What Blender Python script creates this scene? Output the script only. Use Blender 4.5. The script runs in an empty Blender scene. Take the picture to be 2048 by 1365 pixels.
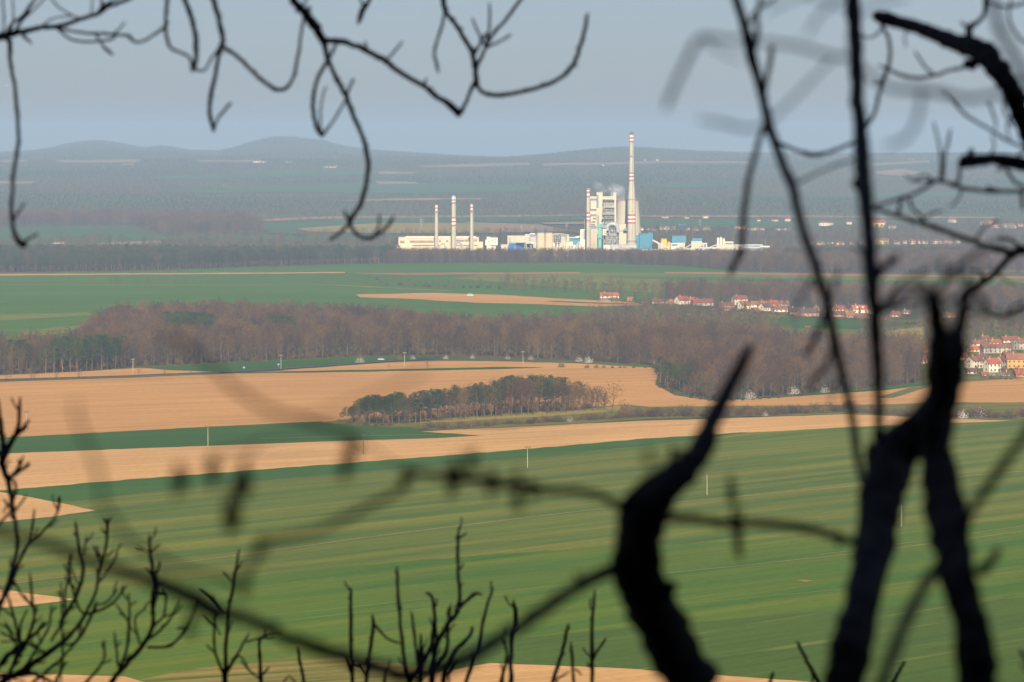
import bpy, bmesh, math, random
import numpy as np
from mathutils import Vector
from mathutils.geometry import delaunay_2d_cdt

# ------------------------------------------------------------------ camera, world, sun, exposure
F, CX, CY, HZ, H = 8221.0, 1024.0, 682.5, 273.0, 150.0      # photo pixels: focal length, centre, horizon row; eye height in metres
PITCH = math.atan((CY - HZ) / F)
HAZE = 7.9e-5
SUN_EL = math.radians(30.0)
scene = bpy.context.scene
COL = scene.collection
cam_d = bpy.data.cameras.new('camera')
cam = bpy.data.objects.new('camera', cam_d)
COL.objects.link(cam)
cam.location = (0, 0, H)
cam.rotation_euler = (math.pi / 2 - PITCH, 0, 0)
cam_d.sensor_width = 36.0
cam_d.lens = 36.0 * F / 2048.0
cam_d.clip_start = 0.5
cam_d.clip_end = 60000.0
cam_d.dof.use_dof = True
cam_d.dof.focus_distance = 4500.0
cam_d.dof.aperture_fstop = 6.6
scene.camera = cam

world = bpy.data.worlds.new('World')
scene.world = world
world.use_nodes = True
wn = world.node_tree.nodes
bg = wn['Background']
sky = wn.new('ShaderNodeTexSky')
sky.sky_type = 'NISHITA'
sky.sun_disc = False
sky.sun_elevation = SUN_EL
sky.sun_rotation = math.radians(180.0)
sky.altitude = 300
sky.air_density = 1.0
sky.dust_density = 0.6
sky.ozone_density = 4.0
tint = wn.new('ShaderNodeMix'); tint.data_type = 'RGBA'; tint.blend_type = 'MULTIPLY'
tint.inputs[0].default_value = 1.0
tint.inputs[7].default_value = (0.60, 0.618, 0.785, 1)            # colour correction over the sky: a little greyer and bluer than clear
world.node_tree.links.new(sky.outputs['Color'], tint.inputs[6])
world.node_tree.links.new(tint.outputs[2], bg.inputs['Color'])
bg.inputs['Strength'].default_value = 0.05

sun_d = bpy.data.lights.new('sun', 'SUN')
sun_d.energy = 5.0
sun_d.angle = math.radians(0.5)
sun_d.color = (1.0, 0.89, 0.74)
sun = bpy.data.objects.new('sun', sun_d)
COL.objects.link(sun)
sun.rotation_euler = Vector((-0.033 * math.cos(SUN_EL), math.cos(SUN_EL), -math.sin(SUN_EL))).to_track_quat('-Z', 'Y').to_euler()

scene.view_settings.view_transform = 'Standard'
scene.view_settings.look = 'None'
scene.view_settings.gamma = 1.0
scene.view_settings.exposure = 1.0
scene.render.engine = 'CYCLES'
cy = scene.cycles
cy.max_bounces = 4
cy.diffuse_bounces = 2
cy.glossy_bounces = 2
cy.transmission_bounces = 2
cy.volume_bounces = 0
cy.caustics_reflective = cy.caustics_refractive = False
cy.use_denoising = True
try:
    cy.denoiser = 'OPENIMAGEDENOISE'
except Exception:
    pass
cy.volume_step_rate = 1.0
cy.volume_max_steps = 64

# ------------------------------------------------------------------ projection helpers
CP, SP = math.cos(PITCH), math.sin(PITCH)
def ray(x, y):
    a, b = (x - CX) / F, -(y - CY) / F
    d = (a, CP + b * SP, -SP + b * CP)
    return (d[0] / d[1], d[2] / d[1])
def W(x, y, Y):                      # the point at depth Y seen at photo pixel (x, y)
    a, c = ray(x, y)
    return Vector((a * Y, Y, H + c * Y))
def proj(P):
    P = np.asarray(P, float)
    X, Y, Z = P[..., 0], P[..., 1], P[..., 2] - H
    dep = Y * CP - Z * SP
    return CX + F * X / dep, CY - F * (Y * SP + Z * CP) / dep
def sstep(a, b, v):
    t = np.clip((v - a) / (b - a), 0, 1)
    return t * t * (3 - 2 * t)
SKY = np.array([(-1600,309),(-800,312),(-300,305),(0,302),(60,299),(95,295),(130,286),(165,281),(190,279),(225,281),(255,287),(290,293),(322,289),(350,292),(380,298),(440,299),
    (470,292),(500,282),(520,276),(548,271),(600,272),(640,276),(670,285),(700,292),(750,298),(850,305),(950,311),(1010,313),(1100,306),(1180,297),(1230,293),(1262,292),
    (1320,296),(1400,301),(1500,304),(1700,306),(2048,303),(2500,306),(3600,312)], float)
def terrain(X, Y):
    X = np.asarray(X, float); Y = np.asarray(Y, float)
    px = CX + F * X / np.maximum(Y, 500)
    cY = 17500 - 3300 * sstep(700, 1150, px)
    zc = H - cY * (np.interp(px, SKY[:, 0], SKY[:, 1]) + 5 - HZ) / F
    wob = 1.5 * np.sin(X / 620 + Y / 900) + 2.0 * np.sin(X / 330 - Y / 1300 + 1)
    zp = 72 + wob
    z = zp * np.clip((Y - 7300) / 5200, 0, 1) ** 1.1
    z = z + (wob * 1.2) * sstep(7800, 9500, Y) * (1 - sstep(11000, 12500, Y))
    z = np.where(Y > 12500, zp + (zc - zp) * sstep(12700, cY, Y), z)
    return np.where(Y > cY, zc - (zc + 40) * sstep(cY, cY + 6500, Y), z)
def G(x, y):                         # the point of the ground seen at photo pixel (x, y)
    a, c = ray(x, y)
    if c < 0:
        Y = -H / c
        if Y < 7300: return Vector((a * Y, Y, 0.0))
    Ys = np.arange(7000, 21000, 20.0)
    gap = H + c * Ys - terrain(a * Ys, Ys)
    k = np.argmax(gap <= 0) if (gap <= 0).any() else len(Ys) - 1
    return Vector((a * Ys[k], Ys[k], float(terrain(a * Ys[k], Ys[k]))))
def inpoly(px, py, poly):
    c = np.zeros(px.shape, bool); n = len(poly)
    for i in range(n):
        x0, y0 = poly[i]; x1, y1 = poly[i - 1]
        cond = ((y0 > py) != (y1 > py))
        with np.errstate(divide='ignore', invalid='ignore'):
            xi = (x1 - x0) * (py - y0) / (y1 - y0 + 1e-12) + x0
        c ^= cond & (px < xi)
    return c

# ------------------------------------------------------------------ material helpers
def new_mat(name):
    m = bpy.data.materials.new(name); m.use_nodes = True
    nt = m.node_tree
    b = nt.nodes['Principled BSDF']
    b.inputs['Roughness'].default_value = 0.85
    b.inputs['Specular IOR Level'].default_value = 0.15
    return m, nt, b
def N(nt, t, **kw):
    n = nt.nodes.new(t)
    for k, v in kw.items():
        if hasattr(n, k) and k not in ('Scale',): setattr(n, k, v)
        else: n.inputs[k].default_value = v
    return n
def ramp(nt, fac, stops):
    r = nt.nodes.new('ShaderNodeValToRGB')
    el = r.color_ramp.elements
    while len(el) < len(stops): el.new(0.5)
    for e, (p, c) in zip(el, stops):
        e.position = p; e.color = (*c, 1)
    nt.links.new(fac, r.inputs['Fac'])
    return r.outputs['Color']
def mixc(nt, fac, a, b, mode='MIX'):
    m = nt.nodes.new('ShaderNodeMix'); m.data_type = 'RGBA'; m.blend_type = mode
    for s, v in ((m.inputs[0], fac), (m.inputs[6], a), (m.inputs[7], b)):
        if isinstance(v, (int, float)): s.default_value = v
        elif isinstance(v, tuple): s.default_value = (*v, 1)
        else: nt.links.new(v, s)
    return m.outputs[2]
def mul(c, k): return tuple(min(1, v * k) for v in c)
def plain(name, c, var=0.2, scale=0.3, rough=0.85, spec=0.15, metal=0.0, rnd=0.0):
    """a colour with uneven weathering; rnd shifts it from object to object"""
    m, nt, b = new_mat(name)
    tc = N(nt, 'ShaderNodeTexCoord')
    no = N(nt, 'ShaderNodeTexNoise'); no.inputs['Scale'].default_value = scale; no.inputs['Detail'].default_value = 5
    nt.links.new(tc.outputs['Object'], no.inputs['Vector'])
    col = ramp(nt, no.outputs['Fac'], [(0.3, mul(c, 1 - var)), (0.7, mul(c, 1 + var))])
    if rnd:
        oi = N(nt, 'ShaderNodeObjectInfo')
        k = ramp(nt, oi.outputs['Random'], [(0, (1 - rnd,) * 3), (1, (1 + rnd * .9, 1 + rnd * .7, 1 + rnd * .5))])
        # a ramp clamps above one only on display, so keep both ends below it
        col = mixc(nt, 1.0, col, k, 'MULTIPLY')
    nt.links.new(col, b.inputs['Base Color'])
    b.inputs['Roughness'].default_value = rough
    b.inputs['Specular IOR Level'].default_value = spec
    b.inputs['Metallic'].default_value = metal
    return m
def field_mat(name, c1, c2, ang=40.0, sp=30.0, fine=None, c3=None, patch=0.004, cont=(0.35, 0.65), dash=False, bands=0):
    """a farmed field: long uneven bands along the working direction, finer drill rows, soft patches"""
    m, nt, b = new_mat(name)
    tc = N(nt, 'ShaderNodeTexCoord')
    mp = N(nt, 'ShaderNodeMapping'); mp.vector_type = 'POINT'
    mp.inputs['Rotation'].default_value = (0, 0, math.radians(ang))
    nt.links.new(tc.outputs['Object'], mp.inputs['Vector'])
    s1 = N(nt, 'ShaderNodeVectorMath', operation='MULTIPLY'); s1.inputs[1].default_value = (1 / sp, 0.04 / sp, 0)
    nt.links.new(mp.outputs['Vector'], s1.inputs[0])
    n1 = N(nt, 'ShaderNodeTexNoise'); n1.inputs['Scale'].default_value = 1.0; n1.inputs['Detail'].default_value = 3; n1.inputs['Roughness'].default_value = 0.6
    nt.links.new(s1.outputs[0], n1.inputs['Vector'])
    fac = n1.outputs['Fac']
    if bands:                                                       # evenly spaced passes of the seed drill, wavering a little
        sx = N(nt, 'ShaderNodeSeparateXYZ'); nt.links.new(mp.outputs['Vector'], sx.inputs[0])
        ma = N(nt, 'ShaderNodeMath', operation='MULTIPLY'); ma.inputs[1].default_value = 2 * math.pi / bands; nt.links.new(sx.outputs['X'], ma.inputs[0])
        mb_ = N(nt, 'ShaderNodeMath', operation='MULTIPLY_ADD'); mb_.inputs[1].default_value = 7.0; nt.links.new(fac, mb_.inputs[0]); nt.links.new(ma.outputs[0], mb_.inputs[2])
        si = N(nt, 'ShaderNodeMath', operation='SINE'); nt.links.new(mb_.outputs[0], si.inputs[0])
        mc = N(nt, 'ShaderNodeMath', operation='MULTIPLY_ADD'); mc.inputs[1].default_value = 0.085; nt.links.new(si.outputs[0], mc.inputs[0]); nt.links.new(fac, mc.inputs[2]); fac = mc.outputs[0]
    col = ramp(nt, fac, [(cont[0], c1), (cont[1], c2)])
    s2 = N(nt, 'ShaderNodeVectorMath', operation='MULTIPLY'); s2.inputs[1].default_value = (1 / 3.5, 0.05 / 3.5, 0)
    nt.links.new(mp.outputs['Vector'], s2.inputs[0])
    n2 = N(nt, 'ShaderNodeTexNoise'); n2.inputs['Scale'].default_value = 1.0; n2.inputs['Detail'].default_value = 2
    nt.links.new(s2.outputs[0], n2.inputs['Vector'])
    col = mixc(nt, 0.55, col, ramp(nt, n2.outputs['Fac'], [(0.3, (0.62,) * 3), (0.7, (1, 1, 1))]), 'MULTIPLY')
    n3 = N(nt, 'ShaderNodeTexNoise'); n3.inputs['Scale'].default_value = patch; n3.inputs['Detail'].default_value = 6
    nt.links.new(tc.outputs['Object'], n3.inputs['Vector'])
    col = mixc(nt, 0.6, col, ramp(nt, n3.outputs['Fac'], [(0.3, (0.72,) * 3), (0.7, (1, 1, 1))]), 'MULTIPLY')
    n4 = N(nt, 'ShaderNodeTexNoise'); n4.inputs['Scale'].default_value = 0.35; n4.inputs['Detail'].default_value = 3
    nt.links.new(tc.outputs['Object'], n4.inputs['Vector'])
    col = mixc(nt, 0.45, col, ramp(nt, n4.outputs['Fac'], [(0.3, (0.6,) * 3), (0.7, (1, 1, 1))]), 'MULTIPLY')
    if c3:
        s5 = N(nt, 'ShaderNodeVectorMath', operation='MULTIPLY'); s5.inputs[1].default_value = (1 / 7.0, 0.06 / 7.0, 0)
        nt.links.new(mp.outputs['Vector'], s5.inputs[0])
        n5 = N(nt, 'ShaderNodeTexNoise'); n5.inputs['Scale'].default_value = 1.0; n5.inputs['Detail'].default_value = 2
        nt.links.new(s5.outputs[0], n5.inputs['Vector'])
        f = ramp(nt, n5.outputs['Fac'], [(0.63, (0, 0, 0)), (0.72, (0.8,) * 3)])
        col = mixc(nt, f, col, c3)
    if dash:                                                        # short gaps and thicker tufts along the drill rows, faint wheel marks
        for sx, sy, lo, hi, k in ((2.2, 16.0, .66, .74, (.55, .62, .5)), (1.1, 22.0, .64, .76, (1.0, .9, .75)), (5.0, 60.0, .60, .72, (.80, .84, .8))):
            s6 = N(nt, 'ShaderNodeVectorMath', operation='MULTIPLY'); s6.inputs[1].default_value = (1 / sx, 1 / sy, 0)
            nt.links.new(mp.outputs['Vector'], s6.inputs[0])
            n6 = N(nt, 'ShaderNodeTexNoise'); n6.inputs['Scale'].default_value = 1.0; n6.inputs['Detail'].default_value = 3
            nt.links.new(s6.outputs[0], n6.inputs['Vector'])
            if k[0] < 1: col = mixc(nt, 1.0, col, ramp(nt, n6.outputs['Fac'], [(lo, (1, 1, 1)), (hi, k)]), 'MULTIPLY')
            else: col = mixc(nt, ramp(nt, n6.outputs['Fac'], [(lo, (0, 0, 0)), (hi, (.45,) * 3)]), col, mul(c2, 1.35))
    nt.links.new(col, b.inputs['Base Color'])
    b.inputs['Roughness'].default_value = 0.95
    b.inputs['Specular IOR Level'].default_value = 0.0
    return m

SOIL = (0.56, 0.285, 0.092)
M = dict(
    soil=field_mat('tan_soil', mul(SOIL, .88), mul(SOIL, 1.1), 62, 11, c3=mul(SOIL, .74)),
    soil_pale=field_mat('pale_tan_soil', (0.56, 0.31, 0.11), (0.68, 0.385, 0.15), 55, 9, c3=(0.44, 0.24, 0.08)),
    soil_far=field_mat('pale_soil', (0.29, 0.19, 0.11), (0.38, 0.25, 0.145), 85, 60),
    soil_red=field_mat('red_soil', (0.36, 0.155, 0.06), (0.43, 0.19, 0.08), 88, 40),
    wheat=field_mat('young_wheat', (0.070, 0.125, 0.009), (0.175, 0.180, 0.014), 40, 17, patch=0.003, cont=(0.32, 0.68), dash=True, bands=36),
    wheat3=field_mat('lush_young_wheat', (0.064, 0.138, 0.004), (0.135, 0.172, 0.006), 40, 19, patch=0.003, cont=(0.34, 0.70), dash=True, bands=40),
    wheat2=field_mat('dark_young_wheat', (0.060, 0.107, 0.006), (0.082, 0.128, 0.007), 40, 26, c3=(0.13, 0.145, 0.02), dash=True),
    green=field_mat('green_crop', (0.040, 0.102, 0.007), (0.054, 0.120, 0.009), 60, 22),
    green_mid=field_mat('mid_green_crop', (0.062, 0.138, 0.012), (0.085, 0.162, 0.015), 80, 30),
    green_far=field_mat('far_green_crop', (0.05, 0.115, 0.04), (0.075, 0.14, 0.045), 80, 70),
    olive=field_mat('olive_meadow', (0.12, 0.16, 0.022), (0.22, 0.2, 0.035), 86, 24),
    straw=field_mat('straw_grass', (0.38, 0.26, 0.06), (0.25, 0.2, 0.04), 60, 12),
    rough=field_mat('rough_grass', (0.085, 0.12, 0.014), (0.22, 0.17, 0.035), 60, 9),
    stubble=field_mat('green_stubble', (0.085, 0.12, 0.01), (0.3, 0.21, 0.045), 62, 5),
    asphalt=plain('asphalt', (0.05, 0.05, 0.055), .2, .2),
    earth=plain('earth', (0.20, 0.13, 0.08), .3, .3),
)
m, nt, b = new_mat('open_ground')
tc = N(nt, 'ShaderNodeTexCoord')
no = N(nt, 'ShaderNodeTexNoise'); no.inputs['Scale'].default_value = 0.004; no.inputs['Detail'].default_value = 8
nt.links.new(tc.outputs['Object'], no.inputs['Vector'])
nt.links.new(ramp(nt, no.outputs['Fac'], [(0.35, (0.065, 0.06, 0.02)), (0.5, (0.08, 0.07, 0.022)), (0.65, (0.065, 0.1, 0.018))]), b.inputs['Base Color'])
b.inputs['Roughness'].default_value = 0.95; b.inputs['Specular IOR Level'].default_value = 0.0
M['ground'] = m

# ------------------------------------------------------------------ object helpers
def link(o, parent=None):
    COL.objects.link(o)
    if parent: o.parent = parent
    return o
def mesh(name, V, Fc, mats, parent=None, smooth=False, mi=None):
    me = bpy.data.meshes.new(name)
    me.from_pydata([tuple(v) for v in V], [], Fc)
    for mm in (mats if isinstance(mats, (list, tuple)) else [mats]): me.materials.append(mm)
    if mi is not None: me.polygons.foreach_set('material_index', mi)
    if smooth: me.polygons.foreach_set('use_smooth', [True] * len(me.polygons))
    me.update()
    return link(bpy.data.objects.new(name, me), parent)
def tag(o, label=None, cat=None, group=None, kind=None):
    if label: o['label'] = label
    if cat: o['category'] = cat
    if group: o['group'] = group
    if kind: o['kind'] = kind
    return o
def thing(name, label, cat, loc=(0, 0, 0), rz=0, group=None):
    o = link(bpy.data.objects.new(name, None))
    o.empty_display_size = 0.5
    o.location = loc; o.rotation_euler = (0, 0, rz)
    return tag(o, label, cat, group)
class MB:
    """collects shapes into one mesh"""
    def __init__(s): s.V = []; s.F = []; s.I = []
    def add(s, V, Fc, i=0):
        n = len(s.V); s.V += [tuple(v) for v in V]; s.F += [tuple(a + n for a in f) for f in Fc]; s.I += [i] * len(Fc); return s
    def box(s, x0, x1, y0, y1, z0, z1, i=0):
        V = [(x, y, z) for z in (z0, z1) for y in (y0, y1) for x in (x0, x1)]
        return s.add(V, [(0, 2, 3, 1), (4, 5, 7, 6), (0, 1, 5, 4), (2, 6, 7, 3), (0, 4, 6, 2), (1, 3, 7, 5)], i)
    def bar(s, a, c, w, i=0, n=4):
        return s.add(*tube([a, c], [w / 2, w / 2], n), i)
    def lathe(s, prof, n=24, c=(0, 0), idx=None, cap=True):
        V = [(c[0] + r * math.cos(2 * math.pi * k / n), c[1] + r * math.sin(2 * math.pi * k / n), z) for r, z in prof for k in range(n)]
        o = len(s.V); s.V += V
        for j in range(len(prof) - 1):
            for k in range(n):
                s.F.append((o + j * n + k, o + j * n + (k + 1) % n, o + (j + 1) * n + (k + 1) % n, o + (j + 1) * n + k))
                s.I.append(idx[j] if idx else 0)
        if cap:
            s.F.append(tuple(range(o + (len(prof) - 1) * n, o + len(prof) * n))); s.I.append(idx[-1] if idx else 0)
        return s
    def build(s, name, mats, parent=None, smooth=False):
        return mesh(name, s.V, s.F, mats, parent, smooth, s.I)
def tube(path, rad, sides=6, cap=True, rng=None, bump=0.0):
    P = np.asarray(path, float); R = np.asarray(rad, float); n = len(P)
    T = np.gradient(P, axis=0); T /= np.linalg.norm(T, axis=1)[:, None] + 1e-9
    ref = np.array((0.3, 0.9, 0.2)); V = []
    for i in range(n):
        u = np.cross(T[i], ref); 
        if np.linalg.norm(u) < 1e-3: u = np.cross(T[i], (1, 0, 0))
        u /= np.linalg.norm(u); v = np.cross(T[i], u)
        for k in range(sides):
            a = 2 * math.pi * k / sides
            r = R[i] * (1 + (rng.uniform(-bump, bump) if rng else 0))
            V.append(P[i] + r * (math.cos(a) * u + math.sin(a) * v))
    Fc = [(i * sides + k, i * sides + (k + 1) % sides, (i + 1) * sides + (k + 1) % sides, (i + 1) * sides + k) for i in range(n - 1) for k in range(sides)]
    if cap:
        Fc.append(tuple(range(sides))[::-1]); Fc.append(tuple(range((n - 1) * sides, n * sides)))
    return V, Fc

# ================================================================== THE SETTING
rs = random.Random(7)
# ground: one sheet with the plain, the rising far slope and the wooded hills
px_cols = np.arange(-1500, 3560, 22.0)
rows = np.concatenate([np.arange(-1500, 7200, 600.0), np.arange(7200, 19000, 140.0), np.arange(19000, 24600, 400.0)])
V = []
for Y in rows:
    Xs = (px_cols - CX) / F * max(Y, 5200.0)
    Z = terrain(Xs, np.full_like(Xs, Y)) if Y > 7000 else np.zeros_like(Xs)
    V += list(zip(Xs, np.full_like(Xs, Y), Z))
nc = len(px_cols)
g = mesh('ground', V, [(j * nc + i, j * nc + i + 1, (j + 1) * nc + i + 1, (j + 1) * nc + i) for j in range(len(rows) - 1) for i in range(nc - 1)], M['ground'], smooth=True)
g['kind'] = 'structure'

# the wooded hill the viewpoint stands on; it rises steeply behind and shades the trees at the lookout
def hill_z(X, Y):
    X = np.asarray(X, float); Y = np.asarray(Y, float)
    f = np.where(Y >= 0, H - 1.7 - 0.23 * np.minimum(Y, 30) - 0.33 * np.maximum(Y - 30, 0), 0)
    bk = np.minimum(H - 1.7 + 1.0 * np.maximum(-Y - 2, 0), H + 78) - np.maximum(-Y - 130, 0) * 0.5
    z = np.where(Y >= 0, f, bk)
    z = z - np.maximum(np.abs(X) - 160, 0) * 0.55
    z = np.maximum(z, -3.0)
    return z + 0.12 * np.sin(X * 1.3 + 0.7 * Y) * np.sin(Y * 0.9) + 1.2 * np.sin(X / 23.0 + 1) * np.sin(Y / 31.0) * (np.abs(Y) > 60)
hx = np.concatenate([np.arange(-480, -40, 20.0), np.arange(-40, 40, 1.0), np.arange(40, 481, 20.0)])
hy = np.concatenate([np.arange(-520, -40, 20.0), np.arange(-40, 40, 1.0), np.arange(40, 520, 12.0)])
XX, YY = np.meshgrid(hx, hy); ZZ = hill_z(XX, YY)
n = len(hx)
M['forest_floor'] = plain('forest_floor', (0.06, 0.045, 0.025), .4, .8)
hs = mesh('hillside', np.stack([XX, YY, ZZ], -1).reshape(-1, 3), [(j * n + i, j * n + i + 1, (j + 1) * n + i + 1, (j + 1) * n + i) for j in range(len(hy) - 1) for i in range(n - 1)], M['forest_floor'], smooth=True)
hs['kind'] = 'structure'

FIELDS = []
STRIPS = []
def field(name, mat, layer, pts, jit=0.35):
    """a field traced on the land: every corner is put down on the terrain, the sheet is cut fine and laid on the ground"""
    P = []
    for i in range(len(pts)):
        (x0, y0), (x1, y1) = pts[i], pts[(i + 1) % len(pts)]
        k = max(1, int(math.hypot(x1 - x0, y1 - y0) / 22))
        for j in range(k):
            t = j / k
            x, y = x0 + (x1 - x0) * t, y0 + (y1 - y0) * t
            if j: y += rs.uniform(-jit, jit)
            P.append(G(x, y))
    far = any(p.y > 7000 for p in P)
    bm = bmesh.new()
    n_ = len(P); o_ = P[0]
    vs, _e, fs = delaunay_2d_cdt([Vector((p.x - o_.x, p.y - o_.y)) for p in P], [(i, (i + 1) % n_) for i in range(n_)], [], 1, 1e-4)[:3]
    bv = [bm.verts.new((v.x + o_.x, v.y + o_.y, 0)) for v in vs]
    for f in fs: bm.faces.new([bv[i] for i in f])
    if far:
        ys = [p.y for p in P]; xs = [p.x for p in P]
        for yy in np.arange(min(ys) + 50, max(ys), 140):
            bmesh.ops.bisect_plane(bm, geom=bm.verts[:] + bm.edges[:] + bm.faces[:], plane_co=(0, yy, 0), plane_no=(0, 1, 0))
        for xx in np.arange(min(xs) + 50, max(xs), 220):
            bmesh.ops.bisect_plane(bm, geom=bm.verts[:] + bm.edges[:] + bm.faces[:], plane_co=(xx, 0, 0), plane_no=(1, 0, 0))
        for v in bm.verts: v.co.z = float(terrain(v.co.x, v.co.y)) + 1.0 + 0.4 * layer + 0.01 * len(FIELDS)
    else:
        for v in bm.verts: v.co.z = 0.10 * (layer + 1) + 0.004 * len(FIELDS)
    bmesh.ops.recalc_face_normals(bm, faces=bm.faces)
    for f in bm.faces:
        if f.normal.z < 0: f.normal_flip()
    me = bpy.data.meshes.new(name); bm.to_mesh(me); bm.free()
    me.materials.append(M[mat])
    o = link(bpy.data.objects.new(name, me)); o['kind'] = 'structure'
    FIELDS.append(pts)
    return o
# --- near plain
field('tan_field', 'soil_pale', 0, [(-300, 925), (0, 908), (400, 893), (700, 882), (880, 876), (960, 872), (860, 868), (840, 864), (1000, 855), (1300, 842), (1500, 836), (1700, 829), (1900, 838), (2048, 842), (2300, 838), (2300, 870), (1700, 880), (1300, 900), (600, 960), (190, 985), (0, 1000), (-300, 1020)])
field('wheat_field', 'wheat', 1, [(-300, 1010), (0, 983), (190, 966), (600, 935), (1000, 904), (1300, 878), (1700, 855), (2048, 842), (2500, 826), (2700, 1500), (-300, 1500)])
field('wheat_field', 'wheat3', 1, [(-300, 1235), (0, 1200), (400, 1160), (1000, 1108), (1500, 1082), (2048, 1040), (2500, 1005), (2600, 1500), (-300, 1500)], 1.5)
field('dark_green_field', 'wheat2', 2, [(640, 1332), (900, 1293), (1250, 1258), (1700, 1220), (2048, 1198), (2600, 1165), (2600, 1500), (600, 1500)])
field('green_headland', 'green', 2, [(-300, 1010), (0, 983), (190, 966), (600, 935), (1000, 904), (1300, 878), (1500, 866), (1300, 892), (1000, 921), (600, 955), (300, 985), (190, 1000), (-300, 1030)], .8)
field('tan_field', 'soil_pale', 4, [(860, 1352), (980, 1330), (1250, 1341), (1600, 1366), (2000, 1400), (2000, 1500), (700, 1500)])
field('tan_field', 'soil_pale', 4, [(-300, 1340), (0, 1350), (250, 1357), (330, 1380), (330, 1500), (-300, 1500)])
field('stubble_field', 'stubble', 3, [(262, 1366), (340, 1350), (450, 1333), (560, 1321), (680, 1316), (800, 1330), (900, 1348), (900, 1500), (240, 1500)])
field('tan_field', 'soil_pale', 2, [(-300, 985), (0, 986), (60, 996), (120, 1008), (192, 1023), (110, 1035), (0, 1047), (-300, 1075)], .8)
field('tan_field', 'soil_pale', 2, [(-300, 1165), (0, 1181), (80, 1192), (155, 1201), (60, 1213), (0, 1219), (-300, 1245)], .8)
def strip(name, mat, layer, line, w, w2=None):
    """a lane or verge of width w metres along a line on the ground"""
    P = []
    for i in range(len(line) - 1):
        (x0, y0), (x1, y1) = line[i], line[i + 1]
        for j in range(6):
            t = j / 6; P.append(G(x0 + (x1 - x0) * t, y0 + (y1 - y0) * t))
    P.append(G(*line[-1])); STRIPS.append(name)
    P = np.array([tuple(p) for p in P]); T = np.gradient(P[:, :2], axis=0); T /= np.linalg.norm(T, axis=1)[:, None]
    V = []
    for k, (p, t) in enumerate(zip(P, T)):
        ww = w if w2 is None else w + (w2 - w) * k / len(P)
        for sgn in (-.5, .5): V.append((p[0] - t[1] * ww * sgn, p[1] + t[0] * ww * sgn, p[2] + 0.10 * (layer + 1) + 0.004 * len(STRIPS) + .002))
    o = mesh(name, V, [(2 * i, 2 * i + 2, 2 * i + 3, 2 * i + 1) for i in range(len(P) - 1)], M[mat]); o['kind'] = 'structure'
    return o
M['track'] = plain('bare_track', (0.25, 0.19, 0.06), .3, .05)
for ln, w in (([(-100, 1185), (430, 1119), (800, 1068), (1200, 1020), (1700, 975), (2150, 935)], 1.0),
              ([(1300, 1152), (1500, 1132), (1720, 1108), (2100, 1058)], .8), ([(1640, 1112), (1860, 1082), (2100, 1046)], 0.5),
              ([(480, 1240), (900, 1196), (1250, 1160)], 0.35), ([(1350, 1212), (1700, 1180), (2100, 1140)], 0.4), ([(150, 1290), (600, 1240), (1000, 1200)], 0.3)):
    strip('field_track', 'track', 3, ln, w)
field('bare_patch', 'straw', 3, [(1590, 1163), (1608, 1162), (1626, 1164), (1612, 1167)])
field('green_strip', 'green', 1, [(-300, 897), (0, 877), (410, 855), (640, 844), (700, 850), (780, 853), (850, 856), (835, 864), (960, 872), (880, 877), (700, 882), (400, 893), (0, 908), (-300, 925)])
strip('field_track', 'track', 3, [(520, 879), (700, 874), (870, 871)], 1.5)
field('tan_field', 'soil', 0, [(-300, 775), (0, 763), (250, 754), (450, 748), (560, 743), (800, 740), (1000, 737), (1320, 738), (1310, 770), (1350, 792), (1430, 803), (1480, 820), (1300, 835), (1000, 862), (700, 852), (640, 846), (0, 880), (-300, 900)])
field('tan_wedge', 'soil', 1, [(-300, 770), (0, 752), (150, 745), (280, 737), (300, 738), (440, 745), (330, 750), (0, 761), (-300, 778)])
field('green_strip', 'green', 2, [(290, 737), (440, 728), (560, 722), (700, 716), (890, 713), (780, 722), (680, 730), (560, 738), (440, 745), (330, 741)])
field('tan_strip', 'soil', 1, [(560, 742), (680, 733), (780, 726), (880, 723), (1000, 724), (1150, 728), (1300, 736), (1330, 742), (1000, 738), (800, 742), (640, 745)])
field('grass_verge', 'green', 3, [(430, 748.5), (640, 743), (860, 738.5), (1010, 735), (1090, 736.5), (1010, 739), (860, 742), (640, 746)])
strip('road', 'asphalt', 4, [(-300, 777), (0, 761), (140, 757), (270, 753), (330, 750), (440, 746), (560, 739.5), (680, 731), (770, 724), (880, 718)], 11, 7)
strip('grass_verge', 'rough', 3, [(-300, 780), (0, 763.5), (140, 759), (270, 755), (330, 752), (440, 748)], 10)
field('tan_field', 'soil', 0, [(1430, 803), (1500, 799), (1620, 790), (1760, 780), (1860, 769), (2048, 757), (2400, 745), (2400, 815), (2048, 806), (1900, 806), (1700, 812), (1500, 822), (1440, 830)])
strip('grass_verge', 'green', 3, [(1480, 799), (1620, 790), (1760, 780), (1850, 769)], 12)
strip('grass_verge', 'rough', 2, [(1770, 797), (1815, 783), (1850, 772)], 9)
field('rough_grass', 'rough', 1, [(640, 846), (720, 853), (800, 856), (870, 861), (1000, 857), (1150, 849), (1300, 839), (1700, 829), (1900, 838), (2048, 843), (2300, 836), (2300, 812), (2048, 806), (1700, 811), (1300, 815), (1260, 811), (1100, 818), (900, 830), (720, 836)])
field('straw_meadow', 'straw', 2, [(830, 848), (900, 838), (1000, 830), (1150, 822), (1260, 812), (1270, 822), (1100, 834), (900, 846)])
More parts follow.
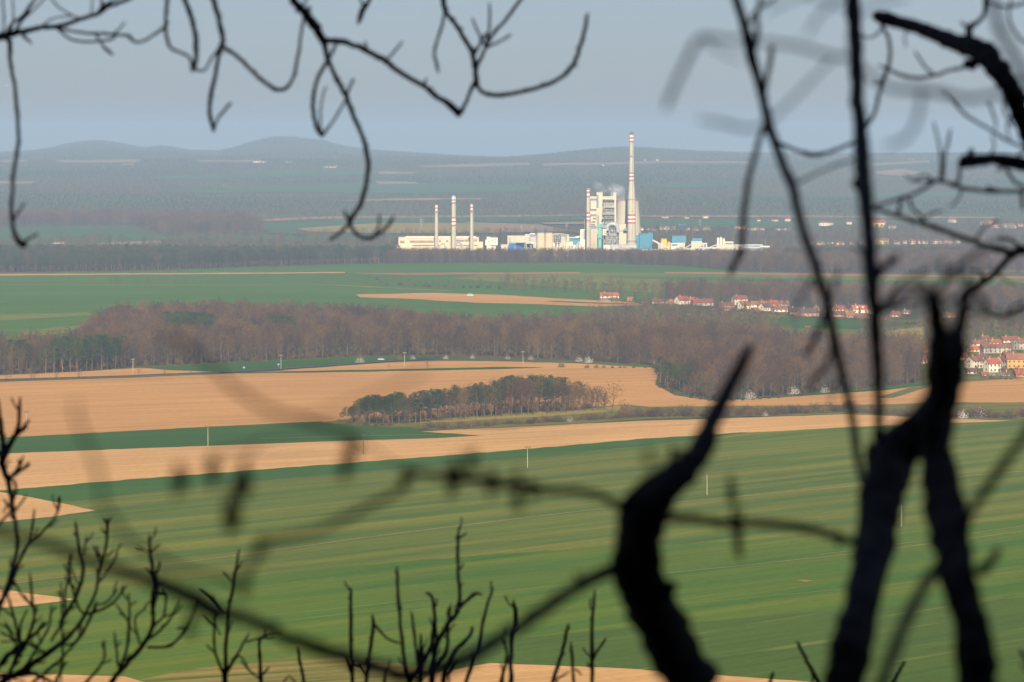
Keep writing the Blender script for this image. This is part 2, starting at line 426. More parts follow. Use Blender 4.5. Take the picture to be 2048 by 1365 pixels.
# --- middle distance
field('green_field', 'green_mid', 0, [(-300, 552), (0, 548), (400, 541), (700, 529), (900, 526), (1150, 526), (1350, 532), (1500, 545), (1500, 560), (1300, 590), (1250, 612), (1200, 625), (1000, 640), (860, 630), (780, 620), (600, 612), (350, 620), (200, 640), (110, 690), (0, 705), (-300, 710)])
field('meadow', 'olive', 1, [(980, 549), (1160, 546.5), (1500, 548), (2048, 556), (2400, 560), (2400, 604), (1800, 592), (1330, 588), (1100, 574), (900, 557)])
field('green_strip', 'green_mid', 2, [(1200, 553), (1500, 556), (1800, 562), (2048, 566), (2300, 570), (2300, 578), (1800, 572), (1500, 564), (1250, 558)])
field('tan_strip', 'soil', 2, [(-100, 552), (0, 549), (400, 547), (690, 545), (690, 547.5), (400, 549.5), (0, 552.5)])
field('tan_strip', 'soil_red', 2, [(690, 547), (1000, 546), (1160, 545), (1160, 548), (1000, 550), (800, 551)])
field('red_soil_strip', 'soil_red', 3, [(1330, 545), (1700, 549), (2048, 554), (2400, 558), (2400, 562), (2048, 558), (1700, 553), (1330, 548.5)])
field('tan_strip', 'soil', 2, [(712, 590), (870, 587), (1000, 591), (1150, 600), (1260, 604), (1290, 611), (1200, 615), (1080, 610), (950, 607), (820, 599), (720, 596)])
strip('grass_verge', 'green', 4, [(1100, 604), (1200, 608), (1290, 610)], 14)
strip('grass_verge', 'straw', 3, [(0, 571), (300, 571), (660, 571), (900, 583)], 10)
field('dry_grass', 'olive', 2, [(-200, 636), (0, 630), (180, 626), (190, 631), (0, 643), (-200, 650)])
field('dry_grass', 'olive', 2, [(40, 664), (120, 655), (170, 652), (130, 668), (60, 676)])
field('tan_field', 'straw', 1, [(1900, 536), (2048, 529), (2300, 526), (2300, 545), (1950, 546)])
field('village_meadow', 'rough', 0, [(1080, 640), (1300, 622), (1480, 625), (1700, 640), (2048, 640), (2300, 640), (2300, 780), (2048, 757), (1850, 770), (1840, 690), (1500, 670), (1200, 660)])
field('village_meadow', 'green', 1, [(1480, 640), (1600, 634), (1750, 640), (1840, 650), (1700, 660), (1560, 656)])
field('straw_meadow', 'straw', 2, [(1765, 668), (1800, 660), (1850, 655), (1850, 690), (1790, 684)])
# --- beyond the power station
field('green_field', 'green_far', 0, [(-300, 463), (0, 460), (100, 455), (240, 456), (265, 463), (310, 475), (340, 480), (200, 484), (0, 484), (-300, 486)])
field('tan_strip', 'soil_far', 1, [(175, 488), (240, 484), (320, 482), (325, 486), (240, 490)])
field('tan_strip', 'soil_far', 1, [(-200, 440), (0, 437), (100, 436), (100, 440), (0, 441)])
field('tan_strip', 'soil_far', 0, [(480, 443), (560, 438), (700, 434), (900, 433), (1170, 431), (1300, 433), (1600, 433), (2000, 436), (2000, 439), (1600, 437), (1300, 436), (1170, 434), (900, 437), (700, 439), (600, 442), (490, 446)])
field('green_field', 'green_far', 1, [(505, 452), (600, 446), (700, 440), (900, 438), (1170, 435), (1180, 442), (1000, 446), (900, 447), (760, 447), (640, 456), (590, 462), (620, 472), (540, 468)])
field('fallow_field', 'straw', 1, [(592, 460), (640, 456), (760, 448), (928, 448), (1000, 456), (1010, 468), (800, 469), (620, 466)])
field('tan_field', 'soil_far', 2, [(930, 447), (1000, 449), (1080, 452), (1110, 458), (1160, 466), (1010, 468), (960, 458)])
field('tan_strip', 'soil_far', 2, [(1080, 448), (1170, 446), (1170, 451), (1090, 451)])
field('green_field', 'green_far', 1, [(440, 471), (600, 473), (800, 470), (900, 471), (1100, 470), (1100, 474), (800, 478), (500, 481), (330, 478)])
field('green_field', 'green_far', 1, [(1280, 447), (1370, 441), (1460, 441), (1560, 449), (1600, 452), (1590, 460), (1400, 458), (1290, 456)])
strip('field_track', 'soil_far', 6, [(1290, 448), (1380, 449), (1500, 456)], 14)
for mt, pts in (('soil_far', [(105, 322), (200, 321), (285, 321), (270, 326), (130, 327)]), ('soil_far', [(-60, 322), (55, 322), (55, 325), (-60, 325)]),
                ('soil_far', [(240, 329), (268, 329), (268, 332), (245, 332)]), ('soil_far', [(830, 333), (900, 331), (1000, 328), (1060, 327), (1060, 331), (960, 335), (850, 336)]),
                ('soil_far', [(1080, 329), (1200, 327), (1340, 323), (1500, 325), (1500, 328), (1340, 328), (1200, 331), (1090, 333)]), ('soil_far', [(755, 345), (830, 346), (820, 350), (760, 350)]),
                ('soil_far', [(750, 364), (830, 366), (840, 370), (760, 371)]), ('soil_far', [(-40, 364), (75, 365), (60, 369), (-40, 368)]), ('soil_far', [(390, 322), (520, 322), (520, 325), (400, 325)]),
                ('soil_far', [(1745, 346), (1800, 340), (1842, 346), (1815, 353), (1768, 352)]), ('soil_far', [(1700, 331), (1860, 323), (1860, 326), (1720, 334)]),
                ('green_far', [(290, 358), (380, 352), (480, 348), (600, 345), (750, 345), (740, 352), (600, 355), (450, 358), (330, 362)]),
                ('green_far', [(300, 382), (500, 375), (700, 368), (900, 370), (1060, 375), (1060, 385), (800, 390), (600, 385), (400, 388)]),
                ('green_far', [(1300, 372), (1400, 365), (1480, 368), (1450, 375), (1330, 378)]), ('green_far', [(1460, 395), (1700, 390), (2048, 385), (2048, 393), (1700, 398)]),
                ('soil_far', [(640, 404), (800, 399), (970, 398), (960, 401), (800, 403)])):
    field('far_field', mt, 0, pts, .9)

# ================================================================== TREES
def veg(name, c1, c2, cm=None, rough=0.9):
    m, nt, b = new_mat(name)
    tc = N(nt, 'ShaderNodeTexCoord')
    oi = N(nt, 'ShaderNodeObjectInfo')
    no = N(nt, 'ShaderNodeTexNoise'); no.inputs['Scale'].default_value = 0.45; no.inputs['Detail'].default_value = 3
    nt.links.new(tc.outputs['Object'], no.inputs['Vector'])
    ad = N(nt, 'ShaderNodeMath', operation='MULTIPLY_ADD'); ad.inputs[1].default_value = 0.5; ad.inputs[2].default_value = 0.25
    nt.links.new(no.outputs['Fac'], ad.inputs[0])
    mx = N(nt, 'ShaderNodeMath', operation='MULTIPLY_ADD'); mx.inputs[1].default_value = 0.9; mx.inputs[2].default_value = -0.45
    nt.links.new(oi.outputs['Random'], mx.inputs[0])
    su = N(nt, 'ShaderNodeMath', operation='ADD'); su.use_clamp = True
    nt.links.new(ad.outputs[0], su.inputs[0]); nt.links.new(mx.outputs[0], su.inputs[1])
    nt.links.new(ramp(nt, su.outputs[0], [(0.1, c1), (0.9, c2)] if cm is None else [(0.08, c1), (0.5, cm), (0.92, c2)]), b.inputs['Base Color'])
    b.inputs['Roughness'].default_value = rough
    b.inputs['Specular IOR Level'].default_value = 0.0
    return m
M['bark'] = veg('bare_bark', (0.05, 0.036, 0.02), (0.15, 0.105, 0.06))
M['twig'] = veg('bare_twigs', (0.035, 0.022, 0.016), (0.15, 0.085, 0.03), (0.088, 0.042, 0.021))
M['pine_bark'] = veg('pine_bark', (0.12, 0.066, 0.03), (0.22, 0.12, 0.055))
M['needle'] = veg('pine_needles', (0.012, 0.024, 0.006), (0.05, 0.06, 0.013))
M['spruce'] = veg('spruce_needles', (0.018, 0.035, 0.018), (0.04, 0.065, 0.03))
M['larch'] = veg('larch_buds', (0.14, 0.095, 0.012), (0.22, 0.15, 0.022))
M['bud'] = veg('budding_leaves', (0.07, 0.07, 0.015), (0.14, 0.12, 0.03))
M['blossom'] = veg('white_blossom', (0.42, 0.38, 0.33), (0.6, 0.56, 0.5))
def rdir(r, el0, el1):
    a = r.uniform(0, 2 * math.pi); e = math.asin(r.uniform(math.sin(math.radians(el0)), math.sin(math.radians(el1))))
    return np.array((math.cos(a) * math.cos(e), math.sin(a) * math.cos(e), math.sin(e)))
def sliver(mb, p, d, L, w, r, i=0):
    q = np.cross(d, (r.uniform(-1, 1), r.uniform(-1, 1), r.uniform(-1, 1))); q = q / (np.linalg.norm(q) + 1e-6) * w / 2
    mb.add([p - q, p + q, p + d * L], [(0, 1, 2)], i)
def leaf(mb, p, s, r, i=0):
    a = rdir(r, -90, 90) * s; c = np.cross(a, rdir(r, -90, 90))
    c = c / (np.linalg.norm(c) + 1e-6) * s * 0.7
    mb.add([p - a * .5, p + c * .5, p + a * .5, p - c * .5], [(0, 1, 2, 3)], i)
def bare(seed, h, spread, low, ntw=10, tw=0.085, twmat='twig', budn=0, budmat='bud', nl=11):
    """(trunk, crown) of a leafless broadleaf tree"""
    r = random.Random(seed); T = MB(); C = MB()
    lean = np.array((r.uniform(-.05, .05), r.uniform(-.05, .05), 1.0))
    tp = [lean * h * t * .88 + np.array((r.uniform(-.15, .15), r.uniform(-.15, .15), 0)) * (t > 0) for t in (0, .15, .3, .45, .6, .75, .9)]
    tr = [h * k for k in (.017, .0135, .012, .010, .0075, .005, .0022)]
    T.add(*tube(tp, tr, 5))
    for k in range(nl):
        t = low + (0.9 - low) * (k + r.random() * .6) / nl
        i = min(int(t / .15), 5); f = (t - i * .15) / .15
        p0 = tp[i] * (1 - f) + tp[min(i + 1, 6)] * f
        prof = math.sin(math.pi * min(1, max(0.08, (t - low * .7) / (1.12 - low * .7)))) ** .6
        L = spread * prof * r.uniform(.8, 1.15)
        a = k * 2.4 + r.uniform(-.4, .4)
        el = math.radians(r.uniform(12, 42) + 26 * t)
        d = np.array((math.cos(a) * math.cos(el), math.sin(a) * math.cos(el), math.sin(el)))
        mid = p0 + d * L * .5; tip = mid + (d + np.array((0, 0, .45))) * L * .5
        lr = h * .0055 * (1.15 - t)
        (T if lr > h * .0028 else C).add(*tube([p0, mid, tip], [lr, lr * .7, lr * .25], 3))
        for m in range(6):
            u = .25 + .75 * (m + r.random()) / 6
            q = p0 + (mid - p0) * u * 2 if u < .5 else mid + (tip - mid) * (u - .5) * 2
            dd = d * .6 + rdir(r, -30, 70) * .9; dd /= np.linalg.norm(dd)
            l2 = L * r.uniform(.3, .5)
            e = q + dd * l2
            C.add(*tube([q, e], [tw * .6, tw * .3], 3, cap=False))
            for w in range(ntw):
                s = q + (e - q) * r.uniform(.2, 1)
                td = dd * .5 + rdir(r, -45, 70); td /= np.linalg.norm(td)
                l3 = h * r.uniform(.05, .10)
                sliver(C, s, td, l3, tw, r)
                for _ in range(budn): leaf(C, s + td * l3 * r.random(), r.uniform(.25, .45), r, 1)
    return T, ['bark'], C, [twmat, budmat]
def pine(seed, h, spread, low, n=15, leaves=46):
    r = random.Random(seed); T = MB(); C = MB()
    lean = np.array((r.uniform(-.05, .05), r.uniform(-.05, .05), 1.0))
    tp = [lean * h * t for t in (0, .3, .6, .92)]
    T.add(*tube(tp, [h * .013, h * .011, h * .008, h * .003], 5))
    for k in range(n):
        t = low + (1 - low) * (k + r.random()) / n
        rad = spread * math.sin(math.pi * min(.97, .25 + .72 * (t - low) / (1 - low))) ** .7 * r.uniform(.35, 1)
        a = k * 2.4 + r.uniform(-.5, .5)
        c = lean * h * t + np.array((math.cos(a), math.sin(a), 0)) * rad
        T.add(*tube([lean * h * (t - .06), c], [h * .004, h * .0015], 3, cap=False))
        sx, sz = spread * r.uniform(.34, .52), spread * r.uniform(.16, .26)
        for _ in range(leaves):
            d = rdir(r, -90, 90) * r.random() ** .35
            leaf(C, c + d * np.array((sx, sx, sz)), r.uniform(.35, .75), r)
    return T, ['pine_bark'], C, ['needle']
def cone(seed, h, spread, mat='spruce', n=900, thin=False):
    r = random.Random(seed); T = MB(); C = MB()
    T.add(*tube([(0, 0, 0), (0, 0, h * .5), (0, 0, h * .97)], [h * .014, h * .009, h * .002], 5))
    for _ in range(n):
        t = 1 - r.random() ** .55
        z = h * (.08 + .92 * t); rad = spread * (1 - t) ** .8 * (.78 + .22 * math.sin(t * 70)) * r.random() ** .35
        a = r.uniform(0, 6.283)
        p = np.array((math.cos(a) * rad, math.sin(a) * rad, z - rad * .12))
        if thin: sliver(C, p, np.array((math.cos(a), math.sin(a), r.uniform(-.3, .5))), h * .07, .12, r)
        else: leaf(C, p, r.uniform(.3, .6) * h / 10, r)
    return T, ['bark'], C, [mat]
def bush(seed, h, spread, leafmat='bud', nl=150, ns=260, lsz=.3):
    r = random.Random(seed); T = MB(); C = MB()
    for k in range(14):
        d = rdir(r, 30, 85)
        T.add(*tube([np.array((0, 0, 0)) + d * .1, d * np.array((spread, spread, h)) * .9], [.05, .015], 3))
    for _ in range(ns):
        d = rdir(r, 0, 90); u = r.random() ** .4
        p = d * np.array((spread, spread, h)) * u * r.uniform(.75, 1)
        td = d + rdir(r, -30, 90) * .8; sliver(C, p * .85, td / np.linalg.norm(td), h * .3, .07, r)
    for _ in range(nl):
        d = rdir(r, 5, 90); u = r.random() ** .35
        lump = .8 + .25 * math.sin(d[0] * 7 + seed) * math.cos(d[1] * 6)
        leaf(C, d * np.array((spread, spread, h)) * u * lump, lsz * r.uniform(.6, 1.3), r, 1)
    return T, ['bark'], C, ['twig', leafmat]
KINDS = {
    'bare_tree': [lambda s=s: bare(s, 17, 5.6, .2, nl=15, ntw=12) for s in (11, 12, 13, 14)],
    'spreading_tree': [lambda s=s: bare(s, 12, 5.8, .12, ntw=9, tw=.075, nl=13) for s in (21, 22, 23)],
    'pine_tree': [lambda s=s: pine(s, 17, 4.5, .42, 20, 56) for s in (31, 32, 33, 34)],
    'spruce_tree': [lambda s=s: cone(s, 13, 3.0) for s in (41, 42)],
    'larch_tree': [lambda s=s: cone(s, 18, 2.9, 'larch', 800, True) for s in (51,)],
    'bush': [lambda s=s: bush(s, 3.2, 2.6, nl=120) for s in (61, 62, 63)],
    'brown_bush': [lambda s=s: bush(s, 3.0, 2.4, 'twig', 70, 420) for s in (64, 65)],
    'blossoming_bush': [lambda s=s: bush(s, 4.4, 3.3, 'blossom', 420, 160, .34) for s in (71, 72)],
}
BASEH = dict(bare_tree=17, spreading_tree=12, pine_tree=17, spruce_tree=13, larch_tree=18, bush=3.2, brown_bush=3.0, blossoming_bush=4.4)
CATS = dict(bare_tree='tree', spreading_tree='tree', pine_tree='tree', spruce_tree='tree', larch_tree='tree', bush='bush', brown_bush='bush', blossoming_bush='bush')
NAMES = dict(spreading_tree='bare_tree', brown_bush='bush')
PROTO = {}
for k, fns in KINDS.items():
    PROTO[k] = []
    for fn in fns:
        T, tm, C, cm = fn()
        root = thing(NAMES.get(k, k), None, CATS[k])
        t = T.build('stem' if 'bush' in k else 'trunk', [M[a] for a in tm], root)
        c = C.build('foliage' if k in ('bush', 'blossoming_bush') else 'crown', [M[a] for a in cm], root)
        PROTO[k].append((root, t, c, [False]))
rt = random.Random(99)
def place(kind, P, s=1.0, label=None, group=None, v=None, sz=None):
    """stands one tree or bush on the ground; the first of a kind is the tree that was built, the rest are copies with copied parts"""
    ps = PROTO[kind]
    root, t, c, used = ps[(rt.randrange(len(ps)) if v is None else v % len(ps))]
    for q in ps:
        if not q[3][0]: root, t, c, used = q; break
    if used[0]:
        r2 = root.copy(); COL.objects.link(r2)
        for o in (t, c):
            o2 = o.copy(); COL.objects.link(o2); o2.parent = r2
        root = r2
    used[0] = True
    root.location = (P[0], P[1], P[2] if len(P) > 2 else 0)
    root.rotation_euler = (0, 0, rt.uniform(0, 6.28))
    root.scale = (s, s, sz or s)
    return tag(root, label, CATS[kind], group)
def hpx(kind, base, top):            # scale that makes a plant at ground pixel row `base` reach pixel row `top`
    return (base - top) / F * G(CX, base).y / BASEH[kind]

def scatter(name, label, cat, P, S, kinds, seed=0):
    """a far wood: one object whose points carry whole trees (geometry nodes)"""
    me = bpy.data.meshes.new(name); me.vertices.add(len(P))
    me.vertices.foreach_set('co', np.asarray(P, float).ravel())
    at = me.attributes.new('size', 'FLOAT', 'POINT'); at.data.foreach_set('value', np.asarray(S, float))
    o = link(bpy.data.objects.new(name, me)); tag(o, label, cat, None, 'stuff')
    ng = bpy.data.node_groups.new(name, 'GeometryNodeTree')
    ng.interface.new_socket('Geometry', in_out='INPUT', socket_type='NodeSocketGeometry')
    ng.interface.new_socket('Geometry', in_out='OUTPUT', socket_type='NodeSocketGeometry')
    nd, ln = ng.nodes, ng.links
    gi, go = nd.new('NodeGroupInput'), nd.new('NodeGroupOutput')
    join = nd.new('GeometryNodeJoinGeometry')
    cnt = 0
    for k in kinds:
        for (_, t, c, _u) in PROTO[k]:
            j2 = nd.new('GeometryNodeJoinGeometry'); g2 = nd.new('GeometryNodeGeometryToInstance')
            for ob in (t, c):
                oi = nd.new('GeometryNodeObjectInfo'); oi.transform_space = 'ORIGINAL'
                oi.inputs['Object'].default_value = ob
                ln.new(oi.outputs['Geometry'], j2.inputs[0])
            ln.new(j2.outputs[0], g2.inputs[0]); ln.new(g2.outputs[0], join.inputs[0]); cnt += 1
    ip = nd.new('GeometryNodeInstanceOnPoints')
    ip.inputs['Pick Instance'].default_value = True
    ri = nd.new('FunctionNodeRandomValue'); ri.data_type = 'INT'
    rr = nd.new('FunctionNodeRandomValue'); rr.data_type = 'FLOAT_VECTOR'
    for s in ri.inputs:
        if s.type == 'INT' and s.name == 'Max': s.default_value = cnt - 1
        if s.type == 'INT' and s.name == 'Min': s.default_value = 0
        if s.name == 'Seed': s.default_value = seed
    for s in rr.inputs:
        if s.type == 'VECTOR' and s.name == 'Max': s.default_value = (0, 0, 6.28)
        if s.type == 'VECTOR' and s.name == 'Min': s.default_value = (0, 0, 0)
        if s.name == 'Seed': s.default_value = seed + 5
    na = nd.new('GeometryNodeInputNamedAttribute'); na.data_type = 'FLOAT'; na.inputs['Name'].default_value = 'size'
    out = lambda n, t: next(s for s in n.outputs if s.type == t and s.enabled)
    ln.new(gi.outputs[0], ip.inputs['Points']); ln.new(join.outputs[0], ip.inputs['Instance'])
    ln.new(out(ri, 'INT'), ip.inputs['Instance Index']); ln.new(out(rr, 'VECTOR'), ip.inputs['Rotation'])
    ln.new(out(na, 'VALUE'), ip.inputs['Scale'])
    ln.new(ip.outputs[0], go.inputs[0])
    md = o.modifiers.new('trees', 'NODES'); md.node_group = ng
    return o
nr = np.random.default_rng(5)
def fill(poly, sp, excl=(), far=False, keep=1.0):
    """ground points about sp metres apart inside an area given by its outline in photo pixels"""
    Q = [G(*p) for p in poly]
    x0, x1 = min(q.x for q in Q), max(q.x for q in Q); y0, y1 = min(q.y for q in Q), max(q.y for q in Q)
    X, Y = np.meshgrid(np.arange(x0, x1, sp), np.arange(y0, y1, sp))
    X = X + nr.uniform(-.48, .48, X.shape) * sp; Y = Y + nr.uniform(-.48, .48, Y.shape) * sp
    X, Y = X.ravel(), Y.ravel(); Z = terrain(X, Y) if far else np.zeros_like(X)
    px, py = proj(np.stack([X, Y, Z], -1))
    ok = inpoly(px, py, poly)
    for e in excl: ok &= ~inpoly(px, py, e)
    if keep < 1: ok &= nr.random(len(ok)) < keep
    return np.stack([X, Y, Z], -1)[ok], px[ok], py[ok]
def polyline(pts, step, rnd=0.4):
    """pixels along a line, about `step` photo pixels apart"""
    o = []
    for (x0, y0), (x1, y1) in zip(pts, pts[1:]):
        k = max(1, round(math.hypot(x1 - x0, y1 - y0) / step))
        o += [(x0 + (x1 - x0) * (j + rt.uniform(-rnd, rnd)) / k, y0 + (y1 - y0) * j / k) for j in range(k)]
    return o

# --- the small copse on the tan field
FRONT = [(688, 844), (720, 851), (800, 850), (860, 847), (950, 839), (1040, 832), (1100, 829), (1200, 822), (1243, 818)]
fx, fy = zip(*FRONT)
for row, (dy, st) in enumerate(((0, 11), (-6, 11), (-11, 12), (-16, 12), (-20, 13))):
    x = 684 + row * 5 + (12 if row else 0)
    while x < 1212:
        y = float(np.interp(x, fx, fy)) + dy
        if row == 0 and 850 < x < 1100 and rt.random() < .35: x += st; continue
        pn = .85 if x < 800 else .45 if x < 900 else (.75 if row > 1 else .25) if x < 1130 else .05
        top = np.interp(x, [690, 720, 780, 860, 930, 970, 1060, 1120, 1190, 1215], [820, 797, 789, 784, 772, 762, 752, 758, 768, 785]) + rt.uniform(-5, 15)
        if rt.random() < pn: place('pine_tree', G(x, y), hpx('pine_tree', y, top), 'dark green pine in the small copse standing in the tan field', 'pines in the small copse')
        else: place('bare_tree', G(x, y), hpx('bare_tree', y, top + 4), 'leafless brown tree in the small copse standing in the tan field', 'bare trees in the small copse')
        x += st * rt.uniform(.7, 1.3)
for x, y in polyline([(705, 846), (800, 842), (900, 836), (1000, 828), (1100, 823), (1200, 816)], 16): place('brown_bush', G(x, y), rt.uniform(1.1, 1.9), 'brown undergrowth bush between the trunks of the small copse', 'undergrowth of the copse')
place('spreading_tree', G(1227, 827), hpx('spreading_tree', 827, 771), 'lone spreading bare tree just right of the small copse')
for x, y in polyline([(680, 846), (740, 854), (800, 852)], 13): place('brown_bush', G(x, y), rt.uniform(.7, 1.1), 'low brown bush along the front of the small copse', 'bushes under the copse')
for x, y in polyline([(852, 860), (940, 856), (1050, 850), (1140, 845), (1240, 838), (1330, 834)], 9): place(rt.choice(('bush', 'brown_bush')), G(x, y + rt.uniform(-3, 1)), rt.uniform(.9, 1.7), 'low scrubby bush on the grass bank below the small copse', 'bushes on the bank below the copse')
for x, y in polyline([(1250, 833), (1310, 834), (1400, 834), (1500, 833), (1600, 828), (1700, 824), (1800, 832), (1900, 836), (2060, 838)], 8.5):
    place(rt.choice(('bush', 'brown_bush')), G(x, y + rt.uniform(-4, 1)), rt.uniform(1.2, 2.3), 'scrubby bush in the hedge between tan soil and green wheat', 'bushes of the field hedge')
for x, y, s, l in ((1330, 833, .55, 'tiny white blossoming bush at the left end of the field hedge'), (1431, 834, .35, 'smallest white blossoming bush in the field hedge'), (1531, 833, .6, 'white blossoming bush in the middle of the field hedge'),
                   (1925, 838, 1.15, 'pale blossoming bush in the hedge right of the thick dark trunk'), (1960, 836, 1.4, 'largest white blossoming bush in the field hedge, at far right'), (1420, 835, .5, 'off-white bush low in the hedge beside a tiny blossoming one'), (1140, 845, .8, 'grey-white budding bush on the bank below the copse')):
    place('blossoming_bush', G(x, y), s, l, 'white blossoming bushes')

# --- the long wood behind the tan field: its front row tree by tree
EDGE = [(-20, 752), (80, 748), (150, 745), (280, 735), (440, 727), (560, 721), (700, 715), (870, 711), (1000, 715), (1100, 719), (1220, 726), (1306, 733)]
ex, ey = zip(*EDGE)
for x, y in polyline(EDGE, 13.5):
    if 70 < x < 240 and rt.random() < .7: place('pine_tree', G(x, y), hpx('pine_tree', y, y - rt.uniform(54, 66)), 'dark pine at the left front edge of the long wood', 'pines at the edge of the long wood')
    else: place('bare_tree', G(x, y - rt.uniform(0, 3)), hpx('bare_tree', y, y - rt.uniform(42, 62)), 'leafless brown tree at the front edge of the long wood', 'bare trees at the edge of the long wood')
place('spruce_tree', G(268, 726), hpx('spruce_tree', 726, 672), 'single dark green conical fir rising from the long wood')
TIP = [(1322, 768), (1340, 780), (1380, 792), (1430, 801), (1500, 797), (1620, 788), (1700, 781), (1842, 767)]
for k, (x, y) in enumerate(polyline(TIP, 13)):
    if k < 5: place('pine_tree', G(x, y - 2), hpx('pine_tree', y, y - rt.uniform(46, 54)), 'dark pine at the left tip of the brown wood right of the copse', 'pines at the wood tip')
    else: place('bare_tree', G(x, y), hpx('bare_tree', y, y - rt.uniform(40, 60)), 'leafless brown tree at the front of the wood right of the copse', 'bare trees at the front of the right wood')
for x, y in polyline([(1320, 776), (1380, 797), (1430, 805), (1500, 801), (1620, 792)], 17): place('brown_bush', G(x, y), rt.uniform(.5, .9), 'low brown bush at the foot of the wood right of the copse', 'undergrowth at the right wood')
for x, y, s, l in ((720, 727, 1.15, 'broad white blossoming bush beside the road'), (826, 720, .75, 'round white blossoming bush between road and long wood'), (892, 719, .7, 'narrow white blossoming bush at a bend of the road'),
                   (1015, 719, .75, 'white blossoming bush left of the tallest T-shaped pole'), (1062, 721, .8, 'white blossoming bush right of the tallest T-shaped pole'), (1158, 724, 1.0, 'left one of two big white blossoming bushes below the long wood'),
                   (1177, 727, 1.15, 'right one of two big white blossoming bushes below the long wood'), (1312, 729, .7, 'small blossoming bush behind the rightmost T-shaped pole'), (945, 718, .7, 'faint pale bush under the trees of the long wood'),
                   (1500, 799, 1.25, 'white blossoming bush before the wood right of the copse'), (1588, 790, 1.3, 'pale blossoming tree in the front of the right wood'), (1650, 787, 1.1, 'pale bush low at the front edge of the right wood')):
    place('blossoming_bush', G(x, y), s, l, 'white blossoming bushes')
for x, y, t, l in ((14, 765, 742, 'bare young tree at the far left of the road'), (62, 762, 738, 'second bare young tree from the left along the road'), (70, 762, 745, 'slim sapling touching a young roadside tree'), (113, 759, 739, 'bare young roadside tree below the pines'),
                   (158, 757, 729, 'tallest bare young tree along the road'), (278, 751, 736, 'bare sapling right beside the leftmost T-shaped pole'), (329, 750, 729, 'bare young tree where the road meets the green strip'), (382, 746, 736, 'tiny bare sapling on the green strip'),
                   (432, 746, 731, 'small bare tree in front of the road bend'), (678, 731, 717, 'dark little tree at the roadside left of the blossoms'), (778, 737, 728, 'tiny dry shrub on the tan strip'), (855, 738, 722, 'twiggy sapling on the grass verge')):
    place('spreading_tree', G(x, y), hpx('spreading_tree', y, t), l, 'young trees along the road')
place('brown_bush', G(1123, 736), 1.4, 'round brown bush alone on the tan strip'); place('bush', G(800, 721), 1.1, 'olive bush beside the road and the long wood')
for x in (1175, 1192, 1210, 1225, 1240, 1250, 1270, 1290): place('brown_bush', G(x + rt.uniform(-3, 3), 737), rt.uniform(.6, 1.1), 'low brown bush along the back of the tan field', 'bushes at the back of the tan field')

# --- trees on the far green field
for k, (x, t) in enumerate(((187, 557), (205, 562), (222, 556), (232, 554), (240, 557), (275, 558), (297, 556), (302, 558), (318, 563), (350, 557), (374, 558), (393, 563), (414, 563), (430, 557), (643, 558), (655, 566))):
    place('spreading_tree', G(x, 571), hpx('spreading_tree', 571, t), 'small bare tree in the thin row across the far green field', 'trees in the row across the green field')
for x, t in ((790, 558), (805, 565), (818, 559), (826, 556), (840, 560), (852, 563), (868, 560), (880, 558), (897, 562), (912, 561), (925, 563), (938, 556), (950, 554), (962, 558), (984, 564)):
    y = 573 + rt.uniform(-1, 3)
    place('spreading_tree', G(x, y), hpx('spreading_tree', y, t), 'dark round bare tree in the loose row beyond the tan strip', 'loose tree row beyond the tan strip')
for x, y in polyline([(740, 555), (780, 571), (860, 575), (960, 577), (1010, 579)], 17): place('brown_bush', G(x, y), rt.uniform(1.0, 1.6), 'brown bush in the loose row beyond the tan strip', 'bushes beyond the tan strip')
for x, y in polyline([(1000, 580), (1100, 585), (1200, 589), (1320, 594), (1345, 596)], 9):
    if not 1245 < x < 1262: place('bare_tree', G(x, y), hpx('bare_tree', y, y - rt.uniform(22, 36)), 'leafless tree in the line left of the red-roofed village', 'tree line left of the village')

# --- the woods themselves
def wood(name, label, poly, sp, kinds, s0, s1, seed, excl=(), far=False, keep=1.0):
    P, px, py = fill(poly, sp, excl, far, keep)
    return scatter(name, label, 'wood', P, nr.uniform(s0, s1, len(P)), kinds, seed)
INNER = [(x, y - 6) for x, y in EDGE] + [(1312, 742), (1322, 762), (1345, 776), (1390, 788), (1430, 796), (1500, 792), (1620, 783), (1700, 776), (1842, 760)]
place('larch_tree', G(486, 694), hpx('larch_tree', 694, 634), 'single tall yellow-green larch standing above the larch band')
L_A = [(330, 690), (460, 690), (620, 700), (780, 700), (850, 712), (700, 706), (560, 704), (420, 706), (340, 704)]
P_A = [(100, 742), (110, 728), (200, 722), (250, 724), (240, 733), (150, 740)]
P_B = [(10, 744), (12, 735), (55, 732), (60, 742)]
P_C = [(330, 668), (420, 672), (430, 690), (335, 690)]
P_D = [(530, 676), (590, 680), (590, 694), (535, 690)]
wood('long_wood', 'long reddish brown leafless wood behind the tan field', INNER + [(1842, 716), (1700, 724), (1540, 708), (1440, 694), (1300, 687), (1060, 684), (860, 670), (780, 657), (600, 650), (500, 645), (350, 645), (225, 650), (190, 668), (150, 700), (120, 715), (0, 718), (-200, 722), (-200, 752)], 8.2, ['bare_tree'], .68, 1.15, 1, (L_A, P_A, P_B, P_C, P_D))
wood('undergrowth', 'dark brown undergrowth along the front edge of the long wood', [(x, y - 1) for x, y in EDGE] + [(x, y - 12) for x, y in EDGE[::-1]], 6.0, ['brown_bush'], .6, 1.2, 20)
wood('undergrowth', 'dark brown undergrowth in the front of the wood right of the copse', [(x, y - 1) for x, y in TIP] + [(x, y - 13) for x, y in TIP[::-1]], 6.0, ['brown_bush'], .6, 1.3, 21)
wood('larch_stand', 'band of yellow-green larches inside the long brown wood', L_A, 7.5, ['larch_tree', 'bare_tree'], .8, 1.0, 2)
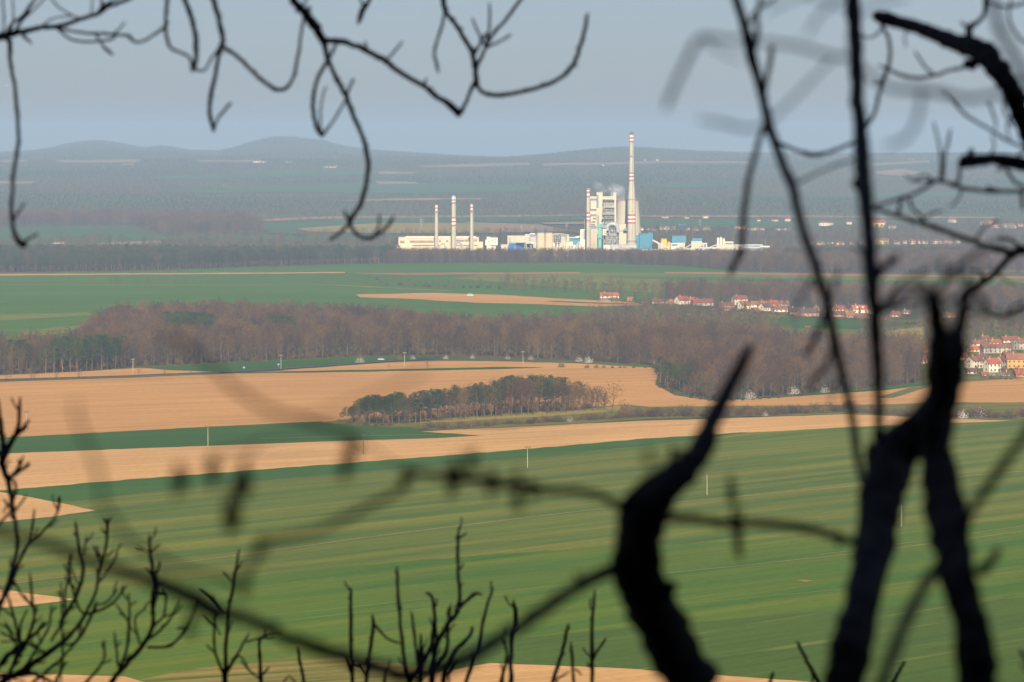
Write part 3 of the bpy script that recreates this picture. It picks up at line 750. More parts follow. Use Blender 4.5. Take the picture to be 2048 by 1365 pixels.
for k, pp in enumerate((P_A, P_B, P_C, P_D)):
    wood('pine_stand', ('dense dark pines behind the left front edge of the long wood', 'group of pines at the far left of the long wood', 'dark pine clump high inside the long brown wood', 'dark pine clump in the middle of the long brown wood')[k], pp, 6.5, ['pine_tree'], .9, 1.1, 3 + k)
wood('pine_stand', 'few dark pines inside the wood right of the copse', [(1340, 770), (1400, 768), (1410, 778), (1350, 784)], 10, ['pine_tree'], .75, .95, 9)
wood('scrub', 'olive brown scrub between the long wood and the village', [(900, 650), (1060, 640), (1300, 622), (1440, 630), (1520, 640), (1580, 668), (1700, 690), (1842, 700), (1842, 716), (1700, 724), (1540, 708), (1440, 694), (1300, 687), (1060, 684), (900, 670)], 6.5, ['bush', 'spreading_tree', 'bush', 'brown_bush'], .38, .85, 10)
wood('village_trees', 'bare trees and bushes behind and among the village houses', [(1330, 601), (1500, 606), (1600, 616), (1740, 618), (1900, 624), (2200, 630), (2200, 600), (1800, 596), (1500, 592), (1340, 590)], 8.5, ['bare_tree', 'bare_tree', 'spreading_tree'], .6, 1.05, 11)
wood('garden_scrub', 'grey brown gardens and bushes around the right hand village', [(1700, 655), (1900, 640), (2200, 640), (2200, 700), (2000, 676), (1930, 690), (1860, 740), (1840, 720), (1740, 690)], 8.5, ['bush', 'spreading_tree', 'brown_bush'], .45, .85, 12, ([(1765, 668), (1800, 660), (1850, 655), (1850, 690), (1790, 684)],))
wood('garden_scrub', 'low scrub in front of the houses of the near village', [(1300, 612), (1460, 616), (1640, 640), (1560, 645), (1460, 632), (1300, 622)], 9, ['bush', 'brown_bush'], .4, .7, 13)
SB = [(-300, 550), (0, 546), (350, 540), (690, 529), (780, 527)]
wood('pine_forest', 'dark pine forest left of the power station', SB + [(800, 521), (700, 521), (500, 521), (300, 520), (0, 519.5), (-300, 519)], 8.0, ['pine_tree', 'pine_tree', 'bare_tree'], .85, 1.15, 14)
wood('bare_forest', 'grey brown leafless forest strip before the power station', [(760, 529), (900, 527), (1150, 527), (1350, 533), (1500, 545), (1800, 547), (2060, 547), (2300, 547), (2300, 520), (2048, 517), (1600, 519), (1500, 525), (1200, 522.5), (1000, 522.5), (800, 521.5)], 7.5, ['bare_tree'], .75, .98, 15)
wood('pine_stand', 'scattered dark pines in the far forest strip at right', [(1560, 532), (1700, 528), (2060, 526), (2060, 521), (1600, 522)], 14, ['pine_tree'], .8, 1.1, 16)
FAR = [f for f in FIELDS if min(p[1] for p in f) < 500]
wood('far_wood', 'hazy blue wood at the foot of the far slope, left', [(-300, 441), (0, 441), (300, 440), (480, 446), (505, 452), (530, 467), (400, 470), (340, 473), (300, 463), (265, 455), (240, 452), (0, 456), (-300, 460)], 11, ['bare_tree'], .9, 1.25, 17, FAR, True)
wood('far_wood', 'hazy grey wood between power station and far town', [(1285, 500), (1290, 460), (1600, 463), (2060, 446), (2300, 446), (2300, 508), (1900, 507), (1600, 503)], 13, ['bare_tree', 'spreading_tree'], .35, .6, 18, FAR, True, .8)
wood('hedgerows', 'thin dark hedgerows between the fields beyond the power station', [(-100, 486), (480, 481), (800, 479), (1100, 475), (1285, 470), (1285, 500), (-100, 514)], 22, ['spreading_tree', 'bush', 'bare_tree'], .6, 1.0, 19, FAR, True, .7)
for a, bnd in (([(600, 447), (760, 448), (930, 447), (1080, 447), (1170, 445)], 1), ([(620, 467), (800, 470), (1010, 469), (1160, 467)], 2), ([(500, 447), (700, 440), (1170, 436), (1400, 439), (1900, 441)], 3), ([(400, 472), (560, 470), (690, 475)], 4)):
    P = []
    for x, y in polyline(a, 2.6): P.append(G(x, y + rt.uniform(-.6, .6)))
    scatter('hedgerow', ('dark hedge along the top of the fallow field', 'dark hedge below the fallow field', 'hedge along the tan strip at the foot of the slope', 'hedge beside the green field left of the station')[bnd - 1], 'hedge', [tuple(p) for p in P], [rt.uniform(.4, .9) for _ in P], ['spreading_tree', 'bush'], 30 + bnd)
Q = [(-150, 436), (2200, 432), (2200, 301), (2048, 304), (1400, 302), (1262, 294), (1010, 314), (850, 306), (560, 273), (440, 299), (190, 281), (60, 300), (-150, 306)]
FARX = FAR + [[(x, y + k) for x, y in f] for f in FAR for k in (2.5, 5.0)]
P, px, py = fill(Q, 17, FARX, True)
k = nr.random(len(P)) < np.where(P[:, 1] < 12500, 1.0, .55)
P = P[k]
tone = np.sin(P[:, 0] / 260 + 2 * np.sin(P[:, 1] / 700)) + np.sin(P[:, 1] / 310 + P[:, 0] / 900) + nr.normal(0, .5, len(P))
scatter('slope_forest', 'blue hazy leafless forest covering the far slope', 'wood', P[tone < .25], nr.uniform(.3, .55, (tone < .25).sum()), ['bare_tree'], 40)
scatter('slope_forest', 'darker evergreen patches in the forest on the far slope', 'wood', P[tone >= .25], nr.uniform(.3, .5, (tone >= .25).sum()), ['pine_tree', 'spruce_tree'], 41)

# ================================================================== THE POWER STATION
M.update(
    concrete=plain('pale_concrete', (0.44, 0.385, 0.275), .10, .05), cream=plain('cream_cladding', (0.50, 0.43, 0.29), .08, .08), white=plain('white_panel', (0.60, 0.55, 0.44), .08, .1),
    red=plain('red_paint', (0.400, 0.080, 0.072), .12, .2), bandwhite=plain('white_paint', (0.66, 0.6, 0.5), .08, .2), dark=plain('dark_opening', (0.040, 0.048, 0.060), .3, .2),
    slate=plain('blue_grey_panel', (0.19, 0.215, 0.25), .12, .1), steel=plain('grey_steel', (0.26, 0.25, 0.23), .25, .2, .6), lattice=plain('pale_steel', (0.38, 0.35, 0.3), .2, .2, .6),
    blue=plain('bright_blue_cladding', (0.02, 0.11, 0.33), .12, .1), sky=plain('sky_blue_cladding', (0.065, 0.2, 0.27), .10, .1), skyd=plain('sky_blue_roof', (0.05, 0.18, 0.27), .10, .1),
    teal=plain('teal_steel', (0.15, 0.36, 0.29), .12, .2), yellow=plain('yellow_tank', (0.6, 0.4, 0.07), .08, .2), silver=plain('silver_duct', (0.336, 0.336, 0.320), .15, .3, .4, .4),
    navy=plain('navy_silo', (0.048, 0.080, 0.152), .1, .2), rust=plain('rusty_cream', (0.60, 0.46, 0.29), .15, .06), grey=plain('grey_panel', (0.38, 0.36, 0.31), .12, .1))
YP, YB = 5160.0, 512.0
SC = YP / F
def Xp(x, Y=YP): return ray(x, 500)[0] * Y
def Zp(y, Y=YP): return H + ray(CX, y)[1] * Y
def slab(mb, x0, x1, yt, yb, Y, d, i=0):
    """a block whose front stands at depth Y between photo columns x0, x1 and rows yt, yb"""
    mb.box(Xp(x0, Y), Xp(x1, Y), Y, Y + d, max(-.5, Zp(yb, Y)), Zp(yt, Y), i)
    return mb
def at(x, Y): return (Xp(x, Y), Y, 0)
def part(name, mat, root, blocks, Y, d):
    """part made of blocks given in photo pixels relative to depth Y, parented to root"""
    mb = MB()
    for b in blocks:
        x0, x1, yt, yb = b[:4]; yo, dd = (b[4] if len(b) > 4 else 0), (b[5] if len(b) > 5 else d)
        slab(mb, x0, x1, yt, yb, Y + yo, dd)
    ox, oy, oz = root.location
    mb.V = [(v[0] - ox, v[1] - oy, v[2] - oz) for v in mb.V]
    return mb.build(name, M[mat], root)
def wins(root, Y, x0, x1, yt, yb, n, name='window', mat='dark', gap=.4, rows=1, dy=0):
    """rows of windows, each a thin recessed-looking panel just proud of the wall at depth Y"""
    for r in range(rows):
        for k in range(n):
            w = (x1 - x0) / n
            part(name, mat, root, [(x0 + k * w, x0 + (k + 1 - gap) * w, yt + r * dy, yb + r * dy)], Y - .6, .55)
def chimney(x, rb, prof, bands, Y, label, group, plats=()):
    """prof: (row, half width in photo pixels); bands: (row0, row1, colour index)"""
    root = thing('chimney', label, 'chimney', at(x, Y), 0, group)
    s = Y / F
    ys = sorted({p[0] for p in prof} | {b[0] for b in bands} | {b[1] for b in bands}, reverse=True)
    pr = sorted(prof); py = [p[0] for p in pr]; ph = [p[1] for p in pr]
    P = [(float(np.interp(y, py, ph)) * s, Zp(y, Y)) for y in ys]
    P[0] = (P[0][0], -.3)
    idx = []
    for a, c in zip(ys, ys[1:]):
        mid = (a + c) / 2; idx.append(next((b[2] for b in bands if b[0] <= mid <= b[1]), 0))
    MB().lathe(P, 28, idx=idx).build('shaft', [M['concrete'], M['red'], M['bandwhite'], M['steel']], root, False)
    top = P[-1]
    MB().lathe([(top[0] * .8, top[1] + .02), (top[0] * .8, top[1] + 1.0), (top[0] * .6, top[1] + 1.0)], 20).build('flue', M['dark'], root)
    for y in plats:
        r = float(np.interp(y, py, ph)) * s
        MB().lathe([(r, Zp(y, Y) - .25), (r + .9, Zp(y, Y) - .25), (r + .9, Zp(y, Y) + .25), (r + .9, Zp(y, Y) + 1.1), (r + .85, Zp(y, Y) + 1.1), (r + .85, Zp(y, Y) + .25), (r, Zp(y, Y) + .25)], 24, cap=False).build('platform', M['steel'], root)
    lad = MB(); r0 = P[0][0]
    lad.bar((0.6, -r0 - .3, 2), (0.6, -top[0] - .3, top[1]), .25); lad.bar((1.1, -r0 - .3, 2), (1.1, -top[0] - .3, top[1]), .25)
    lad.build('ladder', M['steel'], root)
    return root
def v1(v): return v / 5.12 + 340
def v2(v): return v / 5.25 + 250
chimney(1263, 0, [(267, 4.1), (313, 4.4), (362, 5.1), (398, 7.2), (400, 8.0), (448, 8.2), (490, 9.5), (512, 10.2)],
        [(v2(88), v2(108), 1), (v2(108), v2(130), 2), (v2(130), v2(148), 1), (v2(148), v2(167), 2), (v2(167), v2(187), 1), (v2(500), v2(517), 1), (v2(517), v2(535), 2), (v2(535), v2(553), 1), (v2(553), v2(575), 2), (v2(575), v2(593), 1),
         (v2(940), v2(958), 1), (v2(958), v2(982), 2), (v2(982), v2(1000), 1), (v2(1000), v2(1020), 2), (v2(1020), v2(1038), 1)], YP, 'tallest red and white banded chimney, in front of the cooling tower', 'power station chimneys', (313, 399.5, 483))
chimney(1176.5, 0, [(377, 3.4), (400, 3.6), (512, 4.4)], [(v2(665), v2(684), 1), (v2(684), v2(700), 2), (v2(700), v2(722), 1), (v2(722), v2(745), 2), (v2(745), v2(762), 1), (v2(918), v2(937), 1), (v2(937), v2(957), 2), (v2(957), v2(975), 1), (v2(975), v2(995), 2), (v2(995), v2(1013), 1)],
        YP - 30, 'slim banded chimney at the left edge of the boiler house', 'power station chimneys', (379,))
for x, lb in ((873, 'left one of two equal red-topped chimneys before the long turbine hall'), (943.5, 'right one of two equal red-topped chimneys before the long turbine hall')):
    dy = 0 if x < 900 else -1.5
    chimney(x, 0, [(408.7 + dy, 2.9), (440, 3.2), (512, 3.8)], [(v1(352) + dy, v1(365) + dy, 1), (v1(365) + dy, v1(385) + dy, 2), (v1(385) + dy, v1(400) + dy, 1), (v1(400) + dy, v1(420) + dy, 2), (v1(420) + dy, v1(438) + dy, 1)], YP - 20, lb, 'power station chimneys', (425,))
chimney(907.5, 0, [(391, 4.1), (401, 4.2), (440, 4.4), (512, 5.0)], [(391, 394, 3), (394, v1(300), 2), (v1(300), v1(312), 3), (v1(312), v1(333), 2), (v1(333), v1(348), 1), (v1(485), v1(500), 1), (v1(500), v1(523), 2), (v1(523), v1(537), 1), (v1(537), v1(562), 2), (v1(562), v1(578), 1)],
        YP - 25, 'thick middle chimney with a grey top between two slimmer ones', 'power station chimneys', (400.5,))
# scaffold round the top of the thick middle chimney
# cooling tower
YT = YP + 95
root = thing('cooling_tower', 'pale waisted cooling tower with red dashes on its rim behind the tallest chimney', 'cooling tower', at(1255.5, YT))
s = YT / F
prof = [(31.5, 512), (29.5, 495), (27.3, 468), (25.0, 445), (23.4, 425), (22.6, 412), (22.7, 403), (22.9, 401.5)]
MB().lathe([(r * s, -.2 if y == 512 else Zp(y, YT)) for r, y in prof], 64, cap=False).build('shell', M['concrete'], root, True)
mb = MB(); r = 23.0 * s; z = Zp(402.2, YT)
for k in range(40):
    a0, a1 = 2 * math.pi * k / 40, 2 * math.pi * (k + .5) / 40
    V = [(rr * math.cos(a), rr * math.sin(a), zz) for zz in (z, z + 1.3) for rr in (r + .05, r + .35) for a in (a0, a1)]
    mb.add(V, [(0, 2, 3, 1), (4, 5, 7, 6), (0, 1, 5, 4), (2, 6, 7, 3), (0, 4, 6, 2), (1, 3, 7, 5)])
mb.build('rim_marking', M['red'], root)
mb = MB()
for k in range(36):
    a = 2 * math.pi * k / 36; mb.bar((31.3 * s * math.cos(a), 31.3 * s * math.sin(a), 0), (29.9 * s * math.cos(a + .07), 29.9 * s * math.sin(a + .07), 8), .8)
mb.build('column_ring', M['concrete'], root)

# long turbine hall
Y = YP + 40
r = thing('turbine_hall', 'long cream turbine hall with rows of dark windows behind three chimneys', 'power station hall', at(877, Y))
part('wall', 'rust', r, [(797, 957.5, 476.7, 512)], Y, 45)
part('roof', 'white', r, [(796.6, 957.8, 475.8, 476.8, -.5, 46)], Y, 46)
part('roof_lantern', 'white', r, [(811, 952, 473.6, 475.8, 8, 26)], Y, 26)
part('annex', 'rust', r, [(793, 797.4, 490.5, 512, -4, 30), (956, 966, 484.5, 512, -4, 30)], Y, 30)
wins(r, Y, 800, 809.5, 481.6, 487, 5); wins(r, Y, 820, 869, 481.4, 485.8, 22); wins(r, Y, 878.6, 882.5, 480.8, 484.8, 2); wins(r, Y, 892.5, 897.5, 480.8, 484.8, 2); wins(r, Y, 913, 929, 479.6, 483.6, 7); wins(r, Y, 929.5, 945, 479.4, 483.4, 7); wins(r, Y, 949, 954.5, 479.2, 483.2, 3)
for a, c in ((825, 868), (874, 880), (912, 942), (948, 960)): part('window_band', 'dark', r, [(a, c, 490.6, 491.7)], Y - .6, .55)
# flue ducts
def duct(pts, w, label, Y, mat='silver'):
    P = [(Xp(x, Y), Y + 6 * math.sin(i), Zp(y, Y)) for i, (x, y) in enumerate(pts)]
    mb = MB(); mb.add(*tube(smooth(P, 4), [w * SC / 2] * len(smooth(P, 4)), 10))
    o = mb.build('flue_duct', M[mat], None, True)
    c = mb.V[0]
    return tag(o, label, 'duct', 'flue ducts at the old chimneys')
def smooth(P, k=5):
    P = np.asarray(P, float)
    if len(P) < 3:
        return np.array([P[0] + (P[-1] - P[0]) * t for t in np.linspace(0, 1, k + 1)])
    E = np.vstack([2 * P[0] - P[1], P, 2 * P[-1] - P[-2]]); o = []
    for i in range(1, len(E) - 2):
        for t in np.arange(k) / k:
            o.append(.5 * (2 * E[i] + (E[i + 1] - E[i - 1]) * t + (2 * E[i - 1] - 5 * E[i] + 4 * E[i + 1] - E[i + 2]) * t * t + (3 * E[i] - E[i - 1] - 3 * E[i + 1] + E[i + 2]) * t ** 3))
    o.append(P[-1]); return np.array(o)
duct([(877, 500), (880, 492), (886, 487.5), (890, 492), (893, 500)], 3.2, 'silver arched flue duct right of the left old chimney', YP - 10)
duct([(911, 488), (918, 485.5), (924, 489), (931, 500)], 3.4, 'silver flue duct sloping down right of the thick chimney', YP - 12)
duct([(915, 492), (919, 490.5), (924, 496), (927, 503)], 2.6, 'lower silver flue duct beside the thick chimney', YP - 30)
duct([(900, 486), (906, 490), (907, 495)], 2.6, 'short silver duct entering the thick chimney from left', YP - 8)
o = MB().lathe([(5, -.3), (5.2, 5), (4, 8), (1.5, 10)], 20, (Xp(888, YP - 15), YP - 15)).build('round_tank', M['silver'], None, True); tag(o, 'domed silver tank under the arched flue duct', 'tank')

def block(name, label, cat, x, Y, parts, group=None):
    r = thing(name, label, cat, at(x, Y), 0, group)
    for nm, mt, bl, dd in parts: part(nm, mt, r, bl, Y, dd)
    return r
r = block('office_block', 'white stepped block with few windows between turbine hall and silos', 'building', 983, YP, [('wall', 'white', [(970.5, 973.5, 480.5, 491), (973.3, 981.3, 475, 512), (981.2, 995.4, 476.2, 491), (981.2, 991.6, 490.9, 512, 2)], 22), ('roof', 'grey', [(973, 981.6, 474.2, 475.1, -.4, 23), (981.6, 995.8, 475.4, 476.3, -.4, 23)], 23)])
for x, y in ((990, 479), (990, 485), (984, 479.5), (976.5, 483), (985, 495)): part('window', 'dark', r, [(x, x + 2, y, y + 1.4)], YP - .6, .55)
block('low_shed', 'low cream shed in front of the white stepped block', 'building', 1009, YP - 5, [('wall', 'cream', [(1002, 1015, 490.8, 512)], 20), ('roof', 'white', [(1001.7, 1015.3, 490, 490.9, -.4, 21)], 21)])
r = block('bunker_house', 'pale cream block with small windows behind the blue hall', 'building', 1035, YP + 30, [('wall', 'cream', [(1015, 1060, 473.5, 512)], 30), ('roof', 'white', [(1014.6, 1060.4, 472.6, 473.6, -.4, 31)], 31), ('roof_cabin', 'grey', [(1050, 1071, 469, 473, 4, 14)], 14), ('roof_shed', 'white', [(1060, 1070, 467, 470, 5, 10)], 10)])
for x, y in ((1017.5, 476), (1020.5, 476), (1017.5, 479.5), (1020.5, 479.5), (1017.5, 483), (1020.5, 483), (1048, 479), (1029, 476)): part('window', 'dark', r, [(x, x + 1.6, y, y + 1.3)], YP + 29.4, .55)
block('blue_hall', 'bright blue flat-roofed hall under the sloping conveyor', 'building', 1034, YP, [('wall', 'blue', [(1017.5, 1026, 487, 512), (1026, 1051, 488, 512)], 24), ('roof', 'slate', [(1017, 1051.4, 486.6, 488.0, -.4, 25)], 25), ('sign_band', 'white', [(1034, 1044, 490.6, 491.8, -.8, .75)], .75), ('door', 'slate', [(1028, 1031, 492, 512, -.8, .75)], .75)])
def conveyor(pts, h, label, Y, legs=(), mat='white', d=5):
    """a closed sloping conveyor gallery on trestles"""
    r = thing('conveyor_gallery', label, 'conveyor', at(pts[0][0], Y), 0, 'conveyor galleries')
    hz = h * SC / 2
    def run(mb, off, th, y0, y1):
        for (xa, ya), (xb, yb) in zip(pts, pts[1:]):
            A, B = (Xp(xa, Y), Zp(ya, Y) + off), (Xp(xb, Y), Zp(yb, Y) + off)
            V = [(p[0] - r.location.x, yy, p[1] + zz) for p in (A, B) for yy in (y0, y1) for zz in (-th, th)]
            mb.add(V, [(0, 1, 3, 2), (4, 6, 7, 5), (0, 4, 5, 1), (2, 3, 7, 6), (0, 2, 6, 4), (1, 5, 7, 3)])
    a = MB(); run(a, hz * .55, hz * .45, 0, d); a.build('gallery', M[mat], r)
    a = MB(); run(a, -hz * .1, hz * .2, .4, d - .4); a.build('window_band', M['slate'], r)
    a = MB(); run(a, -hz * .65, hz * .35, 0, d); a.build('lower_truss', M[mat if h > 3 else 'slate'], r)
    for x in legs:
        k = next((i for i in range(len(pts) - 1) if pts[i][0] <= x <= pts[i + 1][0]), 0)
        t = (x - pts[k][0]) / (pts[k + 1][0] - pts[k][0] + 1e-6); zt = Zp(pts[k][1] + (pts[k + 1][1] - pts[k][1]) * t, Y) - hz
        mb = MB(); xx = Xp(x, Y) - r.location.x
        for sx in (-1, 1): mb.bar((xx + sx * 1.4, d / 2, -.3), (xx + sx * .7, d / 2, zt), .7)
        mb.build('trestle', M['grey'], r)
    return r
conveyor([(1033, 479.5), (1073, 488.3)], 3.4, 'sloping conveyor gallery descending to the twin silos over the blue hall', YP - 12, (1050, 1062))
block('conveyor_shed', 'dark blue lean-to shed beneath the sloping conveyor', 'building', 1060, YP - 2, [('wall', 'slate', [(1053, 1066, 489, 512)], 10), ('roof', 'grey', [(1052.7, 1066.3, 488, 489.1, -.4, 11)], 11)])
block('grey_block', 'grey panelled block touching the left twin silo', 'building', 1066, YP + 6, [('wall', 'grey', [(1060, 1073.5, 474, 512)], 20), ('roof', 'slate', [(1059.7, 1073.7, 470, 474.1, 2, 16)], 16)])
for x, lb in ((1081.5, 'left of two fat cream concrete silos'), (1098.3, 'right of two fat cream concrete silos')):
    r = thing('silo', lb, 'silo', at(x, YP), 0, 'fat cream silos'); s = SC * 8.3
    MB().lathe([(s, -.3), (s, Zp(468, YP)), (s * .96, Zp(467.3, YP))], 28).build('shell', M['rust'], r, False)
    MB().lathe([(s * 1.04, Zp(467.2, YP)), (s * 1.04, Zp(466, YP)), (s * .5, Zp(465.6, YP))], 28).build('roof', M['grey'], r)
o = MB(); slab(o, 1083.5, 1087.5, 461, 465.4, YP, 3); o = o.build('roof_cabin', M['blue']); tag(o, 'small blue cabin on top of the twin silos', 'cabin')
conveyor([(1106, 495.8), (1130, 501.5)], 2.4, 'short white conveyor sloping down right of the twin silos', YP - 20, (1115,))
# jumble of process buildings between silos and the slim chimney
def frame(mb, x0, x1, yt, yb, Y, nx, nz, d, w):
    X = np.linspace(Xp(x0, Y), Xp(x1, Y), nx + 1); Z = np.linspace(max(0, Zp(yb, Y)), Zp(yt, Y), nz + 1)
    for yy in (Y, Y + d):
        for x in X: mb.bar((x, yy, Z[0]), (x, yy, Z[-1]), w)
        for z in Z: mb.bar((X[0], yy, z), (X[-1], yy, z), w)
        for i in range(nx):
            for k in range(nz):
                a, c = ((X[i], yy, Z[k]), (X[i + 1], yy, Z[k + 1])) if (i + k) % 2 else ((X[i + 1], yy, Z[k]), (X[i], yy, Z[k + 1]))
                mb.bar(a, c, w * .6)
    for z in Z:
        for x in (X[0], X[-1]): mb.bar((x, Y, z), (x, Y + d, z), w)
    return mb
def steelwork(name, label, x0, x1, yt, yb, Y, nx, nz, d, w=.7, mat='lattice', cat='steel frame', floors=True):
    r = thing(name, label, cat, at((x0 + x1) / 2, Y)); ox = r.location.x
    mb = frame(MB(), x0, x1, yt, yb, Y, nx, nz, d, w); mb.V = [(v[0] - ox, v[1] - Y, v[2]) for v in mb.V]; mb.build('frame', M[mat], r)
    if floors:
        mb = MB(); Z = np.linspace(Zp(yb, Y), Zp(yt, Y), nz + 1)
        for z in Z[1:]: mb.box(Xp(x0, Y) - ox + .5, Xp(x1, Y) - ox - .5, .8, d - .8, z - .18, z + .1)
        mb.build('floor_deck', M['steel'], r)
    return r
rj = random.Random(4)
steelwork('pipe_rack', 'open grey steel rack with vessels right of the twin silos', 1107, 1122, 468, 512, YP - 4, 4, 5, 14)
block('process_block', 'grey process building with a dark tall window right of the silos', 'building', 1114, YP + 14, [('wall', 'grey', [(1108, 1121, 469, 512)], 14), ('window', 'slate', [(1114.8, 1118, 471, 482, -.7, .65)], .65), ('roof', 'white', [(1107.6, 1121.4, 468.2, 469.1, -.4, 15)], 15)])
block('process_block', 'pale low block with upper frame left of the sky blue halls', 'building', 1131, YP + 4, [('wall', 'cream', [(1121.5, 1133, 482, 512), (1133, 1138, 471, 512, 3)], 14), ('upper_storey', 'grey', [(1121.5, 1131.5, 473, 482, 2, 10)], 10), ('roof', 'white', [(1121, 1138.4, 470, 471.1, 2, 16)], 16)])
steelwork('pipe_rack', 'steel frame on the roof of the pale low block', 1120, 1129, 467.5, 473, YP + 6, 3, 1, 8, .6, 'steel')
block('sky_blue_hall', 'long sky blue hall far behind the lower sky blue one', 'building', 1150, YP + 30, [('wall', 'sky', [(1138, 1166, 476, 512)], 24), ('roof', 'white', [(1137.7, 1166.3, 475, 476.1, -.4, 25), (1151, 1166, 473, 475.1, 6, 10)], 25)])
block('sky_blue_hall', 'sky blue hall just left of the slim banded chimney', 'building', 1160, YP + 5, [('wall', 'sky', [(1146.5, 1172, 480, 512)], 20), ('roof', 'skyd', [(1146.2, 1172.3, 479.2, 480.1, -.4, 21)], 21), ('louvre', 'grey', [(1156, 1168, 484, 489, -.8, .75)], .75)])
r = block('low_white_house', 'low white house with two dark window bands before the sky blue hall', 'building', 1150, YP - 15, [('wall', 'white', [(1139, 1162, 492, 512)], 16), ('roof', 'white', [(1138.6, 1162.4, 491.2, 492.1, -.4, 17)], 17)])
for a, c in ((1141, 1149), (1151, 1161)): part('window_band', 'slate', r, [(a, c, 493.2, 494.6)], YP - 15.6, .55)
block('tan_block', 'tan block behind the low white house', 'building', 1136, YP - 2, [('wall', 'rust', [(1131, 1146, 484, 512)], 12), ('roof', 'grey', [(1130.7, 1146.3, 483.2, 484.1, -.4, 13)], 13)])
for k in range(9):
    x = 1108 + k * 6.6 + rj.uniform(-1, 1); y = rj.uniform(486, 494)
    o = MB().lathe([(rj.uniform(1.2, 2.2), -.3), (2, 4), (rj.uniform(1.2, 2.2), Zp(y, YP)), (.5, Zp(y, YP) + 1.2)], 12, (Xp(x, YP - 22), YP - 22 - rj.random() * 8)).build('process_vessel', M[rj.choice(('grey', 'silver', 'cream', 'white'))]); tag(o, 'small upright process vessel between the fat silos and the slim chimney', 'tank', 'process vessels')
r = block('precipitator', 'white block with dark vertical slits just left of the slim chimney', 'building', 1164, YP + 2, [('wall', 'white', [(1160.5, 1171.5, 460, 512)], 14), ('side_panel', 'slate', [(1167, 1172, 461, 479, -.8, .75)], .75), ('roof', 'white', [(1160.2, 1171.8, 459.2, 460.1, -.4, 15)], 15)])
for x in (1162.6, 1164.9): part('slit', 'slate', r, [(x, x + .8, 463, 478)], YP + 1.4, .55)
block('lift_shaft', 'short cream lift shaft left of the slim chimney', 'tower', 1171, YP + 12, [('wall', 'cream', [(1169, 1173.5, 440, 512)], 8), ('roof', 'grey', [(1168.8, 1173.7, 439.2, 440.1, -.3, 9)], 9)])
# boiler house: towers, bridges, slits
r = thing('boiler_house', 'tall cream boiler house with towers joined by bridges left of the tall chimney', 'power station hall', at(1208, YP + 20))
Y = YP + 20
part('stair_tower', 'cream', r, [(v / 5.25 + 1140, w / 5.25 + 1140, v2(a), 512) for v, w, a in ((278, 342, 712),)], Y, 16)
part('stair_tower', 'cream', r, [(1226, 1232.3, v2(712), 512)], Y, 16)
part('bridge', 'cream', r, [(1180, 1193.2, v2(752), v2(777))], Y + 2, 10)
part('bridge', 'cream', r, [(1205, 1226.2, v2(752), v2(782))], Y + 2, 10)
part('bridge', 'cream', r, [(1179, 1193.2, v2(908), v2(942))], Y + 2, 10)
part('wall', 'cream', r, [(1181, 1193, v2(797), v2(885), 2), (1181, 1193, v2(962), v2(1065), 2), (1181, 1193.5, v2(1095), 512, 1), (1205, 1228, v2(782), 512, 18)], Y, 12)
part('glazing', 'slate', r, [(1193, 1197.2, v2(733), v2(870), -.8, .75), (1180.5, 1194, v2(778), v2(796), 3, 6), (1181, 1197.5, v2(886), v2(907), 3, 6), (1194.5, 1197.7, v2(950), v2(1100), -.8, .75), (1181, 1194, v2(1066), v2(1094), 3, 6), (1181, 1194, v2(943), v2(961), 3, 6)], Y, 6)
part('roof', 'grey', r, [(1192.6, 1205.6, v2(706), v2(712), -.4, 17), (1225.6, 1232.7, v2(706), v2(712), -.4, 17)], Y, 17)
part('roof_vent', 'slate', r, [(1221, 1226, v2(712), v2(752), 4, 6)], Y, 6)
part('balcony', 'steel', r, [(1183, 1191, v2(1010), v2(1018), 0, 3), (1182, 1190, v2(1040), v2(1048), 0, 3), (1186, 1193, v2(975), v2(983), 0, 3)], Y, 3)
part('side_wing', 'cream', r, [(1235, 1254.5, v2(1042), 512, 12, 20)], Y, 20)
part('wall_slit', 'slate', r, [(1184 + k * 3.0, 1184.9 + k * 3.0, v2(1125), v2(1300), .7, .25) for k in range(0)] or [(1180.2, 1181, v2(1065), v2(1094), 2.5, .25)], Y, .25)
for k in range(5):
    x = 1182.5 + k * 2.75
    rr = thing('filter_silo', ('leftmost', 'second', 'middle', 'fourth', 'rightmost')[k] + ' of five slim ribbed cream filter silos beside the slim chimney', 'silo', at(x, YP - 8), 0, 'slim filter silos')
    MB().lathe([(1.1 * SC, -.3), (1.1 * SC, Zp(v2(1112), YP)), (.5 * SC, Zp(v2(1104), YP))], 14).build('shell', M['cream'], rr)
    MB().lathe([(1.15 * SC, Zp(v2(1130), YP)), (1.25 * SC, Zp(v2(1130), YP)), (1.25 * SC, Zp(v2(1127), YP)), (1.15 * SC, Zp(v2(1127), YP))], 14, cap=False).build('collar', M['grey'], rr)
# boiler steelwork
r = thing('steel_frame', 'grey open steel boiler frame with decks in the middle of the boiler house', 'steel frame', at(1218, YP + 4)); ox = r.location.x; Y = YP + 4
def sub(name, mat, mb):
    mb.V = [(v[0] - ox, v[1] - Y, v[2]) for v in mb.V]; return mb.build(name, M[mat], r)
sub('upper_panel', 'grey', slab(MB(), 1208, 1227.5, v2(795), v2(868), Y + 3, 10))
sub('louvre_panel', 'steel', slab(MB(), 1209, 1227, v2(876), v2(940), Y + 4, 9))
sub('boiler_casing', 'grey', slab(slab(MB(), 1212, 1230, v2(945), 512, Y + 5, 9), 1207, 1236, v2(1120), 512, Y + 4, 9))
mb = frame(MB(), 1207.5, 1228, v2(790), 512, Y, 4, 17, 13, .75); sub('frame', 'lattice', mb)
mb = frame(MB(), 1206, 1238, v2(1035), 512, Y - 6, 7, 9, 6, .7); sub('lower_frame', 'lattice', mb)
mb = MB()
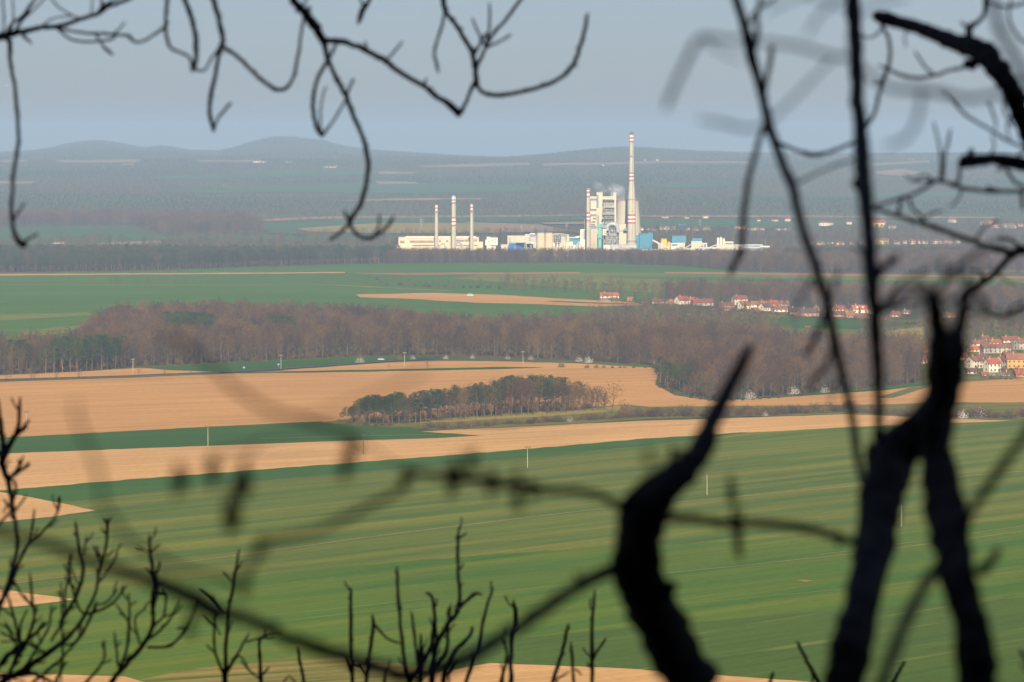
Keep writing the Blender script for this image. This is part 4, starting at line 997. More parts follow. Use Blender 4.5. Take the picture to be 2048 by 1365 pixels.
for v in (788, 870, 942, 985, 1030, 1075, 1120, 1165, 1210): slab(mb, 1206 if v < 1000 else 1205, 1229 if v < 1000 else 1238, v2(v), v2(v + 5), Y - 3, 14)
sub('deck', 'steel', mb)
mb = MB(); P = [(Xp(1214, Y), Y - 8, Zp(v2(1110), Y)), (Xp(1215, Y), Y - 8, Zp(v2(1060), Y)), (Xp(1224, Y), Y - 8, Zp(v2(1040), Y)), (Xp(1233, Y), Y - 8, Zp(v2(1062), Y)), (Xp(1236, Y), Y - 8, Zp(v2(1130), Y))]
mb.add(*tube(smooth(P, 4), [2.4] * 17, 10)); sub('curved_duct', 'silver', mb)
mb = MB()
for k in range(10):
    x = rj.uniform(1208, 1236); y = rj.uniform(1080, 1240); mb.bar((Xp(x, Y), Y - 7, Zp(v2(y), Y)), (Xp(x + rj.uniform(-5, 5), Y), Y - 7, Zp(v2(y + rj.uniform(20, 60)), Y)), 1.1, 0, 8)
sub('pipework', 'silver', mb)
mb = MB()
for v in (940, 990, 1030): slab(mb, 1204.5, 1207, v2(v - 12), v2(v), Y - 2, 4)
sub('side_balcony', 'slate', mb)
r = block('teal_tower', 'teal clad transfer tower at the foot of the boiler house', 'tower', 1200, YP - 12, [('head', 'teal', [(1196, 1205.5, v2(1040), v2(1080))], 9), ('wall', 'teal', [(1195.8, 1203.5, v2(1081), v2(1190), 1)], 7), ('leg', 'teal', [(1196.5, 1198, v2(1190), 512, 1, 6), (1201.5, 1203, v2(1190), 512, 1, 6)], 6), ('window', 'slate', [(1202.6, 1205.2, v2(1044), v2(1078), -.7, .65)], .65), ('lower_cladding', 'teal', [(1198.2, 1201.4, v2(1200), v2(1290), 1.5, 5)], 5)])
r = block('switch_house', 'small white cabin house right of the teal tower', 'building', 1209, YP - 10, [('wall', 'white', [(1205.2, 1212.8, v2(1104), v2(1160))], 7), ('support', 'steel', [(1206, 1207, v2(1160), 512), (1211, 1212, v2(1160), 512)], 5), ('roof', 'white', [(1205, 1213, v2(1098), v2(1104), -.3, 8)], 8)])
for v in (1115, 1135): part('window', 'slate', r, [(1208.5, 1211.6, v2(v), v2(v + 9))], YP - 10.6, .55)
block('machine_hall', 'cream machine hall with a dark edge between boiler frame and tall chimney', 'building', 1246, YP + 12, [('wall', 'cream', [(1236, 1253, v2(1120), 512)], 14), ('roof', 'grey', [(1235.6, 1253.4, v2(1112), v2(1121), -.4, 15)], 15), ('pipe_bridge', 'slate', [(1247, 1254.5, v2(1090), v2(1112), -6, 5)], 5)])
for x0, x1, y, lb, mt in ((1207, 1221, 491, 'left of three rounded white-grey duct housings at the boiler foot', 'white'), (1222, 1238, 490, 'middle rounded white-grey duct housing at the boiler foot', 'grey'), (1240, 1273, 489.5, 'long low rounded duct housing below the tall chimney', 'grey')):
    mb = MB(); Y = YP - 40; n = 12
    V = [(Xp(x, Y), Y + 8 - 8 * math.cos(math.pi * k / n), Zp(y, Y) * (math.sin(math.pi * k / n)) ** .5) for x in (x0, x1) for k in range(n + 1)]
    Fc = [(k, k + 1, n + 2 + k, n + 1 + k) for k in range(n)] + [tuple(range(n + 1)), tuple(range(n + 1, 2 * n + 2))]
    o = mb.add(V, Fc).build('duct_housing', M[mt]); tag(o, lb, 'duct', 'rounded duct housings')
    rb = MB()
    for k in range(4): slab(rb, x0 + (x1 - x0) * (k + .2) / 4, x0 + (x1 - x0) * (k + .3) / 4, y - 1, 512, Y - .6, .5)
    rb.build('rib', M['lattice'], o)
r = block('sky_blue_tower', 'largest sky blue building, two joined cubes right of the tall chimney', 'building', 1288, YP - 10, [('wall', 'sky', [(1269, 1279.5, v2(1165), 512, 10), (1279, 1305.7, v2(1145), 512, 0)], 22), ('stair_tower', 'sky', [(1296, 1304.8, v2(1133), v2(1146), 2, 12)], 12), ('roof', 'skyd', [(1278.7, 1306, v2(1141), v2(1146), -.4, 23)], 23)])
for k in range(6): part('louvre', 'skyd', r, [(1297, 1304.5, v2(1165 + k * 24), v2(1168 + k * 24), -.7, .65)], YP - 10, .65)
for k in range(5): part('panel_joint', 'skyd', r, [(1280 + k * 3.2, 1280.25 + k * 3.2, v2(1150), 505, -.7, .65)], YP - 10, .65)
def c3(x): return x / 6.02 + 1260
def r3(y): return y / 6.02 + 420
conveyor([(c3(272), r3(366)), (c3(480), r3(470))], 3.2, 'steep white conveyor going down right from the big sky blue building', YP - 25, (c3(360), c3(430)))
for x, y, w, lb in ((392, 352, 22, 'left of two tall yellow silos'), (426, 352, 20, 'right of two tall yellow silos'), (468, 390, 22, 'short yellow tank beside the tall yellow silos')):
    rr = thing('silo', lb, 'silo', at(c3(x), YP + 10), 0, 'yellow silos'); s = w / 6.02 * SC
    MB().lathe([(s, -.3), (s, Zp(r3(y + 5), YP)), (s * .5, Zp(r3(y - 2), YP))], 18).build('shell', M['yellow'], rr)
    MB().lathe([(s * 1.03, Zp(r3(y + 8), YP)), (s * 1.06, Zp(r3(y + 8), YP)), (s * 1.06, Zp(r3(y + 4), YP)), (s * 1.03, Zp(r3(y + 4), YP))], 18, cap=False).build('railing', M['steel'], rr)
block('cream_shed', 'small cream shed below the yellow silos', 'building', c3(365), YP + 2, [('wall', 'cream', [(c3(338), c3(392), r3(420), 512)], 10), ('roof', 'white', [(c3(336), c3(394), r3(414), r3(420.5), -.4, 11)], 11)])
block('sky_blue_cube', 'sky blue cube standing on a white base right of the yellow silos', 'building', c3(590), YP + 12, [('wall', 'sky', [(c3(505), c3(676), r3(316), r3(402))], 24), ('base', 'white', [(c3(505), c3(660), r3(402), 512, 1)], 22), ('roof', 'skyd', [(c3(503), c3(678), r3(312), r3(317), -.4, 25)], 25)])
r = block('portal_block', 'white frame block with a dark recess below the sky blue cube', 'building', c3(540), YP - 12, [('wall', 'white', [(c3(493), c3(583), r3(402), 512)], 10), ('recess', 'slate', [(c3(502), c3(572), r3(412), r3(432), -.7, .65)], .65), ('lower_recess', 'slate', [(c3(592), c3(625), r3(452), r3(485), -.7, .65)], .65), ('wing', 'cream', [(c3(583), c3(662), r3(398), 512, 2)], 10)])
block('blue_roof_house', 'cream block with a sky blue roof right of the sky blue cube', 'building', c3(800), YP + 8, [('wall', 'cream', [(c3(737), c3(868), r3(378), 512)], 20), ('roof', 'sky', [(c3(750), c3(866), r3(345), r3(378), 1)], 19), ('roof_stripe', 'skyd', [(c3(770), c3(850), r3(366), r3(374), .8, .3)], .3)])
conveyor([(c3(780), r3(478)), (c3(880), r3(420))], 3.0, 'white conveyor rising to the framed tower from left', YP - 20, (c3(830),))
conveyor([(c3(660), r3(465)), (c3(735), r3(420))], 2.2, 'thin conveyor rising to the blue-roofed block', YP - 6, (c3(700),))
block('framed_tower', 'white framed transfer tower with a dark centre among the conveyors', 'tower', c3(900), YP - 15, [('wall', 'white', [(c3(870), c3(928), r3(405), 512)], 9), ('recess', 'slate', [(c3(888), c3(918), r3(415), r3(480), -.7, .65)], .65), ('roof', 'white', [(c3(862), c3(930), r3(400), r3(406), -.4, 10)], 10)])
mb = MB(); n = 14
V = [(Xp(c3(930), YP) + 0, YP + 20 * math.cos(math.pi * k / n), 0) for k in range(2)]
o = MB().lathe([(6.3, -.3), (6.1, 4), (5, 8.5), (3, 11), (.3, 12)], 22, (Xp(c3(930), YP), YP + 8)).build('dome', M['sky'], None, True); tag(o, 'pale blue dome right of the framed tower', 'dome')
conveyor([(c3(960), r3(455)), (c3(1040), r3(425))], 2.4, 'short conveyor rising to the cream silo trio', YP - 8, (c3(1000),))
for x, y, lb in ((1060, 335, 'left of three cream silos near the right end of the station'), (1094, 330, 'middle and tallest of three cream silos near the right end'), (1128, 346, 'right and lowest of three cream silos near the right end')):
    rr = thing('silo', lb, 'silo', at(c3(x), YP + 5), 0, 'three cream silos'); s = 15.5 / 6.02 * SC
    MB().lathe([(s, -.3), (s, Zp(r3(y + 6), YP)), (s * .7, Zp(r3(y), YP))], 18).build('shell', M['white'], rr)
    MB().lathe([(s * 1.02, Zp(r3(y + 9), YP)), (s * 1.06, Zp(r3(y + 9), YP)), (s * 1.06, Zp(r3(y + 3), YP)), (s * 1.02, Zp(r3(y + 3), YP))], 18, cap=False).build('railing', M['grey'], rr)
block('long_shed', 'white flat shed right of the three cream silos', 'building', c3(1190), YP + 2, [('wall', 'cream', [(c3(1140), c3(1243), r3(395), 512), (c3(1040), c3(1140), r3(418), 512, -3)], 14), ('roof', 'white', [(c3(1138), c3(1245), r3(384), r3(396), -.4, 15)], 15), ('window_band', 'slate', [(c3(1150), c3(1235), r3(400), r3(412), -.7, .65)], .65)])
conveyor([(c3(130), r3(489)), (c3(400), r3(487)), (c3(780), r3(468)), (c3(1140), r3(458)), (c3(1280), r3(452))], 3.6, 'very long white level conveyor gallery along the foot of the station', YP - 45, [c3(v) for v in (200, 300, 400, 500, 600, 700, 780, 860, 980, 1060, 1140, 1220)])
block('junction_tower', 'square white junction tower with dark window on the long conveyor', 'tower', c3(1312), YP - 46, [('wall', 'white', [(c3(1276), c3(1350), r3(428), 512)], 8), ('window', 'slate', [(c3(1308), c3(1345), r3(436), r3(472), -.7, .65)], .65)])
conveyor([(c3(1350), r3(452)), (c3(1500), r3(462)), (c3(1680), r3(452))], 3.0, 'right end of the level conveyor beyond the square junction tower', YP - 40, [c3(v) for v in (1400, 1460, 1520, 1580, 1640)])
block('end_station', 'small white end station at the far right of the conveyors', 'building', c3(1620), YP - 41, [('wall', 'white', [(c3(1565), c3(1682), r3(436), r3(452))], 8), ('mast', 'steel', [(c3(1630), c3(1633), r3(350), r3(436), 3, .4)], .4)])
block('dark_stockpile_shed', 'long low blue-grey shed with pale roof line behind the long conveyor', 'building', c3(1420), YP + 25, [('wall', 'slate', [(c3(1240), c3(1600), r3(428), 512)], 20), ('roof', 'white', [(c3(1238), c3(1602), r3(421), r3(428.5), -.4, 21)], 21)])
for x in (597, 622, 645, 668):
    rr = thing('silo', 'dark blue storage silo far beyond the sky blue cube', 'silo', tuple(G(c3(x), 461)), 0, 'dark blue silos'); Y = rr.location.y
    MB().lathe([(2 * Y / F, -3), (2 * Y / F, 19 / 6.02 * 3.6 * Y / F), (1 * Y / F, 13.2 * Y / F)], 16).build('shell', M['navy'], rr)
    MB().lathe([(2.05 * Y / F, 11.2 * Y / F), (2.15 * Y / F, 11.2 * Y / F), (2.15 * Y / F, 11.6 * Y / F), (2.05 * Y / F, 11.6 * Y / F)], 16, cap=False).build('railing', M['steel'], rr)
def pylon(x, yb, yt, label):
    p = G(x, yb); h = (yb - yt) / F * p.y; r = thing('power_pylon', label, 'pylon', tuple(p), 0, 'lattice pylons')
    mb = MB()
    for sx in (-1, 1):
        for sy in (-1, 1): mb.bar((sx * h * .1, sy * h * .1, 0), (sx * h * .015, sy * h * .015, h), .35)
    for k in range(6):
        z0, z1 = h * k / 6, h * (k + 1) / 6; w0, w1 = h * (.1 - .085 * k / 6), h * (.1 - .085 * (k + 1) / 6)
        mb.bar((-w0, -w0, z0), (w1, -w1, z1), .22); mb.bar((w0, -w0, z0), (-w1, -w1, z1), .22); mb.bar((-w0, w0, z0), (w1, w1, z1), .22)
    mb.build('tower', M['steel'], r)
    for z in (.72, .86): MB().bar((-h * .18, 0, h * z), (h * .18, 0, h * z), .5).build('crossarm', M['steel'], r)
    return r
pylon(1043, 468, 451, 'left of two faint lattice pylons above the blue hall'); pylon(1065, 468, 452, 'right of two faint lattice pylons above the blue hall')
pylon(1133, 466, 446, 'faint lattice pylon above the sky blue halls'); pylon(1400, 456, 440, 'faint lattice pylon on the far green field'); pylon(842, 462, 436, 'faint lattice pylon above the turbine hall'); pylon(1333, 470, 452, 'faint lattice pylon above the yellow silos')

# ================================================================== VILLAGES
M.update(rooft=plain('orange_red_tiles', (0.25, 0.068, 0.04), .22, .6, rnd=.3), roofb=plain('brown_tiles', (0.17, 0.075, 0.042), .25, .6, rnd=.3), roofd=plain('dark_tiles', (0.09, 0.05, 0.045), .25, .6, rnd=.3),
         plw=plain('white_plaster', (0.62, 0.52, 0.36), .1, .4), ply=plain('yellow_plaster', (0.66, 0.46, 0.14), .1, .4), plo=plain('orange_plaster', (0.52, 0.25, 0.07), .1, .4), brick=plain('brick_wall', (0.38, 0.2, 0.08), .2, .8), plp=plain('pink_plaster', (0.5, 0.32, 0.27), .1, .4),
         glass=plain('window_glass', (0.04, 0.05, 0.06), .2, 1, .2, .5), stonew=plain('grey_render', (0.36, 0.31, 0.25), .15, .4))
def house(x, yb, w, h, label, wall='plw', roof='rooft', rz=0, gable=0.0, depth=None, win=3, chim=1, storeys=1, group='village houses', P=None, dormer=0):
    """w: photo pixels across, h: photo pixels from ground to ridge; rz turns the ridge away from straight across (degrees)"""
    p = P or G(x, yb); s = p.y / F
    a = math.radians(rz); d = (depth or max(5.5, min(9, w * s * .7)))
    L = max(4, (w * s - d * abs(math.sin(a))) / max(.35, abs(math.cos(a))))
    Ht = h * s; eave = Ht * (.5 if storeys == 1 else .66)
    r = thing('house', label, 'house', tuple(p), a, group)
    L2, d2 = L / 2, d / 2
    V = [(-L2, -d2, -1), (L2, -d2, -1), (L2, d2, -1), (-L2, d2, -1), (-L2, -d2, eave), (L2, -d2, eave), (L2, d2, eave), (-L2, d2, eave), (-L2, 0, Ht - .25), (L2, 0, Ht - .25)]
    MB().add(V, [(0, 1, 5, 4), (2, 3, 7, 6), (1, 2, 6, 9, 5), (3, 0, 4, 8, 7)]).build('wall', M[wall], r)
    o = .45; t = .22; sl = (Ht - eave) / d2
    mb = MB()
    for sg in (-1, 1):
        e0 = (sg * (d2 + o), eave - sl * o); V = [(xx, yy, zz + dz) for xx in (-L2 - o, L2 + o) for (yy, zz) in (e0, (0, Ht)) for dz in (0, -t)]
        mb.add(V, [(0, 1, 3, 2), (4, 6, 7, 5), (0, 4, 5, 1), (0, 2, 6, 4), (1, 5, 7, 3), (2, 3, 7, 6)])
    rf = mb.build('roof', M[roof], r)
    for k in range(chim):
        cx = (-.25 + .45 * k) * L
        MB().box(cx - .35, cx + .35, -.9, -.2, Ht - 1.4, Ht + 1.0).box(cx - .42, cx + .42, -.97, -.13, Ht + 1.0, Ht + 1.15).build('chimney', M['brick'], rf)
    for k in range(dormer):
        cx = (-.2 + .4 * k) * L
        MB().box(cx - .9, cx + .9, -d2 * .75, -d2 * .2, eave + .5, eave + 2.0).build('dormer', M[wall], rf)
    for st in range(storeys):
        z0 = 1.0 + st * 2.9
        if z0 + 1.2 > eave: z0 = eave - 1.5
        for k in range(win):
            cx = -L2 + L * (k + .5) / win
            wv = MB().box(cx - .5, cx + .5, -d2 - .14, -d2 + .02, z0, z0 + 1.3).build('window', M['glass'], r)
            MB().box(cx - .62, cx + .62, -d2 - .25, -d2 - .02, z0 - .15, z0 - .02).build('sill', M['plw'], wv)
    for zz in ((eave - 1.2, ) if storeys == 1 else (1.2, eave - 1.4)):
        MB().box(-L2 - .14, -L2 + .02, -.5, .5, zz, zz + 1.3).build('window', M['glass'], r)
    MB().box(L2 * .75 - .5, L2 * .75 + .5, -d2 - .14, -d2 + .02, -.1, 2.1).build('door', M['roofd'], r)
    return r
for a in (
    (1218, 597, 40, 12, 'long low white house with orange roof, leftmost of the village', 'plw', 'rooft', 8), (1260, 602, 13, 8, 'small shed with red roof right of the leftmost house', 'plp', 'rooft', 5), (1318, 607, 30, 9, 'low pink flat-looking building left of the white gabled house', 'plp', 'roofb', 3),
    (1340, 609, 14, 10, 'small red-roofed outbuilding touching the white gabled house', 'plw', 'rooft', 30), (1364, 609, 31, 17, 'white house with tall gable and bright red roof', 'plw', 'rooft', 32), (1404, 612, 46, 14, 'long barn with bright red roof right of the white gabled house', 'stonew', 'rooft', 14),
    (1451, 616, 33, 11, 'low barn with faded brick-red roof', 'brick', 'roofb', 10), (1479, 610, 32, 19, 'two-storey cream house standing highest in the village', 'plw', 'rooft', 16), (1487, 619, 28, 17, 'white gabled house with dull brown roof before the two-storey one', 'plw', 'roofb', 35),
    (1509, 615, 18, 13, 'brown-roofed house behind the white gables', 'plw', 'roofb', 8), (1530, 622, 28, 16, 'white house with steep front gable in the village centre', 'plw', 'roofd', 40), (1546, 615, 25, 14, 'yellow house with orange-red roof', 'ply', 'rooft', 22), (1559, 624, 32, 12, 'white wall house with broad brown roof', 'plw', 'roofb', 14),
    (1592, 632, 30, 17, 'dark-roofed brick house at the edge of the green meadow', 'brick', 'roofd', 6), (1616, 633, 44, 16, 'brick barn with gable and long dark roof', 'brick', 'roofd', 20), (1678, 624, 28, 13, 'yellowish house with red roof behind the leaning stem', 'ply', 'rooft', 20), (1718, 626, 35, 16, 'red-roofed house with two white dormers', 'plw', 'rooft', 12),
    (1677, 634, 26, 12, 'low house with dark red roof left of the brick one', 'brick', 'roofd', 8), (1699, 637, 24, 15, 'brick house with brownish roof right behind the thin stem', 'brick', 'roofb', 18), (1723, 637, 29, 10, 'low red-roofed shed left of the straight dark stem', 'brick', 'roofb', 6),
    (1790, 634, 20, 11, 'red-roofed house just right of the straight dark stem', 'plw', 'rooft', 15), (1901, 635, 32, 9, 'long red roof seen in the fork of the thick trunk', 'plw', 'rooft', 5),
    (1615, 656, 10, 4, 'tiny pale shed on the meadow below the brick barn', 'plw', 'roofb', 0), (1681, 680, 10, 6, 'small tan hut among the scrub', 'ply', 'roofb', 20), (1736, 687, 17, 9, 'small brick hut with a pointed gable among the scrub', 'brick', 'roofb', 30),
    (1838, 706, 33, 15, 'orange-red roofed house left of the thick trunk', 'plo', 'rooft', 5), (1837, 728, 33, 18, 'white house with red roof below another, left of the thick trunk', 'plw', 'rooft', 10), (1957, 693, 35, 13, 'red-roofed house with white wall at the top of the right village', 'plw', 'roofb', 12),
    (1949, 704, 29, 12, 'yellow gabled house with red roof right of the thick trunk', 'ply', 'rooft', 18), (1991, 707, 62, 19, 'big dark-walled barn with long red-brown roof', 'stonew', 'roofb', 12), (2018, 686, 34, 13, 'red-roofed house behind the long barn', 'plw', 'rooft', 10), (2042, 700, 36, 23, 'grey gabled house with brown roof at the right edge', 'stonew', 'roofb', 30),
    (1949, 737, 40, 25, 'large white gable house with dark roof beside the thick trunk', 'plw', 'roofb', 38), (1984, 745, 34, 29, 'white house with bright red roof and balcony at the front of the right village', 'plw', 'rooft', 24), (2001, 739, 24, 28, 'tall house showing a blank beige gable wall', 'stonew', 'roofb', 60),
    (1941, 748, 22, 12, 'low shed with dark red roof beside the white gable house', 'plw', 'roofd', 12), (2044, 755, 34, 16, 'shed with broad red roof at the bottom right of the village', 'brick', 'rooft', 10), (1925, 720, 20, 14, 'red-roofed house half behind the thick trunk', 'plw', 'rooft', 15)):
    x, yb, w, h, lb, wl, rf, rz = a
    st = 2 if h > 18 else 1
    house(x, yb, w, h, lb, wl, rf, rz, win=max(1, round(w / 11)), chim=1 if w > 18 else 0, storeys=st, dormer=2 if 'dormers' in lb else 0)
house(2040, 737, 58, 30, 'long two-storey orange house with rows of windows at the right edge', 'plo', 'roofb', 3, win=6, chim=2, storeys=2)

for a in (
    (1228, 601, 14, 6, 'little white shed below the leftmost orange roof', 'plw', 'roofb', 0), (1288, 606, 12, 6, 'small pale shed left of the pink building', 'plw', 'roofd', 10), (1383, 604, 16, 9, 'small house with red roof behind the white gabled house', 'plw', 'rooft', 20), (1425, 620, 14, 6, 'tiny green-grey shed before the long barn', 'stonew', 'roofd', 5),
    (1455, 621, 18, 7, 'low white shed in front of the faded brick barn', 'plw', 'roofb', 8), (1527, 611, 16, 9, 'cream house behind the steep front gable', 'plw', 'rooft', 10), (1512, 624, 14, 7, 'small red-roofed lean-to before the steep gable', 'brick', 'rooft', 25), (1568, 612, 20, 10, 'brown-roofed house high on the edge right of the yellow house', 'plp', 'roofb', 12),
    (1633, 622, 16, 9, 'yellow gabled house half hidden by the leaning stem', 'ply', 'roofb', 35), (1655, 634, 18, 11, 'dark-roofed barn behind the leaning stem', 'brick', 'roofd', 10), (1745, 628, 16, 10, 'house with red roof just left of the straight stem', 'plw', 'rooft', 25), (1768, 640, 14, 8, 'small brown-roofed house below the right end of the village', 'stonew', 'roofb', 5),
    (1812, 628, 16, 8, 'pale little house between straight stem and thick trunk', 'plw', 'roofb', 15), (1870, 640, 22, 9, 'low red-roofed barn left of the trunk fork', 'brick', 'rooft', 8), (1935, 630, 18, 8, 'small house with brown roof right of the trunk fork', 'plw', 'roofb', 10), (1968, 681, 20, 10, 'brown roof peeping behind the yellow gabled house', 'stonew', 'roofb', 20),
    (1990, 690, 24, 11, 'red roof behind the long barn, left of the right edge', 'plw', 'rooft', 5), (1962, 720, 22, 13, 'dark red roof above the large white gable house', 'plw', 'roofd', 15), (2018, 716, 26, 13, 'brown roof between the long barn and the orange house', 'stonew', 'roofb', 8), (1968, 752, 14, 8, 'tiny shed with red roof in front of the balcony house', 'plw', 'rooft', 10), (2016, 752, 16, 9, 'grey shed below the orange house', 'stonew', 'roofd', 5)):
    x, yb, w, h, lb, wl, rf, rz = a
    house(x, yb, w, h, lb, wl, rf, rz, win=max(1, round(w / 9)), chim=1 if w > 15 else 0)
# garden trees
for x, yb, s, l in ((1270, 603, .75, 'dark fir beside the small red shed, left of the village'), (1474, 619, .55, 'left of two small firs before the white gabled house'), (1490, 621, .6, 'right of two small firs before the white gabled house'), (1719, 628, .5, 'little fir in front of the dormer house'), (1577, 632, .45, 'dark green conifer left of the dark-roofed brick house')):
    place('spruce_tree', G(x, yb), s, l, 'village firs')
for x, y in polyline([(1175, 600), (1240, 604), (1300, 610), (1380, 614), (1450, 620), (1530, 628), (1580, 634), (1660, 640), (1750, 640)], 7): place(rt.choice(('bush', 'brown_bush')), G(x, y), rt.uniform(.8, 1.3), 'garden bush in front of the village houses', 'garden bushes of the village')
for x, y in polyline([(1180, 592), (1300, 603), (1400, 608), (1500, 612), (1600, 626), (1700, 628)], 8): place('spreading_tree', G(x, y + rt.uniform(-3, 10)), rt.uniform(.5, .8), 'bare garden tree among the village houses', 'garden trees of the village')
for x, y in polyline([(1935, 752), (1980, 758), (2050, 762)], 9) + polyline([(1925, 712), (1990, 712), (2045, 718)], 8) + polyline([(1930, 697), (1990, 699), (2050, 705)], 9) + polyline([(1930, 738), (1975, 741), (2045, 741)], 12): place(rt.choice(('bush', 'brown_bush', 'spreading_tree')), G(x, y), rt.uniform(.5, .9), 'garden plant among the houses of the right hand village', 'garden plants of the right village')
for x, y, s, l in ((1785, 690, 1.3, 'wide blossoming bush right of the straight dark stem'), (1815, 694, 1.0, 'blossoming bush on the slope left of the thick trunk'), (1985, 752, 1.0, 'pale blossoming bush before the white red-roofed house'), (2003, 753, .9, 'greyish budding bush below the beige gable')):
    place('blossoming_bush', G(x, y), s, l, 'white blossoming bushes')
# far town: tiny houses beyond the power station
TOWN = [(1283, 461, 6, 4), (1298, 461, 8, 4), (1307, 462, 7, 4), (1335, 460, 28, 5), (1376, 461, 6, 5), (1390, 462, 9, 5), (1411, 461, 13, 6), (1330, 437, 9, 4), (1412, 437, 9, 5), (1374, 438, 7, 3), (1480, 459, 16, 6), (1500, 461, 9, 5), (1513, 461, 9, 5), (1525, 461, 7, 4), (1560, 461, 10, 4), (1575, 461, 8, 4), (1518, 443, 5, 3), (1550, 443, 9, 3), (1576, 443, 9, 5),
        (1646, 452, 16, 7), (1662, 451, 8, 5), (1698, 449, 9, 5), (1755, 455, 27, 11), (1785, 457, 12, 5), (1904, 446, 11, 7), (1968, 450, 10, 6), (1980, 449, 12, 7), (1990, 456, 12, 6), (2012, 455, 12, 6), (2023, 457, 12, 7), (2040, 454, 10, 5), (1641, 490, 12, 5), (1680, 491, 14, 6), (1702, 490, 9, 5), (1764, 489, 22, 9), (1793, 489, 10, 5), (1809, 488, 8, 5), (1822, 489, 7, 8), (1842, 488, 24, 6), (1875, 488, 22, 6), (1896, 487, 12, 5), (1915, 487, 9, 6),
        (1660, 488, 9, 4), (1725, 490, 9, 5), (1625, 489, 9, 4), (1740, 491, 8, 4), (115, 488, 14, 4), (126, 488, 6, 5), (105, 489, 6, 3), (515, 326, 12, 5), (528, 326, 10, 4), (575, 326, 5, 4), (583, 327, 4, 4), (660, 336, 22, 4), (672, 335, 4, 5), (1207, 332, 4, 3), (1290, 322, 3, 4), (1315, 322, 5, 4), (1822, 320, 8, 3), (448, 371, 3, 2), (924, 462, 5, 3)]
for k, (x, y, w, h) in enumerate(TOWN):
    if x > 1270 and y > 430: w, h = w * 1.15, h * 1.3
    rfk = ('rooft', 'roofb', 'rooft', 'rooft', 'roofb')[k % 5]
    zone = 'beyond the right half of the power station' if 1270 < x < 1600 and y > 430 else 'in the far town behind the dark stems' if x > 1600 and y > 430 else 'on the hazy far slope' if y < 400 else 'among the far fields left of the power station'
    if x == 1755: lb = 'large yellowish flat block in the far town behind the straight stem'
    elif x == 1764: lb = 'long yellow house with red roof in the far town right of the straight stem'
    else: lb = 'tiny pale house ' + zone
    p = G(x, y); s = p.y / F
    r = thing('house', lb, 'house', tuple(p), math.radians(rt.uniform(-25, 25)), 'far houses ' + zone)
    L2, d2, Ht = w * s / 2, min(w * s / 2, 6 * s), h * s; ev = Ht * .62
    MB().add([(-L2, -d2, -3), (L2, -d2, -3), (L2, d2, -3), (-L2, d2, -3), (-L2, -d2, ev), (L2, -d2, ev), (L2, d2, ev), (-L2, d2, ev), (-L2, 0, Ht), (L2, 0, Ht)], [(0, 1, 5, 4), (2, 3, 7, 6), (1, 2, 6, 9, 5), (3, 0, 4, 8, 7)]).build('wall', M['ply' if x in (1764, 1755, 1513) else 'plw'], r)
    MB().add([(-L2 - .5, -d2 - .5, ev + .1), (L2 + .5, -d2 - .5, ev + .1), (L2 + .5, 0, Ht + .4), (-L2 - .5, 0, Ht + .4), (L2 + .5, d2 + .5, ev + .1), (-L2 - .5, d2 + .5, ev + .1)], [(0, 1, 2, 3), (3, 2, 4, 5)]).build('roof', M[rfk], r)
    if w > 7:
        for q in range(3): MB().box(-L2 + L2 * 2 * (q + .3) / 3, -L2 + L2 * 2 * (q + .6) / 3, -d2 - .6, -d2 - .05, ev * .35, ev * .75).build('window', M['glass'], r)
p = G(1671, 505); house(1671, 505, 9, 5, 'white house standing alone in the forest strip behind the leaning stem', 'plw', 'roofb', 0, win=2, chim=0)

# ================================================================== POLES, SIGNS, VEHICLES
M.update(polec=plain('pole_concrete', (0.34, 0.29, 0.2), .12, .8), poled=plain('dark_steel', (0.06, 0.06, 0.06), .2, .8, .6), signb=plain('sign_blue', (0.12, 0.3, 0.5), .1, 1), carw=plain('car_paint', (0.42, 0.42, 0.42), .05, 1, .35, .4), tyre=plain('tyre_rubber', (0.03, 0.03, 0.03), .2, 2))
def line_pole(x, yb, yt, label, mat='polec'):
    p = G(x, yb); h = (yb - yt) / F * p.y; r = thing('power_pole', label, 'utility pole', tuple(p), 0, 'power line poles in the fields')
    MB().add(*tube([(0, 0, -.5), (0, 0, h * .5), (0, 0, h * .93)], [.17, .14, .1], 8)).build('pole', M[mat], r)
    w = h * .115
    mb = MB(); mb.bar((-w, 0, h * .93), (w, 0, h * .93), .22); mb.bar((0, 0, h * .88), (-w * .7, 0, h * .93), .1); mb.bar((0, 0, h * .88), (w * .7, 0, h * .93), .1); mb.build('crossarm', M['poled'], r)
    for q in (-1, 0, 1): MB().lathe([(.08, h * .935), (.2, h * .945), (.13, h * .97), (.2, h * .985), (.08, h * 1.01)], 8, (q * w * .95, 0)).build('insulator', M['poled'], r)
    return r
line_pole(416, 893, 852, 'pale concrete pole on the green strip at left'); line_pole(53, 863, 822, 'power pole standing in the tan field at far left'); line_pole(727, 909, 868, 'dark power pole in the tan strip left of centre', 'poled')
line_pole(1055, 937, 893, 'pale concrete pole at the edge of the wheat in the centre'); line_pole(1414, 991, 945, 'thin pale pole in the wheat right of the curved stem'); line_pole(1803, 1055, 1006, 'pole in the wheat glimpsed between the two thick trunks')
def lamp(x, yb, yt, label):
    p = G(x, yb); h = (yb - yt) / F * p.y; r = thing('road_pole', label, 'pole', tuple(p), 0, 'T-shaped poles along the road')
    MB().add(*tube([(0, 0, -.5), (0, 0, h * .5), (0, 0, h * .97)], [.19, .16, .13], 8)).build('pole', M['polec'], r)
    MB().lathe([(.2, h * .955), (1.25, h * .965), (1.3, h * .985), (.3, h)], 14).build('top_plate', M['polec'], r)
    MB().bar((-1.5, 0, h * .93), (1.5, 0, h * .93), .16).build('crossarm', M['polec'], r)
    return r
